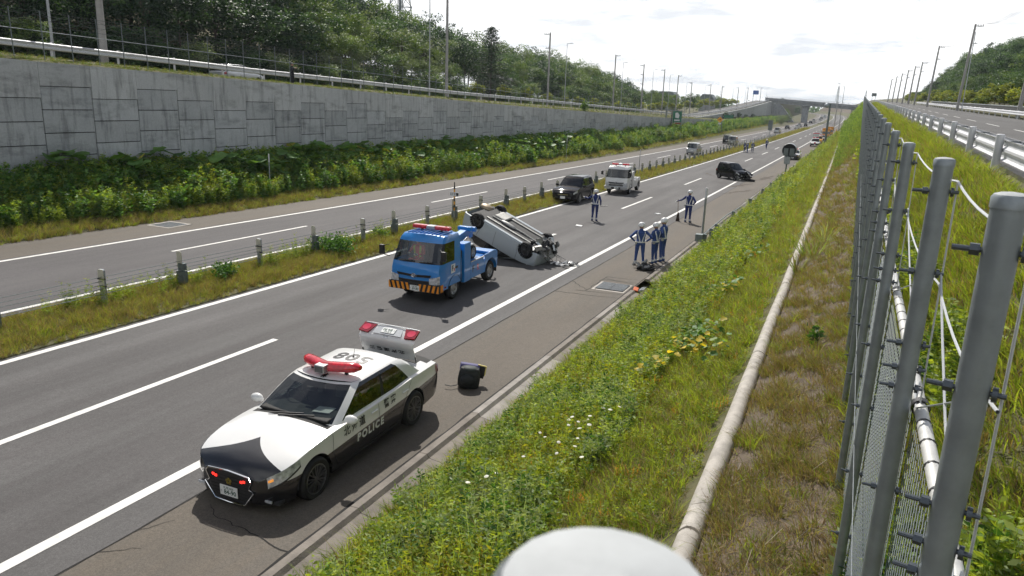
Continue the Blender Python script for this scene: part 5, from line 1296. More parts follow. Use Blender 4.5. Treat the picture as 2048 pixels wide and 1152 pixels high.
VAN = dict(body=([(-2.1, 1.0), (-2.0, 1.05), (0, 1.02), (1.1, 1.02), (1.6, .98), (1.95, .88), (2.1, .74)], [(-2.1, .95), (-1.9, 1.0), (0, .96), (1.1, .96), (1.6, .92), (1.95, .80), (2.1, .66)], [(-2.1, .74), (-2.0, .83), (-1.3, .855), (1.3, .855), (1.8, .82), (2.02, .72), (2.1, .60)], [(-2.1, .30), (0, .22), (2.1, .26)]), ax=(-1.3, 1.32), R=.31,
           lv=[(.93, 1.55, -2.05, .80), (1.0, 1.45, -2.04, .79), (1.3, 1.1, -2.0, .76), (1.62, .78, -1.95, .72), (1.72, .62, -1.90, .68), (1.74, .55, -1.87, .65)], dome=.05, c=.92)
KEI = dict(body=([(-1.75, .92), (-1.65, .98), (0, .95), (.8, .98), (1.2, .93), (1.55, .82), (1.65, .68)], [(-1.75, .86), (-1.6, .93), (0, .90), (.8, .91), (1.2, .86), (1.55, .74), (1.65, .60)], [(-1.75, .62), (-1.66, .71), (-1.2, .74), (1.1, .74), (1.45, .70), (1.6, .62), (1.65, .54)], [(-1.75, .30), (0, .20), (1.65, .24)]), ax=(-1.18, 1.2), R=.28,
           lv=[(.87, 1.05, -1.70, .70), (.95, .95, -1.69, .69), (1.2, .66, -1.64, .66), (1.48, .34, -1.56, .61), (1.56, .2, -1.50, .57), (1.58, .12, -1.46, .54)], dome=.05, c=.86)
HATCH = dict(body=([(-2.05, .94), (-1.95, 1.0), (0, .97), (.9, .99), (1.4, .94), (1.95, .80), (2.1, .66)], [(-2.05, .88), (-1.9, .95), (0, .92), (.9, .93), (1.4, .87), (1.95, .72), (2.1, .58)], [(-2.05, .68), (-1.95, .79), (-1.3, .845), (1.3, .845), (1.75, .81), (2.0, .70), (2.1, .58)], [(-2.05, .32), (0, .20), (2.1, .26)]), ax=(-1.275, 1.275), R=.31,
             lv=[(.90, 1.15, -2.0, .79), (.98, 1.02, -1.96, .78), (1.2, .66, -1.84, .72), (1.40, .28, -1.66, .65), (1.46, .14, -1.54, .61), (1.475, .06, -1.48, .58)], dome=.04, c=.86)
car('black SUV standing on the median-side line in front of the white tow truck', 'suv', 'suv', on_road(-7.55, 47.9), SUV, M['p_black'], (0, 0, HEAD_S + .02))
# ---- crashed black car, front torn open
bc = car('wrecked black kei car with crushed front standing across the lane line', 'wrecked_car', 'car', on_road(-.75, 75.2), KEI, M['p_black'], (0, 0, R(-42)), glassF='glass')
mb = MB()
for k in range(46):
    a, b = rnd.uniform(1.0, 2.0), rnd.uniform(-.7, .75); mb.box((a, b, rnd.uniform(.12, .78) * (1.15 - .45 * (a - 1))), (rnd.uniform(.1, .5), rnd.uniform(.04, .3), rnd.uniform(.02, .14)), 0 if k % 3 else 1, (rnd.uniform(-1, 1), rnd.uniform(-1, 1), rnd.uniform(-1.5, 1.5)))
stuff(mb.build('crushed_metal', [M['p_black'], M['under_lt']], bc))
mb = MB(); mb.box((0, 0, 0), (.95, .05, .62)); mb.build('torn_door', M['p_dkblue'], bc, .03, loc=(.75, .95, .62), rot=(R(-14), R(22), R(28)))
mb = MB(); mb.loft([[(1.35, .2 + .5 * q, .75 + .1 * math.sin(4 * q)), (1.7, .2 + .62 * q, .92 - .2 * q), (2.15, .1 + .6 * q, .62 + .1 * math.cos(5 * q))] for q in np.linspace(0, 1, 5)], 0, False); mb.build('crumpled_hood', M['p_black'], bc)
mb = MB(); mb.box((0, 0, 0), (1.25, .22, .20), 0, (.1, .1, 0)); mb.build('torn_bumper', M['trim'], bc, .04, loc=(1.95, .35, .16), rot=(0, 0, R(25)))
db = thing('car_debris', 'pale broken pieces lying under the nose of the wrecked black car', 'debris', on_road(.55, 74.3))
for k in range(9):
    mb = MB(); mb.box((0, 0, 0), (rnd.uniform(.1, .4), rnd.uniform(.08, .2), .03)); mb.build('fragment', M['platew'] if k % 2 else M['under_lt'], db, loc=(rnd.uniform(-.8, .5), rnd.uniform(-.5, .6), .03), rot=(rnd.uniform(-.2, .2), rnd.uniform(-.2, .2), rnd.uniform(0, 3)))

# ---- overturned white car, tail lifted towards the tow truck
oc = thing('overturned_car', 'white hatchback lying on its roof with wheels in the air', 'car', (-2.72, 26.95, .72), (math.pi + .13, .35, -.19))
oc.rotation_mode = 'XYZ'
trim_ = lambda tb, x_: [p for p in tb if p[0] < x_ - .05] + [(x_, pchip(tb)(x_))]
Bo = Body(*[trim_(tb, 1.82) for tb in HATCH['body']], HATCH['ax'], HATCH['R']); zo = -.31
oc_in = bpy.data.objects.new('shell', None); COL.objects.link(oc_in); oc_in.parent = oc; oc_in.location = (0, 0, zo)
M['p_pearl'] = paint('pearl_white_paint', (.54, .59, .62), .15, .3)
b_ = Bo.build([M['p_pearl'], M['inter']], oc_in, [(-1.8, 1.0, .66, 1)], step=.07)
cabin(oc_in, HATCH['lv'], .04, [M['p_pearl']], cfrac=.86, glassS='glass_dk', glassF='glass_dk')
for sx in HATCH['ax']:
    for sg in (1, -1): add_wheel(oc, (sx, sg * .735, 0), .31, .20, 8, sg, dk=True, steer=(.25 if sx > 0 else 0))
for pts in ([(.92, .90), (.94, .6), (.86, .28)], [(-.25, .90), (-.25, .28)], [(-1.15, .92), (-.98, .5), (-.92, .28)]):
    dense = []
    for a, b in zip(pts, pts[1:]): dense += [(lerp(a[0], b[0], q), lerp(a[1], b[1], q)) for q in np.linspace(0, 1, 8)]
    Bo.seam(dense, oc_in, wd=.012)
# underside: floor pan, exhaust, tunnel, tank, arms
ub = bpy.data.objects.new('underbody', None); COL.objects.link(ub); ub.parent = oc; ub.location = (0, 0, zo)
mb = MB(); mb.box((-.1, 0, .19), (2.6, 1.35, .06)); mb.box((0, .70, .20), (2.0, .12, .10), 1); mb.box((0, -.70, .20), (2.0, .12, .10), 1); mb.build('floor_pan', [M['under'], M['p_pearl']], ub, .01)
for y in (-.42, .42):
    mb = MB(); mb.beam((-1.1, y, .15), (1.2, y, .15), .07, .06); mb.build('chassis_rail', M['under_lt'], ub)
mb = MB(); mb.tube([(1.3, .1, .16), (.6, .08, .13), (-.3, .12, .13), (-1.0, .15, .14)], .035, 8); mb.build('exhaust_pipe', M['under_lt'], ub)
mb = MB(); mb.ell((-.2, .12, .12), (.4, .11, .07)); mb.build('silencer', M['under_lt'], ub)
mb = MB(); mb.box((-.72, -.25, .14), (.55, .6, .12)); mb.build('fuel_tank', M['under_lt'], ub, .05)
mb = MB(); mb.ell((-1.75, -.35, .22), (.3, .22, .12)); mb.build('rear_silencer', mat('tan_metal', (.36, .29, .20), .5, metal=.4), ub)
for sx in HATCH['ax']:
    mb = MB(); mb.beam((sx, -.62, .26), (sx, .62, .26), .10, .10); mb.beam((sx - .25, -.5, .2), (sx + .05, -.62, .28), .06, .05); mb.beam((sx - .25, .5, .2), (sx + .05, .62, .28), .06, .05); mb.build('axle_beam', M['under'], ub)
mb = MB()
for k in range(60):
    mb.box((rnd.uniform(1.15, 1.92), rnd.uniform(-.72, .72), rnd.uniform(.06, .55)), (rnd.uniform(.06, .36), rnd.uniform(.04, .25), rnd.uniform(.03, .16)), rnd.choice((0, 0, 1, 1, 2)), (rnd.uniform(-1, 1), rnd.uniform(-1, 1), rnd.uniform(-1.5, 1.5)))
stuff(mb.build('smashed_engine_bay', [M['under'], M['under_lt'], M['p_pearl']], ub))
for k in range(5):
    mb = MB(); p = Vector((1.7 + .06 * k, rnd.uniform(-.5, .5), .3)); mb.tube([p, p + Vector((.1, rnd.uniform(-.2, .2), .15)), p + Vector((.25, rnd.uniform(-.3, .3), .35)), p + Vector((.35, rnd.uniform(-.3, .3), .5))], .012, 4); mb.build('loose_hose', M['band'], ub)
mb = MB(); mb.loft([[(1.5 + .15 * q, .4 + .42 * q2, .85 - .15 * q + .06 * math.sin(7 * q2)) for q2 in np.linspace(0, 1, 5)] for q in np.linspace(0, 2, 4)], 0, False); mb.build('crumpled_wing', M['p_pearl'], ub)
dbs = thing('bumper_debris', 'torn white bumper pieces on the road beside the overturned car', 'debris', on_road(-.42, 26.7), (0, 0, .5))
for k in range(11):
    mb = MB(); n_ = 6; L_ = rnd.uniform(.2, .55); rows = []
    for q in np.linspace(0, 1, n_): rows.append([(q * L_, -.06 - .03 * math.sin(3 * q + k), .02 + .10 * math.sin(2.5 * q + k) ** 2), (q * L_, 0, .07 + .08 * math.sin(2.5 * q + k) ** 2), (q * L_, .07 + .03 * math.cos(4 * q), .02 + .05 * math.cos(3 * q + k) ** 2)])
    mb.loft(rows, 0, True); mb.build('bumper_piece', (M['p_white'], M['p_white'], M['trim'])[k % 3], dbs, loc=(rnd.uniform(-.65, .35), rnd.uniform(-.22, .25), rnd.uniform(0, .05)), rot=(0, 0, rnd.uniform(-1, 1)))
mb = MB(); mb.tube([(.25, .0, .15), (-.25, .55, .32), (-.75, .95, .6), (-1.0, 1.15, .95)], .014, 5); mb.build('wiring_loom', M['band'], dbs)
bat = thing('engine_debris', 'heap of dark broken engine parts at the feet of three officers', 'debris', on_road(2.42, 27.9), (0, 0, -.4))
for k in range(22):
    mb = MB(); mb.box((0, 0, 0), (rnd.uniform(.08, .42), rnd.uniform(.05, .2), rnd.uniform(.03, .12))); mb.build('engine_fragment', (M['under'], M['under_lt'], M['trim'])[k % 3], bat, loc=(rnd.uniform(-.45, .45), rnd.uniform(-.22, .22), rnd.uniform(.03, .2)), rot=(rnd.uniform(-.8, .8), rnd.uniform(-.8, .8), rnd.uniform(0, 3)))
for i, (u_, y, h) in enumerate(((-3.35, 37.0, .02), (-.9, 44.8, .02), (-4.8, 33.5, .015))):
    f_ = tag(MB().box((0, 0, .02), (.34, .22, .03), 0, (.1, .05, i)).build('plastic_fragment', M['platew']), ('small pale shard lying on the lane near the lone officer', 'tiny white shard on the lane left of the officer with a broom', 'faint pale shard on the lane left of the overturned car')[i], 'debris'); f_.location = on_road(u_, y)

# ---- rucksack on the shoulder
bag = thing('rucksack', 'black rucksack with purple roll standing on the near shoulder', 'bag', on_road(2.24, 13.25), (R(-8), R(6), R(25))); bag.scale = (1.15, 1.2, .92)
M['nylon'] = mat('black_nylon', (.014, .017, .018), .7, var=.4, scale=18, bump=.3); M['purple'] = mat('purple_roll', (.07, .065, .20), .6, var=.2, scale=10); M['tan'] = mat('yellow_edge', (.70, .58, .20), .6)
mb = MB(); rows = []
for z, k in ((0, .80), (.06, .97), (.2, 1), (.36, .95), (.46, .82), (.50, .5)): rows.append([(.21 * k * math.copysign(abs(math.cos(a)) ** .55, math.cos(a)), .15 * k * math.copysign(abs(math.sin(a)) ** .55, math.sin(a)), z) for a in np.linspace(0, 2 * math.pi, 25)[:-1]])
mb.loft(rows, 0, True, closed=True); mb.add(rows[-1], [tuple(range(24))]); mb.build('pack', M['nylon'], bag)
mb = MB(); mb.ell((-.02, -.15, .20), (.15, .075, .15)); mb.build('front_pocket', M['nylon'], bag)
mb = MB(); mb.ell((0, -.02, .44), (.17, .13, .075)); mb.build('top_flap', mat('grey_flap', (.035, .045, .045), .7), bag)
mb = MB(); mb.cyl((-.19, .13, .46), (.17, .16, .44), .085, n=14); mb.build('roll', M['purple'], bag)
mb = MB(); mb.box((.21, .13, .36), (.16, .03, .30), 0, (0, .15, .1)); mb.build('folder', M['inter'], bag)
mb = MB(); mb.beam((.14, .13, .525), (.30, .13, .50), .035, .02); mb.beam((.30, .13, .50), (.29, .13, .28), .035, .02); mb.build('folder_edge', M['tan'], bag)
for sg in (1, -1):
    mb = MB(); mb.tube([(.12 * sg, .14, .44), (.14 * sg, .22, .34), (.15 * sg, .21, .16), (.17 * sg, .13, .05)], .018, 6); mb.build('strap', M['nylon'], bag)
mb = MB(); mb.tube([(-.2, -.05, .04), (-.32, -.12, .015), (-.43, -.08, .012)], .012, 5); mb.build('loose_strap', M['nylon'], bag)
# ---- vehicles further down the near carriageway and on the far one
FS = dict(simple=True)
M['police2'] = police_paint('police_two_tone_far', .62)
def heading(y): return -math.atan((xr(y + 3) - xr(y - 3)) / 6.0)
police_sedan('second police sedan on the shoulder half hidden behind the drum sign', on_road(1.95, 117.5), detail=False, yaw=-.02)
psuv = car('white and black police SUV with raised red light bar on the shoulder', 'police_suv', 'police car', on_road(2.3, 167), SUV, police_paint('police_suv_paint', .72, False), (0, 0, HEAD_S), bar=True)
mb = MB(); mb.box((.2, 0, 2.25), (.25, 1.2, .6)); mb.build('display_board', M['p_silver'], psuv, .03); mb = MB(); mb.box((.2, 0, 2.66), (.25, 1.3, .16)); mb.build('upper_beacon', M['red_lens'], psuv, .03)
mb = MB(); mb.cyl((2.34, 0, .78), (2.36, 0, .78), .17, n=12); mb.build('red_lamp', M['red_lens'], psuv)
car('yellow patrol car parked behind the police SUV', 'patrol_car', 'patrol car', on_road(2.1, 184), SUV, M['p_yellow'], (0, 0, HEAD_S), bar=False)
police_sedan('third police sedan parked ahead of the yellow trucks', on_road(2.15, 198), detail=False, yaw=-.02)
def box_truck(label, loc, pm, bm_, rot, group=None, L=3.2, H=2.7):
    t = thing('works_truck', label, 'truck', loc, rot, group); cabover(t, pm, W2=.98, H=2.25, z0=.55, glassF='glass_dk', ribs=False, xf=1.0)
    for sg in (1, -1):
        add_wheel(t, (0, sg * .84, .40), .40, .22, 8, sg, truck=True); add_wheel(t, (-2.9, sg * .84, .40), .40, .22, 8, sg, truck=True)
        mb = MB(); mb.box((1.02, sg * .72, .80), (.04, .36, .18)); mb.build('headlight', M['lens'], t, .02); truck_mirror(t, 1.1, 1.2, 1.75, sg)
    mb = MB(); mb.box((-2.2, 0, .95 + (H - .95) / 2), (L, 1.98, H - .95)); mb.build('cargo_box', bm_, t, .03)
    mb = MB(); mb.box((-1.6, 0, .65), (4.2, .9, .25)); mb.build('chassis', M['under'], t); mb = MB(); mb.box((.98, 0, .55), (.16, 1.95, .24)); mb.build('bumper', M['trim'], t, .02)
    mb = MB(); mb.box((-.2, 0, 2.55), (.3, 1.7, .5)); mb.build('sign_board', bm_, t, .03)
    return t
box_truck('yellow works truck with high yellow body, the nearer of two', on_road(2.3, 216), M['p_yellow'], M['p_yellow'], (0, 0, HEAD_S))
box_truck('yellow works truck directly behind the first yellow truck', on_road(2.4, 236), M['p_yellow'], M['p_yellow'], (0, 0, HEAD_S))
M['cone'] = mat('orange_cone', (.85, .14, .03), .5)
for i, (u_, y, lab) in enumerate(((2.6, 262, 'orange traffic cone on the far shoulder, the nearer one'), (3.0, 290, 'orange traffic cone on the far shoulder, the farther one'))):
    cn = thing('traffic_cone', lab, 'cone', on_road(u_, y)); mb = MB(); mb.lathe([(.25, .02), (.23, .05), (.06, 1.0), (.001, 1.02)], 12); mb.build('cone', M['cone'], cn); mb = MB(); mb.box((0, 0, .02), (.6, .6, .04)); mb.build('base', M['trim'], cn)
AW = R(90)
car('silver minivan driving away on the far carriageway beside the barrier posts', 'minivan', 'van', on_road(-12.15, 114.5), VAN, M['p_silver'], (0, 0, AW))
car('tall black van driving away on the far carriageway left of the olive van', 'minivan', 'van', on_road(-14.0, 158.5), VAN, M['p_black'], (0, 0, AW))
M['p_olive'] = paint('olive_silver_paint', (.30, .31, .27), .4)
car('grey-green wagon van with roof rack driving away behind the officers', 'minivan', 'van', on_road(-12.2, 153.5), VAN, M['p_olive'], (0, 0, AW))
M['p_mini'] = paint('pale_blue_paint', (.45, .52, .58), .3)
far = [(-13.0, 245, VAN, 'p_silver', 'light silver van alone in the far queue nearest the overpass pier'), (-14.6, 300, HATCH, 'p_black', 'dark hatchback leading the next pair in the far queue'), (-12.0, 312, HATCH, 'p_white', 'white car beside the dark hatchback in the far queue'), (-13.8, 350, HATCH, 'p_silver', 'silver hatchback in the middle of the far queue'), (-11.6, 356, KEI, 'p_black', 'small black car in the middle of the far queue')]
for u_, y, sp, pm_, lab in far: car(lab, 'car', 'car', on_road(u_ + .3, y), sp, M[pm_], (0, 0, AW + heading(y)), mirrors=False)
for i, (u_, y, sp, pm_) in enumerate(((-13.6, 430, HATCH, 'p_black'), (-14.4, 470, VAN, 'p_white'), (-13.2, 520, HATCH, 'p_silver'), (-14.2, 565, HATCH, 'p_black'), (-13.6, 610, VAN, 'p_mini'))):
    car(f'{ORDN[i]} distant car beyond the overpass on the far carriageway, counted from the nearest', 'car', 'car', on_road(u_, y), sp, M[pm_], (0, 0, AW + heading(y)), mirrors=False, group='cars in the far bend')
bus = box_truck('white truck passing behind the lamp posts beyond the overpass', Vector((15.0, 640, 1.6)), M['p_white'], M['p_white'], (0, 0, R(160)))
car('silver car passing on the frontage road behind the standing bystander', 'car', 'car', Vector((-32.6, 43.5, table(LF, 43.5) - .53)), HATCH, M['p_silver'], (0, 0, AW))
# ------------------------------------------------------------------ people
M['skin'] = mat('skin', (.42, .26, .19), .6); M['cover'] = mat('blue_coverall', (.035, .075, .24), .8, var=.18, scale=9, bump=.15); M['cover_dk'] = mat('navy_coverall', (.018, .034, .15), .8, var=.2, scale=9)
M['glove'] = mat('white_glove', (.62, .62, .60), .7); M['boot'] = mat('black_boot', (.015, .015, .016), .5); M['helmet'] = mat('white_helmet', (.78, .78, .78), .25, coat=.5); M['refl'] = mat('white_webbing', (.72, .74, .75), .5); M['hair'] = mat('dark_hair', (.015, .012, .01), .6)
M['hiviz'] = mat('orange_red_jacket', (.70, .07, .06), .7); M['lime'] = mat('lime_stripe', (.55, .75, .05), .6); M['darkcl'] = mat('dark_clothes', (.02, .022, .03), .85); M['pouch'] = mat('beige_pouch', (.45, .45, .40), .7)
TOR = [(.84, .10, .15), (.90, .125, .172), (.98, .122, .165), (1.08, .108, .148), (1.18, .115, .158), (1.30, .128, .182), (1.38, .118, .186), (1.44, .085, .15), (1.49, .055, .065), (1.55, .052, .058)]
def tor(z, k):
    return float(np.interp(z, [a for a, b, c in TOR], [b if k == 0 else c for a, b, c in TOR]))
def capsule(mb, p, q, r0, r1, n=9):
    mb.cyl(p, q, r0, r1, n, caps=True); mb.ell(p, (r0,) * 3, n, 6); mb.ell(q, (r1,) * 3, n, 6)
def person(label, loc, yaw, pose, h=1.72, cloth='cover', name='person', helmet=True, harness=True, voxel=.009, group=None, bands=True, seated=False, hat=None, glove='glove', look=0.0, base_mats=None, parent_rot=None):
    P = thing(name, label, 'person', loc, (0, 0, yaw), group); s = h / 1.72
    P.scale = (s * 1.13, s * 1.13, s)
    mb = MB(); seg = []
    def lim(p, q, r0, r1, kind): capsule(mb, Vector(p), Vector(q), r0, r1); seg.append((np.array(p, float), np.array(q, float), max(r0, r1), kind))
    rows = []
    for z, a, b in TOR: rows.append([(a * math.cos(t), b * math.sin(t), z) for t in np.linspace(0, 2 * math.pi, 17)[:-1]])
    mb.loft(rows, 0, True, closed=True); mb.add(rows[0], [tuple(range(16))]); mb.add(rows[-1], [tuple(range(16))])
    seg.append((np.array((0, 0, .90)), np.array((0, 0, 1.43)), .17, 0)); seg.append((np.array((.01, 0, 1.50)), np.array((.02, 0, 1.55)), .05, 1))
    hd = Vector((.02, 0, 1.63)); c_, s_ = math.cos(look), math.sin(look)
    mb.ell(hd, (.098, .078, .115), 14, 10); mb.ell(hd + Vector((.035 * c_, .035 * s_, -.055)), (.06, .055, .06), 10, 8); mb.ell(hd + Vector((.102 * c_, .102 * s_, -.015)), (.022, .014, .024), 8, 6)
    for sg in (1, -1): mb.ell(hd + Vector((-s_ * .08 * sg, c_ * .08 * sg, -.01)), (.02, .012, .03), 8, 6)
    seg.append((np.array(hd) - (0, 0, .05), np.array(hd) + (0, 0, .06), .10, 1))
    for sg, key in ((1, 'L'), (-1, 'R')):
        sh = Vector((0, .175 * sg, 1.415)); el, wr, hn_ = [Vector((a, b * sg, c)) for a, b, c in pose['arm' + key]]
        lim(sh, el, .060, .047, 0); lim(el, wr, .046, .036, 0)
        d = (hn_ - wr).normalized(); side = d.cross(Vector((0, sg, 0.001)));
        if side.length < .1: side = d.cross(Vector((1, 0, 0)))
        side.normalize(); nrm = d.cross(side)
        pc = wr + d * .05; mb.ell(pc, (.042, .034, .042), 10, 7); seg.append((np.array(wr + d * .01), np.array(wr + d * .17), .04, 2))
        for k, (off, L_) in enumerate(((-.030, .062), (-.010, .075), (.010, .078), (.030, .066))):
            a = pc + side * off + d * .025; b = a + d * L_ * .55 + nrm * .012; c2 = b + d * L_ * .35 + nrm * .03
            capsule(mb, a, b, .0105, .0100, 7); capsule(mb, b, c2, .0100, .0085, 7)
        a = pc - side * .035 - d * .01; capsule(mb, a, a - side * .03 + d * .04 + nrm * .01, .0115, .0095, 7)
        hp = Vector((0, .092 * sg, .90)); kn, an = [Vector((a, b * sg, c)) for a, b, c in pose['leg' + key]]
        lim(hp, kn, .092, .062, 0); lim(kn, an, .060, .042, 0)
        tf = pose.get('toe' + key, (1, .15)); td = Vector((tf[0], tf[1] * sg, 0)).normalized()
        ft = an + Vector((0, 0, -.045)); mb.ell(ft + td * .055, (.125, .048, .045), 12, 7, rot=(0, 0, math.atan2(td.y, td.x))); mb.ell(ft + Vector((0, 0, .03)), (.055, .05, .06), 10, 6)
        seg.append((np.array(an) + (0, 0, .06), np.array(ft + td * .14), .06, 3))
    me = mb.mesh('body', M[cloth]); o = bpy.data.objects.new('body', me); COL.objects.link(o)
    rm = o.modifiers.new('r', 'REMESH'); rm.mode = 'VOXEL'; rm.voxel_size = voxel; rm.use_smooth_shade = True
    sm_ = o.modifiers.new('s', 'SMOOTH'); sm_.iterations = 3; sm_.factor = .5
    dg = bpy.context.evaluated_depsgraph_get(); m2 = bpy.data.meshes.new_from_object(o.evaluated_get(dg)); bpy.data.objects.remove(o)
    m2.materials.clear()
    for k in (cloth, 'skin', glove, 'boot'): m2.materials.append(M[k])
    nP = len(m2.polygons); cen = np.zeros(nP * 3); m2.polygons.foreach_get('center', cen); cen = cen.reshape(-1, 3); best = np.full(nP, 1e9); lab = np.zeros(nP, int)
    for a, b, r_, k in seg:
        ab = b - a; t = np.clip(((cen - a) @ ab) / (ab @ ab + 1e-9), 0, 1); dd = np.linalg.norm(cen - (a + t[:, None] * ab), axis=1) / r_; m_ = dd < best; best[m_] = dd[m_]; lab[m_] = k
    m2.polygons.foreach_set('material_index', lab); m2.polygons.foreach_set('use_smooth', np.ones(nP, bool)); m2.name = 'body'
    bo = bpy.data.objects.new('body', m2); COL.objects.link(bo); bo.parent = P
    def band(pts, wd, m_, nm, off=.010):
        """strip over the torso: pts = (angle in degrees from the front, height)"""
        b_ = MB(); ps = [Vector(((tor(z, 0) + off) * math.cos(R(a)), (tor(z, 1) + off) * math.sin(R(a)), z)) for a, z in pts]; rws = []
        for i, p in enumerate(ps):
            d = (ps[min(i + 1, len(ps) - 1)] - ps[max(i - 1, 0)]).normalized(); n_ = Vector((p.x, p.y, 0)).normalized(); w_ = d.cross(n_).normalized() * wd / 2
            rws.append([p - w_ + n_ * .002, p + w_ + n_ * .002, p + w_ - n_ * .012, p - w_ - n_ * .012])
        b_.loft(rws, 0, True, closed=True); return b_.build(nm, m_, P)
    if harness:
        band([(a, .985) for a in range(0, 361, 15)], .05, M['refl'], 'belt', .014)
        for sg in (1, -1):
            band([(sg * (180 - lerp(14, 55, t)), lerp(.99, 1.445, t)) for t in np.linspace(0, 1, 10)], .042, M['refl'], 'harness_strap')
            band([(sg * lerp(14, 55, t), lerp(.99, 1.445, t)) for t in np.linspace(0, 1, 10)], .042, M['refl'], 'harness_strap')
        b_ = MB(); b_.box((-.05, .175, .95), (.11, .06, .13)); b_.build('pouch', M['pouch'], P, .02)
    if bands:
        for key, sg in (('L', 1), ('R', -1)):
            kn, an = [Vector((a, b * sg, c)) for a, b, c in pose['leg' + key]]
            for t in (.80, .90):
                c0 = kn.lerp(an, t); r_ = lerp(.060, .042, t) + .014; b_ = MB(); b_.lathe([(r_, -.018), (r_ + .003, 0), (r_, .018)], 12, c=tuple(c0)); b_.build('ankle_band', M['refl'], P)
    if helmet:
        b_ = MB(); b_.lathe([(.128, -.035), (.134, 0), (.130, .045), (.112, .095), (.075, .130), (.03, .146), (.001, .148)], 18, c=(0, 0, 0)); b_.lathe([(.128, -.035), (.118, -.035), (.118, 0)], 18)
        rws = [[(.12 * math.cos(a), .125 * math.sin(a), -.012), ((.20 if abs(a) < .9 else .16) * math.cos(a), .15 * math.sin(a), -.032)] for a in np.linspace(-1.15, 1.15, 11)]; b_.loft(rws, 0, True)
        b_.build('helmet', M['helmet'], P, loc=tuple(hd + Vector((0, 0, .035))), rot=(0, .06, look))
    else:
        b_ = MB(); b_.ell((0, 0, 0), (.108, .09, .10), 12, 8); b_.build('hair', M[hat or 'hair'], P, loc=tuple(hd + Vector((-.012, 0, .045))))
    return P
STAND = dict(legL=[(.01, .10, .50), (-.02, .115, .085)], legR=[(.01, .10, .50), (-.02, .115, .085)], armL=[(-.03, .25, 1.16), (.05, .26, .94), (.08, .26, .84)], armR=[(-.03, .25, 1.16), (.05, .26, .94), (.08, .26, .84)])
def ps(**k): d = dict(STAND); d.update(k); return d
AKIMBO = [(-.10, .40, 1.20), (.03, .235, 1.02), (.07, .17, 1.0)]
person('officer with hands on hips, back turned, at left of the group of three', on_road(2.07, 28.67), R(112), ps(armL=AKIMBO, armR=AKIMBO, legL=[(.02, .12, .50), (-.02, .15, .085)], legR=[(.02, .12, .50), (-.04, .15, .085)]), 1.66)
person('shortest officer in the middle of the group of three, arms folded', on_road(2.52, 29.34), R(158), ps(armL=[(.05, .25, 1.17), (.20, .06, 1.14), (.22, -.05, 1.15)], armR=[(.05, .25, 1.17), (.21, .05, 1.10), (.22, -.05, 1.10)]), 1.62)
person('tallest officer at right of the group of three with hand on hip', on_road(2.70, 29.95), R(165), ps(armL=[(-.13, .33, 1.22), (.02, .22, 1.04), (.07, .17, 1.02)], armR=[(.02, .26, 1.17), (.14, .18, 1.0), (.18, .12, .98)]), 1.75, look=.25)
person('lone officer on the shoulder leaning one arm on a broom', on_road(1.37, 42.4), R(80), ps(armL=[(.02, .38, 1.22), (.06, .62, 1.12), (.07, .70, 1.10)], armR=[(-.12, .36, 1.20), (.0, .23, 1.03), (.06, .17, 1.02)]), 1.77, cloth='cover_dk')
person('lone officer in the middle of the lane holding a baton', on_road(-3.27, 39.4), R(100), ps(armL=[(.10, .36, 1.25), (.20, .56, 1.28), (.24, .63, 1.29)], armR=[(-.05, .27, 1.17), (.02, .27, .95), (.06, .26, .85)], legR=[(.06, .09, .50), (-.06, .10, .085)]), 1.70, cloth='cover_dk')
br_ = thing('broom', 'broom standing upright in the hand of the officer on the shoulder', 'broom', on_road(.72, 42.55))
mb = MB(); mb.cyl((.04, .0, .42), (-.02, 0, 1.28), .016, n=8); mb.build('handle', mat('wood_handle', (.20, .13, .07), .6), br_); mb = MB(); mb.lathe([(.001, -.0), (.115, .0), (.10, .12), (.06, .40), (.02, .50), (.001, .5)], 12, c=(.05, 0, .01)); mb.build('bristles', mat('dark_bristles', (.045, .028, .02), .9, var=.4, scale=30), br_)
bt = thing('baton', 'short dark baton held out by the officer in the lane', 'baton', on_road(-2.95, 39.38, .86)); mb = MB(); mb.cyl((-.05, 0, 0), (.42, .05, .04), .017, n=8); mb.build('stick', M['trim'], bt)
G4 = 'officers standing far down the road'
person('far officer at left of the pair by the median line', on_road(-6.55, 128.1), R(-40), STAND, 1.7, cloth='cover_dk', voxel=.02, harness=True)
person('far officer at right of the pair by the median line', on_road(-6.15, 128.4), R(160), ps(armL=AKIMBO), 1.68, cloth='cover', voxel=.02)
person('single far officer just right of the pair by the median line', on_road(-5.5, 129.6), R(90), STAND, 1.72, cloth='cover_dk', voxel=.02)
person('farthest officer walking alone in the lane beyond the black wreck', on_road(-4.9, 144.7), R(-110), ps(legL=[(.12, .09, .52), (.10, .1, .085)], legR=[(-.02, .09, .50), (-.2, .1, .10)], armR=[(-.12, .24, 1.17), (-.1, .25, .95), (-.08, .25, .85)]), 1.75, cloth='cover_dk', voxel=.02)
person('dark-clothed bystander standing behind the fence on the wall top', Vector((-27.6, 43.6, table(LF, 43.6) - .55)), R(10), ps(armL=[(.10, .24, 1.2), (.24, .12, 1.38), (.28, .08, 1.42)], armR=[(.10, .24, 1.2), (.24, .12, 1.38), (.28, .08, 1.42)]), 1.7, cloth='darkcl', harness=False, helmet=False, voxel=.015, bands=False, glove='skin')
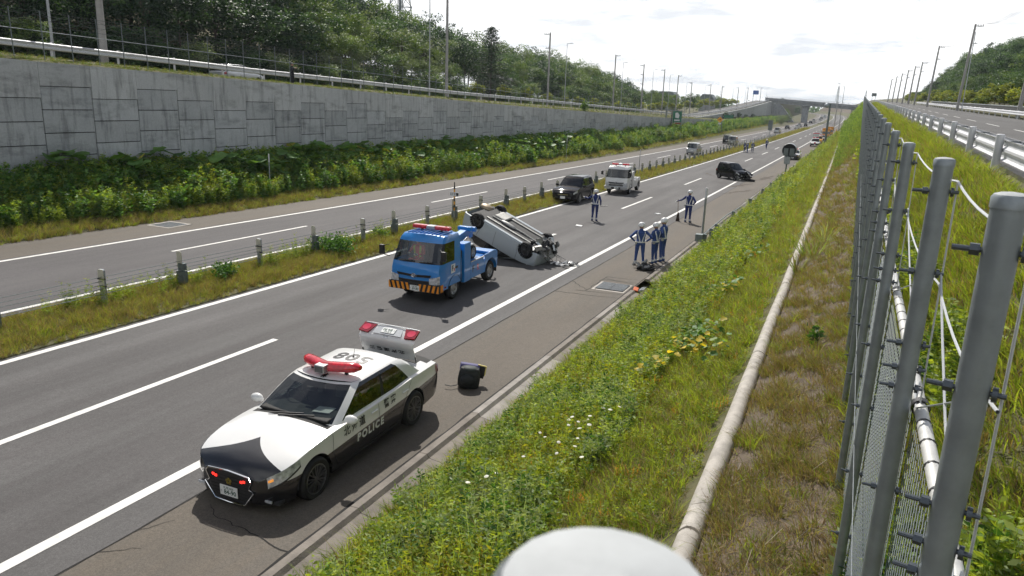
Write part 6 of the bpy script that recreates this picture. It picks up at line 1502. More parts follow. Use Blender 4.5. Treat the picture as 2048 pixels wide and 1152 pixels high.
# driver of the blue tow truck, seated behind the wheel
dl = TT.location + Vector((-.42, -.02, .42))
dv = person('driver in red jacket with lime stripes behind the tow truck windscreen', dl, HEAD_S, ps(legL=[(.40, .12, .92), (.55, .12, .52)], legR=[(.40, .12, .92), (.55, .12, .52)], armL=[(.14, .28, 1.17), (.38, .18, 1.15), (.46, .14, 1.18)], armR=[(.14, .28, 1.17), (.38, .18, 1.18), (.46, .12, 1.22)]), 1.66, cloth='hiviz', harness=False, helmet=False, bands=False, hat='helmet', voxel=.012)
dv.scale = (.95, .95, .82)
for sg in (1, -1):
    mb = MB(); rws = []
    for t in np.linspace(0, 1, 8):
        z = lerp(1.0, 1.44, t); a = R(sg * 38); p = Vector(((tor(z, 0) + .02) * math.cos(a), (tor(z, 1) + .012) * math.sin(a), z)); rws.append([p + Vector((0, -.035, 0)), p + Vector((0, .035, 0))])
    mb.loft(rws, 0, True); mb.build('stripe', M['lime'], dv)
# ------------------------------------------------------------------ plants
leafmat('g_fresh', (.112, .155, .024)); leafmat('g_lime', (.150, .190, .030)); leafmat('g_weed', (.095, .145, .035)); leafmat('g_grey', (.150, .185, .105)); leafmat('g_dry', (.19, .145, .07), trans=.25); leafmat('g_olive', (.115, .118, .034)); leafmat('g_red', (.24, .12, .03)); leafmat('g_brown', (.13, .085, .05), trans=.2)
leafmat('g_gold', (.24, .24, .025), boost=1.2); leafmat('g_dark', (.035, .085, .020)); leafmat('g_bur', (.060, .120, .030), trans=.35); leafmat('g_vine', (.055, .115, .028), trans=.3); leafmat('g_vine_y', (.30, .24, .03)); leafmat('g_white', (.80, .80, .74), objrand=.1, trans=.3)
def arr_mesh(name, V, F, mats, mi=None, smooth=False):
    me = bpy.data.meshes.new(name); V = np.asarray(V, np.float32); F = np.asarray(F, np.int32); n = len(F); k = F.shape[1]
    me.vertices.add(len(V)); me.vertices.foreach_set('co', V.ravel()); me.loops.add(n * k); me.loops.foreach_set('vertex_index', F.ravel()); me.polygons.add(n)
    me.polygons.foreach_set('loop_start', np.arange(0, n * k, k, dtype=np.int32)); me.polygons.foreach_set('loop_total', np.full(n, k, np.int32))
    for m in (mats if isinstance(mats, list) else [mats]): me.materials.append(m)
    if mi is not None: me.polygons.foreach_set('material_index', np.asarray(mi, np.int32))
    if smooth: me.polygons.foreach_set('use_smooth', np.ones(n, bool))
    me.update(calc_edges=True); return me
def blades(n, h, spread, lean, wd, rg, hj=.4):
    """curved grass blades, two quads each; returns V, F"""
    a = rg.uniform(0, 2 * np.pi, n); r = spread * np.sqrt(rg.uniform(0, 1, n)); bx, by = r * np.cos(a), r * np.sin(a)
    d = a + rg.normal(0, .9, n); L = h * rg.uniform(1 - hj, 1 + hj * .5, n); ln = lean * rg.uniform(.2, 1.3, n) * L; px, py = -np.sin(d), np.cos(d); w2 = wd * rg.uniform(.6, 1.3, n)
    V = np.zeros((n, 6, 3)); tw = rg.uniform(0, np.pi, n); qx, qy = np.cos(tw), np.sin(tw)
    for j, (t, k) in enumerate(((0, 1.0), (.55, .8), (1.0, .15))):
        cx = bx + np.cos(d) * ln * t * t; cy = by + np.sin(d) * ln * t * t; cz = L * (t - .22 * lean * t * t)
        for s_, sg in ((0, -1), (1, 1)): V[:, 2 * j + s_, 0] = cx + sg * qx * w2 * k / 2; V[:, 2 * j + s_, 1] = cy + sg * qy * w2 * k / 2; V[:, 2 * j + s_, 2] = cz
    b = np.arange(n)[:, None] * 6; F = np.concatenate([b + [0, 1, 3, 2], b + [2, 3, 5, 4]]); return V.reshape(-1, 3), F
def leaves(C, size, rg, up=.4, asp=.5, D=None):
    """diamond leaves at points C"""
    n = len(C); d = rg.normal(0, 1, (n, 3)) if D is None else D.copy(); d[:, 2] = d[:, 2] * .6 + (up if D is None else 0); d /= np.linalg.norm(d, axis=1)[:, None] + 1e-9
    q = rg.normal(0, 1, (n, 3)); q -= d * (q * d).sum(1)[:, None]; q /= np.linalg.norm(q, axis=1)[:, None] + 1e-9; s_ = (size * rg.uniform(.6, 1.35, n))[:, None]
    V = np.stack([C, C + d * s_ * .5 + q * s_ * asp / 2, C + d * s_, C + d * s_ * .5 - q * s_ * asp / 2], 1).reshape(-1, 3); b = np.arange(n)[:, None] * 4; return V, b + [0, 1, 2, 3]
def cat(parts):
    V, F, I = [], [], []; o = 0
    for (v, f, m) in parts: V.append(v); F.append(f + o); I.append(np.full(len(f), m)); o += len(v)
    return np.concatenate(V), np.concatenate(F), np.concatenate(I)
rg = np.random.default_rng(5)
PROTO = bpy.data.collections.new('plant_prototypes')
def proto(name, me):
    o = bpy.data.objects.new(name, me); return o
def tuft(name, mats, n, h, sp, lean, wd, mix=None):
    v, f = blades(n, h, sp, lean, wd, rg); mi = rg.integers(0, len(mats), n) if mix is None else rg.choice(len(mats), n, p=mix); return proto(name, arr_mesh(name, v, f, [M[m] for m in mats], np.concatenate([mi, mi])))
def weed(name, mats, h, nst, nl, lsz, sp=.12, tip=None, asp=.4, tipn=0):
    P_ = []
    for s_ in range(nst):
        a = rg.uniform(0, 6.28); r = sp * rg.uniform(.1, 1); H_ = h * rg.uniform(.65, 1.15); ln = rg.uniform(.0, .22) * H_; base = np.array([r * np.cos(a), r * np.sin(a), 0]); tp = base + [np.cos(a) * ln, np.sin(a) * ln, H_]
        t = np.sort(rg.uniform(.12, 1, nl)); C = base + (tp - base) * t[:, None]; ang = np.arange(nl) * 2.4 + a; D = np.stack([np.cos(ang), np.sin(ang), rg.uniform(.1, .9, nl)], 1)
        v, f = leaves(C, lsz * (1.15 - .5 * t), rg, 0, asp, D); P_.append((v, f, int(rg.integers(0, len(mats)))))
        w = .006; v = np.array([base + [w, 0, 0], base - [w, 0, 0], tp - [w * .5, 0, 0], tp + [w * .5, 0, 0]]); P_.append((v, np.array([[0, 1, 2, 3]]), 0))
        if tip:
            C = tp + rg.normal(0, 1, (tipn, 3)) * [.05, .05, .07]; v, f = leaves(C, np.full(tipn, .035), rg, .2, .8); P_.append((v, f, len(mats)))
    v, f, i = cat(P_); return proto(name, arr_mesh(name, v, f, [M[m] for m in mats] + ([M[tip]] if tip else []), i))
T_fresh = [tuft('grass', ['g_fresh', 'g_lime', 'g_dry'], 26,   .26, .10, .9, .011, [.34, .38, .28]) for _ in range(3)]
T_lime = [tuft('grass', ['g_lime', 'g_fresh', 'g_dry'], 30, .24, .10, .8, .010, [.50, .25, .25]) for _ in range(2)]
T_short = [tuft('dry_grass', ['g_olive', 'g_dry', 'g_brown', 'g_fresh'], 34, .13, .10, 1.0, .006, [.38, .30, .24, .08]) for _ in range(4)]
T_med = [tuft('dry_grass', ['g_olive', 'g_dry', 'g_lime', 'g_brown'], 30, .34, .12, .7, .010, [.34, .28, .18, .20]) for _ in range(4)]
T_wall = [tuft('grass', ['g_dark', 'g_olive', 'g_brown'], 26, .28, .11, .8, .012, [.4, .4, .2]) for _ in range(3)]
T_long = [tuft('tall_grass', ['g_grey', 'g_fresh'], 24, .75, .10, 1.0, .018) for _ in range(2)]
W_a = [weed('weed', ['g_weed', 'g_lime', 'g_grey', 'g_dark', 'g_lime'], .50, 5, 15, .10) for _ in range(4)]
W_b = [weed('weed', ['g_lime', 'g_weed', 'g_gold'], .42, 6, 13, .085) for _ in range(3)]
W_g = [weed('weed', ['g_grey', 'g_weed', 'g_grey', 'g_dark'], .55, 5, 16, .095) for _ in range(2)]
W_r = [weed('weed', ['g_red', 'g_lime', 'g_weed'], .30, 6, 12, .065) for _ in range(2)]
W_gold = [weed('goldenrod', ['g_weed', 'g_fresh'], 1.05, 6, 26, .13, .22, 'g_gold', .35, 12), weed('goldenrod', ['g_fresh', 'g_lime'], .95, 6, 24, .13, .22, None, .35)]
W_big = [weed('tall_weed', ['g_weed', 'g_fresh', 'g_dark'], 1.1, 7, 26, .17, .28, None, .45) for _ in range(3)]
W_dark = [weed('dark_weed', ['g_dark', 'g_bur'], 1.0, 7, 24, .22, .35, None, .6) for _ in range(2)]
def scatter(name, label, P, sc, idx, protos, cat_='plants'):
    """one object of loose plants: geometry-node instances of the prototype plants on given points"""
    n = len(P); me = bpy.data.meshes.new(name); me.vertices.add(n); me.vertices.foreach_set('co', np.asarray(P, np.float32).ravel())
    a = me.attributes.new('scl', 'FLOAT', 'POINT'); a.data.foreach_set('value', np.asarray(sc, np.float32)); a = me.attributes.new('idx', 'INT', 'POINT'); a.data.foreach_set('value', np.asarray(idx, np.int32))
    rz = np.zeros((n, 3), np.float32); rz[:, 2] = rg.uniform(0, 6.28, n); rz[:, :2] = rg.normal(0, .09, (n, 2)); a = me.attributes.new('rot', 'FLOAT_VECTOR', 'POINT'); a.data.foreach_set('vector', rz.ravel())
    o = bpy.data.objects.new(name, me); COL.objects.link(o); stuff(o, label, cat_)
    col = bpy.data.collections.new('proto_' + name)
    for k, p in enumerate(protos):
        q = p.copy(); q.name = f'{k:03d}'; col.objects.link(q)
    ng = bpy.data.node_groups.new('scatter_' + name, 'GeometryNodeTree'); ng.interface.new_socket('Geometry', in_out='INPUT', socket_type='NodeSocketGeometry'); ng.interface.new_socket('Geometry', in_out='OUTPUT', socket_type='NodeSocketGeometry')
    gi = ng.nodes.new('NodeGroupInput'); go = ng.nodes.new('NodeGroupOutput'); iop = ng.nodes.new('GeometryNodeInstanceOnPoints'); ci = ng.nodes.new('GeometryNodeCollectionInfo'); ci.inputs['Collection'].default_value = col; ci.inputs['Separate Children'].default_value = True; ci.inputs['Reset Children'].default_value = True
    def na(nm, ty): q = ng.nodes.new('GeometryNodeInputNamedAttribute'); q.data_type = ty; q.inputs['Name'].default_value = nm; return q.outputs[0]
    e2r = ng.nodes.new('FunctionNodeEulerToRotation'); L_ = ng.links; L_.new(na('rot', 'FLOAT_VECTOR'), e2r.inputs[0]); L_.new(e2r.outputs[0], iop.inputs['Rotation']); L_.new(na('scl', 'FLOAT'), iop.inputs['Scale']); L_.new(na('idx', 'INT'), iop.inputs['Instance Index'])
    iop.inputs['Pick Instance'].default_value = True; L_.new(gi.outputs[0], iop.inputs['Points']); L_.new(ci.outputs[0], iop.inputs['Instance']); L_.new(iop.outputs[0], go.inputs[0])
    md = o.modifiers.new('scatter', 'NODES'); md.node_group = ng; return o
_bank = {}
def bank_z(x, y):
    k = round(y * 2) / 2
    if k not in _bank: p = bank_right(k); _bank[k] = (np.array([a for a, b in p]), np.array([b for a, b in p]))
    a, b = _bank[k]; return float(np.interp(x, a, b))
def left_z(x, y):
    Z = zr(y); wt = table(WT, y); low = min(wt - .1, Z + 1.5); return float(np.interp(x, [WALLX, -23.2, -21.6, -20.55, -20.3], [low, Z + .75, Z + .28, Z + .05, Z - .02]))
def sample(y0, y1, xl, xh, d0, dens, pw, zf, rel=False):
    """random points; density dens per square metre out to distance d0, thinning beyond"""
    out_ = []; y = y0
    while y < y1:
        d = max(1.0, math.hypot(y, 4)); dy = .5 if d < 40 else 2.0; k = dens * min(1, (d0 / d)) ** pw; a, b = xl(y), xh(y); m_ = rg.poisson(k * max(0, b - a) * dy)
        for _ in range(m_):
            x = rg.uniform(a, b); yy = y + rg.uniform(0, dy); out_.append((x, yy, zf(x, yy) - .02))
        y += dy
    return np.array(out_)
def dscale(P, d0, pw=.35): d = np.hypot(P[:, 1], P[:, 0] - 9); return np.clip(d / d0, 1, None) ** pw
def nz(P, sc, o=0.0): return np.array([mnoise.noise(Vector((p[0] * sc + o, p[1] * sc, o))) for p in P])
# right bank below the edging
gx_ = lambda y: xr(y) + 3.60
P = sample(1.5, 230, gx_, lambda y: pipe_x(y) - .2, 12, 105, 1.5, bank_z)
f_ = np.array([(p[0] - gx_(p[1])) / (pipe_x(p[1]) - gx_(p[1])) for p in P]); nn = nz(P, .8); n2_ = nz(P, .45, 7.0)
pr_ = T_fresh + T_lime + W_a + W_b + W_g + W_r + T_short + T_med; o1, o2, o3, o4, o5, o6 = 3, 5, 9, 12, 14, 16
idx = np.zeros(len(P), int); scl = np.ones(len(P))
for i in range(len(P)):
    r = rg.uniform(); f = f_[i]; u_ = rg.uniform(.7, 1.3)
    if f < .07 + .04 * nn[i]: idx[i] = rg.integers(0, 5); u_ *= .95
    elif f > .66 + .10 * n2_[i]:
        if r < .42: idx[i] = rg.integers(0, 5); u_ *= .80
        elif r < .72: idx[i] = rg.integers(16, 20); u_ *= 1.15
        elif r < .86: idx[i] = rg.integers(9, 12); u_ *= .5
        elif r < .90: idx[i] = rg.integers(14, 16); u_ *= .6
        else: idx[i] = rg.integers(0, 3)
    else:
        g_ = nn[i] + .25 * n2_[i]
        if r < .30: idx[i] = rg.integers(0, 5); u_ *= 1.0
        elif r < .42: idx[i] = rg.integers(20, 24); u_ *= 1.0
        elif g_ > .12: idx[i] = rg.integers(9, 12) if r < .8 else rg.integers(14, 16); u_ *= .85
        elif g_ < -.12: idx[i] = rg.integers(12, 14) if r < .7 else rg.integers(5, 9); u_ *= .80
        else: idx[i] = rg.integers(5, 9) if r < .7 else rg.integers(9, 12); u_ *= .85
    scl[i] = u_
keep = (scl > 0) & ~((np.abs(P[:, 1] - 24.2) < .75) & (P[:, 0] < 4.2)); P, idx, scl, f_ = P[keep], idx[keep], scl[keep], f_[keep]
scatter('bank_weeds', 'green weeds and grass covering the near bank', P, scl * dscale(P, 14), idx, pr_)
# above the edging: short dry tufts
P = sample(1.5, 120, lambda y: pipe_x(y) + .13, lambda y: fence_x(y) + .25, 11, 125, 1.45, bank_z); nn = nz(P, 1.6)
keep = (nn > -.06) | (rg.uniform(size=len(P)) < .22); P = P[keep]; nn = nn[keep]; idx = np.where(rg.uniform(size=len(P)) <   .05 + .22 * (nn > .3), rg.integers(4, 7, len(P)), rg.integers(0, 4, len(P)))
scatter('dry_turf', 'short dry grass tufts between the edging and the chain-link fence', P, rg.uniform(.75, 1.5, len(P)) * np.where(idx >= 4, .6, 1.0) * dscale(P, 14), idx, T_short + T_fresh)
# far right bank below the fence, tall rough growth
P = sample(60, 235, lambda y: lerp(pipe_x(y), fence_x(y), .1), lambda y: fence_x(y) + .2, 60, 14, 1.2, bank_z); scatter('rough_growth', 'rough tall growth below the far stretch of chain-link fence', P, rg.uniform(.8, 1.5, len(P)) * np.clip((P[:, 1] - 40) / 110, .25, 1.3), rg.integers(0, 5, len(P)), W_big + W_a[:2])
# behind the fence up to the rail
P = sample(.5, 230, lambda y: fence_x(y) + .1, lambda y: rail_x(y) - .15, 12, 120, 1.5, bank_z); r_ = rg.uniform(size=len(P)); nn = nz(P, .5, 3.0)
idx = np.where(r_ < .62, rg.integers(0, 5, len(P)), np.where((nn > .1) & (P[:, 0] < fence_x(5) + 1.2), rg.integers(5, 9, len(P)), rg.integers(9, 13, len(P))))
scatter('verge_grass', 'bright green grass on the slope behind the chain-link fence', P, rg.uniform(.75, 1.25, len(P)) * dscale(P, 14), idx, T_fresh + T_lime + W_a + T_short)
# median
P = sample(3, 330, lambda y: xr(y) - 10.52, lambda y: xr(y) - 7.50, 20, 75, 1.35, lambda x, y: zr(y) + .05); nn = nz(P, .7, 2.0)
idx = np.where(rg.uniform(size=len(P)) < .16 + .3 * (nn > .15), rg.integers(4, 9, len(P)), rg.integers(0, 4, len(P))); ed_ = np.minimum(P[:, 0] - np.array([xr(y) for y in P[:, 1]]) + 10.52, -7.5 - (P[:, 0] - np.array([xr(y) for y in P[:, 1]])))
scatter('median_grass', 'brownish grass growing on the median strip', P, rg.uniform(.55, 1.05, len(P)) * np.clip(.45 + ed_ * .9, .4, 1) * dscale(P, 22, .3), idx, T_med + T_fresh + T_lime)
P = sample(12, 32, lambda y: xr(y) - 9.9, lambda y: xr(y) - 9.0, 20, 5.0, 1.0, lambda x, y: zr(y) + .05); scatter('median_weeds', 'thin yellow-tipped weeds between the median posts', P, rg.uniform(.45, .75, len(P)), rg.integers(0, 2, len(P)), W_gold)
# left verge: grass edge, then tall weeds, then dark growth against the wall
P = sample(8, 470, lambda y: -24.9, lambda y: -20.25, 30, 34, 1.25, left_z); f_ = (-20.25 - P[:, 0]) / 4.65; nn = nz(P, .25, 1.0); n2_ = nz(P, .12, 9.0); r_ = rg.uniform(size=len(P)); idx = np.zeros(len(P), int); scl = np.ones(len(P))
LP = T_fresh + T_med + W_gold + W_big + W_dark + W_a
for i in range(len(P)):
    f = f_[i] + .10 * nn[i]; r = r_[i]
    if f < .28: idx[i] = rg.integers(0, 7); scl[i] = 1.0
    elif f < .62:
        idx[i] = (7 + rg.integers(0, 2)) if (r < .22 + .35 * (nn[i] > .08)) else (rg.integers(14, 18) if r < .68 else (rg.integers(9, 12) if r < .88 else rg.integers(12, 14))); scl[i] = rg.uniform(.40, 1.25) * (.70 + .6 * f) * (1 + .5 * nn[i]) * (1.5 if idx[i] >= 14 else 1)
    else: idx[i] = rg.integers(9, 12) if r < .5 else (rg.integers(12, 14) if r < .86 else 7); scl[i] = rg.uniform(.95, 1.45) * (.9 + .3 * n2_[i])
scatter('verge_weeds', 'dense weeds and goldenrod on the verge below the retaining wall', P, scl * dscale(P, 40, .25), idx, LP)
# top of the wall
P = sample(6, 260, lambda y: -29.6, lambda y: WALLX - .15, 30, 26, 1.2, lambda x, y: float(np.interp(x, [-29.2, -27.6, -25.9, WALLX - .25], [table(LF, y) - .1, table(LF, y) - .45 if y < 215 else table(WT, y) + .4, table(WT, y) + .12, table(WT, y) - .05])))
scatter('wall_top_grass', 'rough grass strip on top of the retaining wall', P, rg.uniform(.35, .62, len(P)) * dscale(P, 40, .15), rg.integers(0, 5, len(P)), T_wall + T_short[:2])

# ---- single plants
def leafy_mesh(name, n, shape, size, mats, lobes=5, rg_=None, stem=True):
    C = []; k = 0; c0 = rg.normal(0, 1, (lobes, 3)) * np.array(shape) * .35; c0[:, 2] = np.abs(c0[:, 2])
    cc = c0[rg.integers(0, lobes, n)] + rg.normal(0, 1, (n, 3)) * np.array(shape) * .33; cc[:, 2] = np.abs(cc[:, 2] + shape[2] * .45)
    v, f = leaves(cc, size * np.ones(n), rg, .5, .6); return arr_mesh(name, v, f, [M[m] for m in mats], rg.integers(0, len(mats), n))
def shrub(label, loc, shape, n, size, mats, name='shrub', cat_='shrub'):
    t = thing(name, label, cat_, loc); inst('foliage', leafy_mesh('foliage', n, shape, size, mats), t); mb = MB()
    for k in range(5): a = k * 1.3; mb.cyl((0, 0, -.1), (shape[0] * .4 * math.cos(a), shape[1] * .4 * math.sin(a), shape[2] * .6), .012, .006, 5)
    mb.build('stem', M['trunk'] if 'trunk' in M else M['soil'], t); return t
M['trunk'] = mat('bark', (.085, .07, .055), .9, var=.3, scale=12, bump=.5)
shrub('small round dark green shrub on the median left of the larger shrub', rp(-9.0, 17.6, .05), (.42, .42, .42), 700, .10, ['g_dark', 'g_vine'])
shrub('larger dark green shrub on the median beside a barrier post', rp(-8.9, 23.2, .05), (.85, .75, .52), 1500, .11, ['g_dark', 'g_vine'])
shrub('small leafy shrub on the median between two barrier posts behind the larger shrub', rp(-9.3, 27.3, .05), (.5, .35, .28), 420, .10, ['g_vine', 'g_weed'])
shrub('lone glossy green seedling on the dry turf beside the fence', Vector((9.0, 12.6, bank_z(9.0, 12.6))), (.16, .16, .26), 60, .10, ['g_dark', 'g_vine'], 'seedling', 'plant')
shrub('small conical green bush on the wall top strip', Vector((-26.2, 106, table(WT, 106) + .1)), (.55, .55, .95), 500, .2, ['g_weed', 'g_dark'])
# butterbur: big round leaves against the wall; each plant a thing, each leaf a part
def round_leaf(r, m):
    n = 14; vs = [(0, 0, 0)]; 
    for k in range(n):
        a = 2 * math.pi * (k + .5) / n; rr = r * (.55 if k in (6, 7) else 1) * rnd.uniform(.92, 1.05); vs.append((rr * math.cos(a), rr * math.sin(a), .14 * r * math.cos(2 * a) + .12 * r * (rr / r) ** 2))
    mb = MB(); mb.add(vs, [(0, 1 + k, 1 + (k + 1) % n) for k in range(n)], 0, True); return mb.mesh('leaf', m)
BL = [round_leaf(.42, M['g_bur']), round_leaf(.36, M['g_bur']), round_leaf(.40, M['g_vine']), round_leaf(.33, M['g_dark'])]; BLY = round_leaf(.36, M['g_gold'])
mb = MB(); mb.cyl((0, 0, -1.0), (0, 0, 0), .014, .010, 5); STK = mb.mesh('stalk', M['g_weed'])
def butterbur(label, x, y, h, k, group, zf=left_z, yel=.03, sz=1.12):
    t = thing('butterbur', label, 'plant', (x, y, zf(x, y)), (0, 0, rnd.uniform(0, 6)), group)
    for i in range(k):
        a = 6.28 * i / k + rnd.uniform(-.4, .4); r = rnd.uniform(.15, .6) * sz; z = h * rnd.uniform(.62, 1.0)
        lf_ = inst('leaf', BLY if rnd.random() < yel else rnd.choice(BL), t, (r * math.cos(a), r * math.sin(a), z), (rnd.uniform(-.45, .45), rnd.uniform(-.45, .45), rnd.uniform(0, 6)), rnd.uniform(.7, 1.2) * sz); inst('stalk', STK, lf_, (0, 0, 0), (rnd.uniform(-.15, .15), rnd.uniform(-.15, .15), 0), (1, 1, z / sz))
G = 'butterbur plants growing against the retaining wall'
for y in np.arange(23.5, 105, .82):
    if mnoise.noise(Vector((y * .09, 4, 2))) < -.42: continue
    for q in range(2):
        butterbur('butterbur with big round dark leaves at the foot of the wall', rnd.uniform(-24.7, -23.1), y + rnd.uniform(-.4, .4), rnd.uniform(1.1, 1.95), 6, G)
# broad-leaved vines on the near bank
VL = [round_leaf(.085, M['g_vine']), round_leaf(.10, M['g_vine']), round_leaf(.09, M['g_weed']), round_leaf(.085, M['g_vine_y'])]
def vine(label, x, y, k, spread, yel, sz=1.0):
    t = thing('broadleaf_vine', label, 'plant', (x, y, bank_z(x, y)))
    for i in range(k):
        a, r = rnd.uniform(0, 6.28), spread * math.sqrt(rnd.random()); dx, dy = r * math.cos(a), r * 1.2 * math.sin(a); zz = bank_z(x + dx, y + dy) - t.location.z + rnd.uniform(.22, .48)
        inst('leaf', VL[3] if rnd.random() < yel else VL[rnd.randrange(3)], t, (dx, dy, zz), (rnd.uniform(-.6, .6), rnd.uniform(-.6, .6), rnd.uniform(0, 6)), rnd.uniform(.45, .85) * sz)
vine('large patch of dark broad vine leaves in the middle of the near bank', 6.85, 14.4, 120, .52, .05); vine('yellow vine leaves along the lower edge of the dark vine patch', 6.85, 13.4, 45, .36, .7)
vine('small cluster of yellowing broad leaves on the bank left of the edging joint', 6.35, 12.4, 26, .28, .7); vine('green broad leaves beside the edging above the white flowers', 7.45, 12.6, 16, .25, .2)
vine('brown and green broad-leaved clump higher up the near bank', 6.6, 19.5, 60, .55, .4); vine('broad-leaved clump on the far part of the bank near the tall grass', 6.7, 25, 50, .6, .15)
# white umbels
yr = MB(); yr.ell((0, 0, 0), (.030, .030, .010), 10, 5); YH = yr.mesh('flower_head', M['g_white']); mb = MB(); mb.cyl((0, 0, -.42), (0, 0, 0), .003, .003, 4); YS = mb.mesh('stem', M['g_weed'])
fl_spots = [(5.45, 9.3), (5.62, 9.05), (5.85, 9.4), (5.95, 9.55), (5.8, 9.7), (6.02, 9.75), (6.1, 9.62), (5.7, 9.85), (6.05, 9.3), (6.25, 9.1), (5.95, 8.7), (6.2, 8.75), (6.25, 8.5), (5.5, 8.55), (5.3, 8.1), (5.2, 8.0), (6.1, 8.2), (5.05, 7.75), (6.35, 9.8), (6.45, 9.95), (6.2, 9.95), (6.5, 8.0)]
for i, (x, y) in enumerate(fl_spots):
    t = thing('yarrow', 'white yarrow flower among the weeds at the bottom centre of the bank', 'flower', (x, y, bank_z(x, y)), group='white yarrow flowers'); hd = inst('flower_head', YH, t, (0, 0, rnd.uniform(.42, .56)), (rnd.uniform(-.3, .3), rnd.uniform(-.3, .3), 0), rnd.uniform(.8, 1.3)); inst('stem', YS, hd)
for i, (x, y, h) in enumerate(((8.45, 23.0, 1), (8.7, 21.6, 1.1), (8.4, 20.4, .9), (8.95, 23.6, 1.0))):
    t = thing('reed_grass', ('arching reed grass clump right of the edging, farthest left', 'tallest arching reed grass clump beside the fence posts', 'arching reed grass clump nearest to the camera', 'arching reed grass clump closest behind the fence line')[i], 'grass', (x, y, bank_z(x, y))); v, f = blades(46, .95 * h, .12, 1.3, .022, rg); inst('blades', arr_mesh('blades', v, f, [M['g_grey'], M['g_fresh'], M['g_dry']], np.tile(rg.integers(0, 3, 46), 2)), t)
# dry stalks and pale litter on the turf
M['straw'] = mat('straw', (.42, .36, .27), .8); mb = MB()
for k in range(70):
    y = 3 + 16 * rnd.random() ** 1.5; x = rnd.uniform(pipe_x(y) + .1, fence_x(y)); z = bank_z(x, y); a = rnd.uniform(0, 6.28); L_ = rnd.uniform(.15, .55); hgt = rnd.uniform(.02, .35)
    mb.tube([(x, y, z + .02), (x + L_ * .5 * math.cos(a), y + L_ * .5 * math.sin(a), z + hgt), (x + L_ * math.cos(a), y + L_ * math.sin(a), z + hgt * .7)], .0022, 3)
stuff(mb.build('dry_stalks', M['straw']), 'pale dry stalks scattered over the turf beside the fence', 'stalks')
# ------------------------------------------------------------------ trees
TB = dict(boost=1.9, trans=.24)
leafmat('t_dark', (.022, .050, .024), objrand=.25, boost=1.3, trans=.2); leafmat('t_mid', (.040, .080, .026), objrand=.25, **TB); leafmat('t_light', (.075, .115, .034), objrand=.22, boost=1.9, trans=.32); leafmat('t_grey', (.10, .13, .075), objrand=.15, boost=1.9, trans=.3); leafmat('t_yel', (.15, .17, .03), objrand=.2, trans=.35); leafmat('t_con', (.022, .050, .026), objrand=.1, trans=.12, boost=1.0)  # t_dark deepened so leaf colour holds the backlit left wood's shade
def crown_mesh(name, mats, nclump, per, lsz, rx, rz, zc, cl=.26, seed=0, hang=.0, p=None):
    """leaf clumps through an uneven ellipsoid, unit height tree (height 1)"""
    g_ = np.random.default_rng(seed); d = g_.normal(0, 1, (nclump, 3)); d /= np.linalg.norm(d, axis=1)[:, None]; r = g_.uniform(.35, 1, nclump) ** .5; C = d * r[:, None] * np.array([rx, rx, rz]); C *= (1 + .22 * np.sin(3 * np.arctan2(d[:, 1], d[:, 0]) + seed))[:, None] * np.array([1, 1, .9]); C[:, 2] += zc
    ci = np.repeat(np.arange(nclump), per); cr_ = cl * g_.uniform(.6, 1.3, nclump) * rx * 1.5; q = g_.normal(0, 1, (len(ci), 3)); q /= np.linalg.norm(q, axis=1)[:, None]; q *= (g_.uniform(0, 1, len(ci)) ** .4)[:, None]; q[:, 2] *= .62
    pts = C[ci] + q * cr_[ci][:, None]; pts[:, 2] -= hang * g_.uniform(0, 1, len(ci)) ** 2 * rz
    v, f = leaves(pts, np.full(len(pts), lsz), g_, .15, .75); mi = g_.choice(len(mats), nclump, p=p)[ci]; return arr_mesh(name, v, f, [M[m] for m in mats], mi), C
def trunk_mesh(C, zt, r0=.018, seed=0, nl=9):
    g_ = np.random.default_rng(seed); mb = MB(); mb.tube([(0, 0, -.06), (.004, .002, zt * .5), (.0, .006, zt), (.003, .0, zt + .18)], [r0, r0 * .82, r0 * .62, r0 * .25], 8)
    for k in g_.choice(len(C), min(nl, len(C)), replace=False):
        z0 = zt * g_.uniform(.7, 1.15); e = C[k]; mid = (e * .5 + np.array([0, 0, z0]) * .5) + [0, 0, -.02]; mb.tube([(0, 0, z0), tuple(mid), tuple(e)], [r0 * .42, r0 * .28, r0 * .1], 5)
    return mb.mesh('trunk', M['trunk'])
KIND = {}
def kind(key, mats, nclump, per, lsz, rx, rz, zc, n=3, hang=0, p=None, cl=.26):
    KIND[key] = []
    for s_ in range(n):
        cm, C = crown_mesh('crown', mats, nclump, per, lsz, rx, rz, zc, cl, hash(key) % 97 * 0 + s_ * 7 + len(KIND) * 31, hang, p); KIND[key].append((cm, trunk_mesh(C, zc * .75, seed=s_)))
kind('dark', ['t_dark', 't_mid'], 85, 62, .024, .26, .36, .60, 4, p=[.7, .3])
kind('mid', ['t_mid', 't_dark', 't_light'], 85, 62, .024, .27, .36, .58, 4, p=[.6, .2, .2])
kind('light', ['t_light', 't_mid', 't_grey'], 80, 60, .024, .25, .38, .56, 3, p=[.5, .25, .25])
kind('grey', ['t_grey', 't_light'], 75, 62, .022, .28, .36, .55, 2, hang=.15, p=[.75, .25])
kind('yel', ['t_yel', 't_light'], 40, 40, .05, .22, .30, .66, 3, p=[.7, .3])
kind('spruce', ['t_con', 't_dark'], 60, 50, .02, .2, .45, .52, 1)
def tree(label, k, x, y, z, h, wd=1.0, group=None, name='broadleaf_tree', v=None):
    t = thing(name, label, 'tree', (x, y, z), (0, 0, rnd.uniform(0, 6.28)), group); cm, tm = KIND[k][(rnd.randrange(len(KIND[k])) if v is None else v)]
    inst('trunk', tm, t, scale=(h, h, h)); inst('crown', cm, t, scale=(h * wd, h * wd, h)); return t
XS = [-46, -60, -75]; YS = [20, 40, 60, 80, 100, 120, 140, 160, 180, 200, 230, 260, 300, 350, 420]
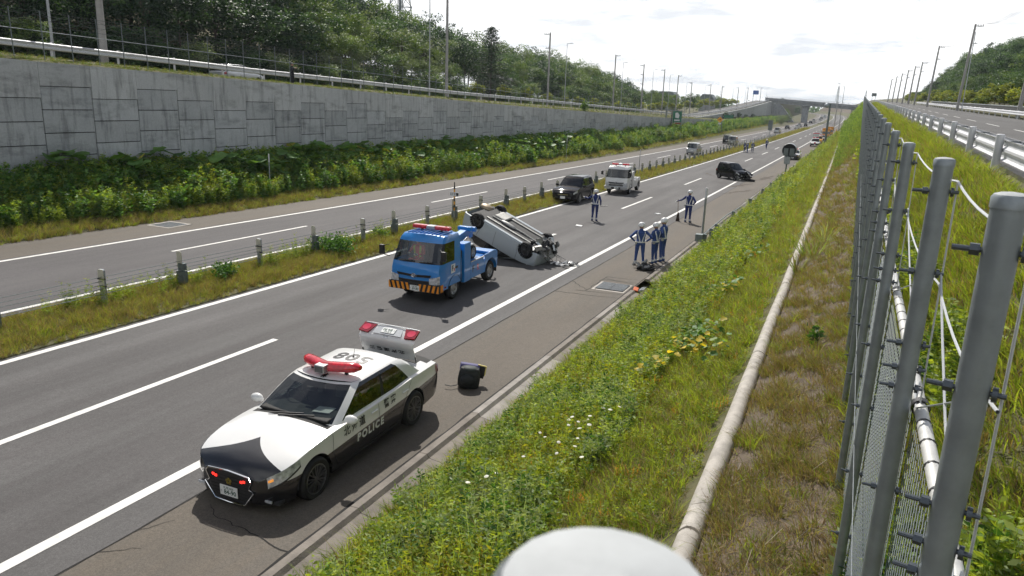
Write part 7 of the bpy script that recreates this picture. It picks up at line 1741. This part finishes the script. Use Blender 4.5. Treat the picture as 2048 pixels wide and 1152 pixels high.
TOPZ = [[15, 21, 21, 16.0, 15.9, 14.0, 13.7, 14.1, 13.1, 11.1, 10.2, 10.2, 10.6, 10.8, 11.0], [17, 24, 24, 22.1, 18.7, 19.1, 16.1, 16.1, 15.5, 16.2, 14, 11.8, 11.4, 11.4, 11.6], [18, 26, 27, 27, 26.5, 21.7, 22.1, 19.1, 18.3, 18.4, 18.0, 17.5, 14, 12.6, 12.8]]
def topz(x, y):
    c = [float(np.interp(y, YS, r_)) for r_ in TOPZ]; return float(np.interp(-x, [46, 60, 75], c))
def left_ground(x, y):
    lf = table(LF, y); lo_ = lf if y < 212 else 3.1; hl = hill_l(y); return float(np.interp(x, [-150, -80, -52, -42], [lo_ + hl * 1.15, lo_ + hl, lo_ + hl * .35, lo_ + .2]))
LABL = {'dark': 'dark broadleaf tree in the dense wood behind the left frontage road', 'mid': 'green broadleaf tree in the wood behind the left frontage road', 'light': 'pale green tree at the sunlit edge of the left wood', 'grey': 'grey-green willow-like tree at the edge of the left wood'}
GRP = {k: f'{k} trees of the left wood' for k in LABL}
placed = []; back = []
def try_place(x, y, dmin):
    for (a, b) in placed:
        if (a - x) ** 2 + (b - y) ** 2 < dmin * dmin: return False
    placed.append((x, y)); return True
for row, (xa, xb, step, low) in enumerate(((-45, -43.2, 3.6, .55), (-50, -46.5, 4.2, .95), (-58, -52, 4.8, 1.06), (-68, -60, 5.5, 1.08), (-82, -70, 6.5, 1.08))):
    y = 17 + row * 5
    ymax = (205, 225, 250, 265, 280)[row]
    while y < ymax:
        if row < 2 and 101 < y < 111: y = 111.5
        x = rnd.uniform(xa, xb); yy = y + rnd.uniform(-1, 1); gz_ = left_ground(x, yy); top = topz(x, yy) * rnd.uniform(.93, 1.0)
        h = max((top - gz_) * low * rnd.uniform(.95, 1.12), 5.5 if yy < 90 else 0)
        if h > 2.2 and try_place(x, yy, 2.4):
            if yy < 66: k = 'dark' if rnd.random() < .88 else 'mid'  # near end mostly dark: the wood's shaded side put into leaf colour
            elif yy < 95: k = rnd.choice(('grey', 'light', 'mid')) if row < 2 else rnd.choice(('dark', 'mid', 'mid'))
            else: k = rnd.choice(('mid', 'mid', 'light', 'dark'))
            if row < 3: tree(LABL[k], k, x, yy, gz_ - .2, h, rnd.uniform(.95, 1.35) * (1.15 if h < 8 else 1.0), GRP[k])
            else: back.append((x, yy, gz_ - .2, h, k))
        y += step * rnd.uniform(.8, 1.2) * (1 if y < 110 else 1.25)
for i in range(84):      # undergrowth along the edge of the wood
    y = 12 + i * 1.5 if i < 40 else 72 + (i - 40) * 2.9; x = rnd.uniform(-44, -41.4); kk = 'dark' if y < 66 else rnd.choice(('mid', 'light', 'mid', 'grey'))
    if 101 < y < 110: continue
    tree({'dark': 'dark bushy undergrowth tree at the edge of the left wood', 'mid': 'green bushy undergrowth tree at the edge of the left wood', 'light': 'pale green bushy undergrowth tree at the edge of the left wood', 'grey': 'grey-green bushy undergrowth tree at the edge of the left wood'}[kk], kk, x, y, table(LF, y) - 1.6, rnd.uniform(4.0, 5.6) * (1 if y < 120 else .85), 1.7, f'{kk} undergrowth of the left wood', 'undergrowth_tree')
for i in range(120):
    y = rnd.uniform(10, 120); x = rnd.uniform(-100, -55); back.append((x, y, left_ground(x, y) - .5, max(5, (topz(x, y) - left_ground(x, y)) * rnd.uniform(.6, 1.05)), 'dark'))
for i in range(110):
    y = rnd.uniform(480, 860); sg = rnd.choice((-1, -1, 1)); x = xr(y) + (rnd.uniform(-120, -34) if sg < 0 else rnd.uniform(24, 110)); back.append((x, y, zr(y) - 1.0, rnd.uniform(4.5, 8.5), rnd.choice(('mid', 'light', 'mid', 'dark'))))
# far woods left of the overpass and beyond it
for i in range(60):
    y = rnd.uniform(215, 440); x = rnd.uniform(-85, -41); gz_ = left_ground(x, y); h = (topz(x, y) - gz_) * rnd.uniform(.8, 1.0)
    if h > 2 and try_place(x, y, 4): back.append((x, y, gz_ - .2, h * 1.05, rnd.choice(('mid', 'light', 'mid'))))
V_, F_, I_ = [], [], []; o_ = 0
gg = np.random.default_rng(3)
for i in range(70):
    x = gg.uniform(-260, 260); y = gg.uniform(900, 1250); c = np.array([x, y, 3.0]); hh = gg.uniform(7, 13); n_ = 90
    q = gg.normal(0, 1, (n_, 3)) * [11, 8, hh * .4]; q[:, 2] = np.abs(q[:, 2]); pts = c + q; v, f = leaves(pts, np.full(n_, 3.2), gg, .2, .9); V_.append(v); F_.append(f + o_); I_.append(np.full(n_, gg.integers(0, 2))); o_ += len(v)
fw = bpy.data.objects.new('far_woods', arr_mesh('far_woods', np.concatenate(V_), np.concatenate(F_), [M['t_mid'], M['t_dark']], np.concatenate(I_))); COL.objects.link(fw); stuff(fw, 'distant wood on the horizon behind the overpass', 'woods')
# lone conifer: tiers of drooping branches
cf_ = thing('conifer', 'lone dark conifer standing above the other trees left of centre', 'tree', (-41.6, 106.3, table(LF, 106) - .4)); H_ = 11.6
mb = MB(); mb.tube([(0, 0, 0), (.02, 0, H_ * .5), (0, 0, H_)], [.20, .13, .02], 8); mb.build('trunk', M['trunk'], cf_)
pts, lim = [], MB(); gg = np.random.default_rng(12)
for k in range(96):
    t = .24 + .76 * (k / 96); z = H_ * t; a = k * 2.399 + gg.uniform(-.3, .3); L_ = (3.2 * (1 - t) ** .5 + .25) * gg.uniform(.55, 1.15); tip = np.array([math.cos(a) * L_, math.sin(a) * L_, z + L_ * .18 - .10 * L_ * L_ * .35]); lim.tube([(0, 0, z), tuple(np.array([0, 0, z]) * .5 + tip * .5 + [0, 0, .08]), tuple(tip)], [.035, .025, .008], 4)
    for q in np.linspace(.25, 1, 11): pts.append(np.array([0, 0, z]) * (1 - q) + tip * q + gg.normal(0, .17, (6, 3)) * [1, 1, .5])
lim.build('branch', M['trunk'], cf_); pts = np.concatenate(pts); v, f = leaves(pts, np.full(len(pts), .24), gg, .1, .35); inst('crown', arr_mesh('crown', v, f, [M['t_con'], M['t_dark']], gg.integers(0, 2, len(f))), cf_)
# young roadside trees
for i, (x, y, h, lab) in enumerate(((-40.5, 47, 3.6, 'young feathery tree by the guardrail right of the bystander'), (-40.3, 33, 3.4, 'bright leafy sapling against the dark wood at the far left'), (-40.5, 57, 3.6, 'small pale roadside tree left of the slim white light pole'), (-40.5, 64, 3.2, 'small yellowish roadside tree just right of another young tree'))): tree(lab, 'light' if i % 2 else 'grey', x, y, table(LF, y) - .1, h, 1.5, name='young_tree')
for i in range(12): y = 90 + i * 9.5; tree(f'{ORDN[i]} small yellow-green roadside tree behind the left guardrail, counted from the nearest', 'yel', -40.6, y, table(LF, y) - .1, rnd.uniform(2.4, 3.4), 1.5, 'young trees along the left frontage road', 'young_tree')
for i in range(16): y = 195 + i * 13; tree(f'{ORDN[i]} small yellow-green tree lining the ramp to the overpass, counted from the nearest', 'yel', -40.0, y, min(table(LF, y), 3.2 + max(0, y - 212) * .022), rnd.uniform(3.0, 4.2), 1.6, 'small trees along the ramp', 'young_tree')
for i, (x, y, h) in enumerate(((-27.2, 262, 2.6), (-27.0, 278, 2.2), (-27.3, 300, 2.8), (-27.0, 320, 2.2), (-27.2, 348, 2.6), (-27.0, 390, 2.0))): tree(f'{ORDN[i]} small dark bush on the terrace below the ramp wall, counted from the nearest', 'dark', x, y, table(WT, y) + .2, h, 1.3, 'bushes on the ramp terrace', 'bush')
for i, (x, y, h) in enumerate(((-20, 345, 4.0), (-16.5, 372, 4.5), (-18, 398, 5.5), (-17, 425, 5.5))): tree(f'{ORDN[i]} bright green bush on the verge before the overpass pier, counted from the nearest', 'light', x, y, zr(y) - .6, h, 1.7, 'bushes before the overpass', 'bush')
for i, (x, y, h) in enumerate(((-23.6, 134, 2.7), (-23.3, 143, 3.0), (-22.5, 150, 2.6), (-22.2, 158, 2.2), (-22.8, 183, 2.0), (-22.6, 200, 2.2))): tree(f'{ORDN[i]} rounded pale bush at the far end of the left verge, counted from the nearest', 'grey' if i % 2 else 'light', x, y, left_z(x, y) - .5, h, 1.6, 'bushes on the left verge', 'bush')
# wooded hill on the right
RX = [30, 45, 60]; RY = [60, 80, 100, 120, 150, 180, 220, 260, 300, 340]; RT_ = [[11.2, 13, 14.8, 16.4, 17.7, 17.5, 16.1, 14.4, 14.3, 14], [11, 13, 15, 17, 19.2, 21.9, 24.7, 25.8, 25.7, 22], [11, 13, 15, 17, 20, 23, 26.5, 30, 32, 30]]
def rtop(x, y): c = [float(np.interp(y, RY, r_)) for r_ in RT_]; return float(np.interp(x, RX, c))
placed = []
for row, (xa, xb, st) in enumerate(((27.5, 29.5, 5.5), (31, 36, 6), (38, 45, 7.5), (47, 56, 9), (58, 70, 11))):
    y = 88 + 12 * row
    while y < 345:
        x = rnd.uniform(xa, xb) + .02 * y; gz_ = bank_z(x, y) if y < 235 else float(np.interp(x, [26, 32, 60, 130], [rail_top(y) - 1, rail_top(y), rail_top(y) + 9, rail_top(y) + 16])); top = rtop(x, y) * rnd.uniform(.94, 1.0); h = (top - gz_) * (.62 if row == 0 else 1.0)
        h = max(h, 3.0)
        if not try_place(x, y, 3): y += 1; continue
        if row > 1: back.append((x, y, gz_ - .4, h * 1.05, rnd.choice(('mid', 'mid', 'dark'))))
        else: k = rnd.choice(('mid', 'mid', 'dark')) if row else rnd.choice(('mid', 'light', 'mid')); tree({'mid': 'green broadleaf tree on the wooded hill at the far right', 'dark': 'dark broadleaf tree on the wooded hill at the far right', 'light': 'pale green tree at the foot of the wooded hill at the far right'}[k], k, x, y, gz_ - .4, h, rnd.uniform(1.1, 1.5), f'{k} trees of the right hill')
        y += st * rnd.uniform(.8, 1.2)
for i in range(17): y = 84 + i * 8.0; tree(f'{ORDN[i]} small yellow-green roadside tree before the right wooded hill, counted from the nearest', 'yel', rail_x(y) + 12.6, y, rail_top(y) - 1.0, rnd.uniform(2.6, 4.2), 1.5, 'young trees along the right frontage road', 'young_tree')
for i in range(9): y = 225 + i * 14; tree(f'{ORDN[i]} far yellow-green tree at the end of the right road, counted from the nearest', 'yel', rail_x(y) + 11.5, y, rail_top(min(y, 330)) - 1.2, rnd.uniform(3, 4.4), 1.5, 'far young trees on the right', 'young_tree')
ORD = [(k, i) for k in ('dark', 'mid', 'light', 'grey') for i in range(len(KIND[k]))]
scatter('back_woods', 'wooded mass of trees behind the nearest rows on both hillsides', np.array([b[:3] for b in back]), [b[3] * 1.15 for b in back], [ORD.index((b[4], rnd.randrange(len(KIND[b[4]])))) for b in back], [bpy.data.objects.new('crown', KIND[k][i][0]) for k, i in ORD], 'woods')
# pale house among the trees left of centre
hs = thing('house', 'pale house half hidden behind the lone conifer', 'house', (-47.5, 121, 4.4)); mb = MB(); mb.box((0, 0, 2.2), (5, 6, 5.2)); mb.build('wall', mat('cream_wall', (.55, .52, .44), .8), hs); mb = MB(); mb.prism([(-2.9, 4.8), (2.9, 4.8), (0, 5.9)], -3.2, 3.2, 'xz'); mb.build('roof', mat('grey_roof', (.16, .16, .17), .7), hs)
for q in (-2.0, 1.6): mb = MB(); mb.box((2.52, q, 2.6), (.06, 1.1, 1.2)); mb.build('window', M['glass_dk'], hs)
for (x, y, z, w_, lab) in ((-62, 330, 9.4, 9, 'low grey roofed house above the far trees left of the ramp'), (-47, 345, 9.0, 6, 'grey gabled house above the trees near the blue sign')):
    hs = thing('house', lab, 'house', (x, y, z - 6)); mb = MB(); mb.box((0, 0, 3), (w_, 8, 7)); mb.build('wall', mat('grey_wall', (.35, .36, .36), .8), hs); mb = MB(); mb.prism([(-w_ * .56, 6.4), (w_ * .56, 6.4), (w_ * .3, 8.6), (-w_ * .3, 8.6)], -4.4, 4.4, 'xz'); mb.build('roof', M['galv_dk'], hs)
    mb = MB(); mb.box((0, -4.03, 4.6), (w_ * .5, .06, 1.2)); mb.build('window', M['glass_dk'], hs)

# ------------------------------------------------------------------ thin summer haze
hm = bpy.data.materials.new('haze'); hm.use_nodes = True; hn_ = hm.node_tree.nodes; hn_.clear(); ho = hn_.new('ShaderNodeOutputMaterial'); pv = hn_.new('ShaderNodeVolumePrincipled'); pv.inputs['Density'].default_value = .00020; pv.inputs['Color'].default_value = (.80, .88, .95, 1); pv.inputs['Anisotropy'].default_value = .2
hm.node_tree.links.new(pv.outputs[0], ho.inputs['Volume'])
mb = MB(); mb.box((0, 1180, 24), (2900, 2960, 64)); hz_ = mb.build('haze', hm); stuff(hz_, 'thin pale summer haze filling the air', 'haze')
S.cycles.volume_bounces = 0; S.cycles.volume_step_rate = 10; S.cycles.volume_max_steps = 64
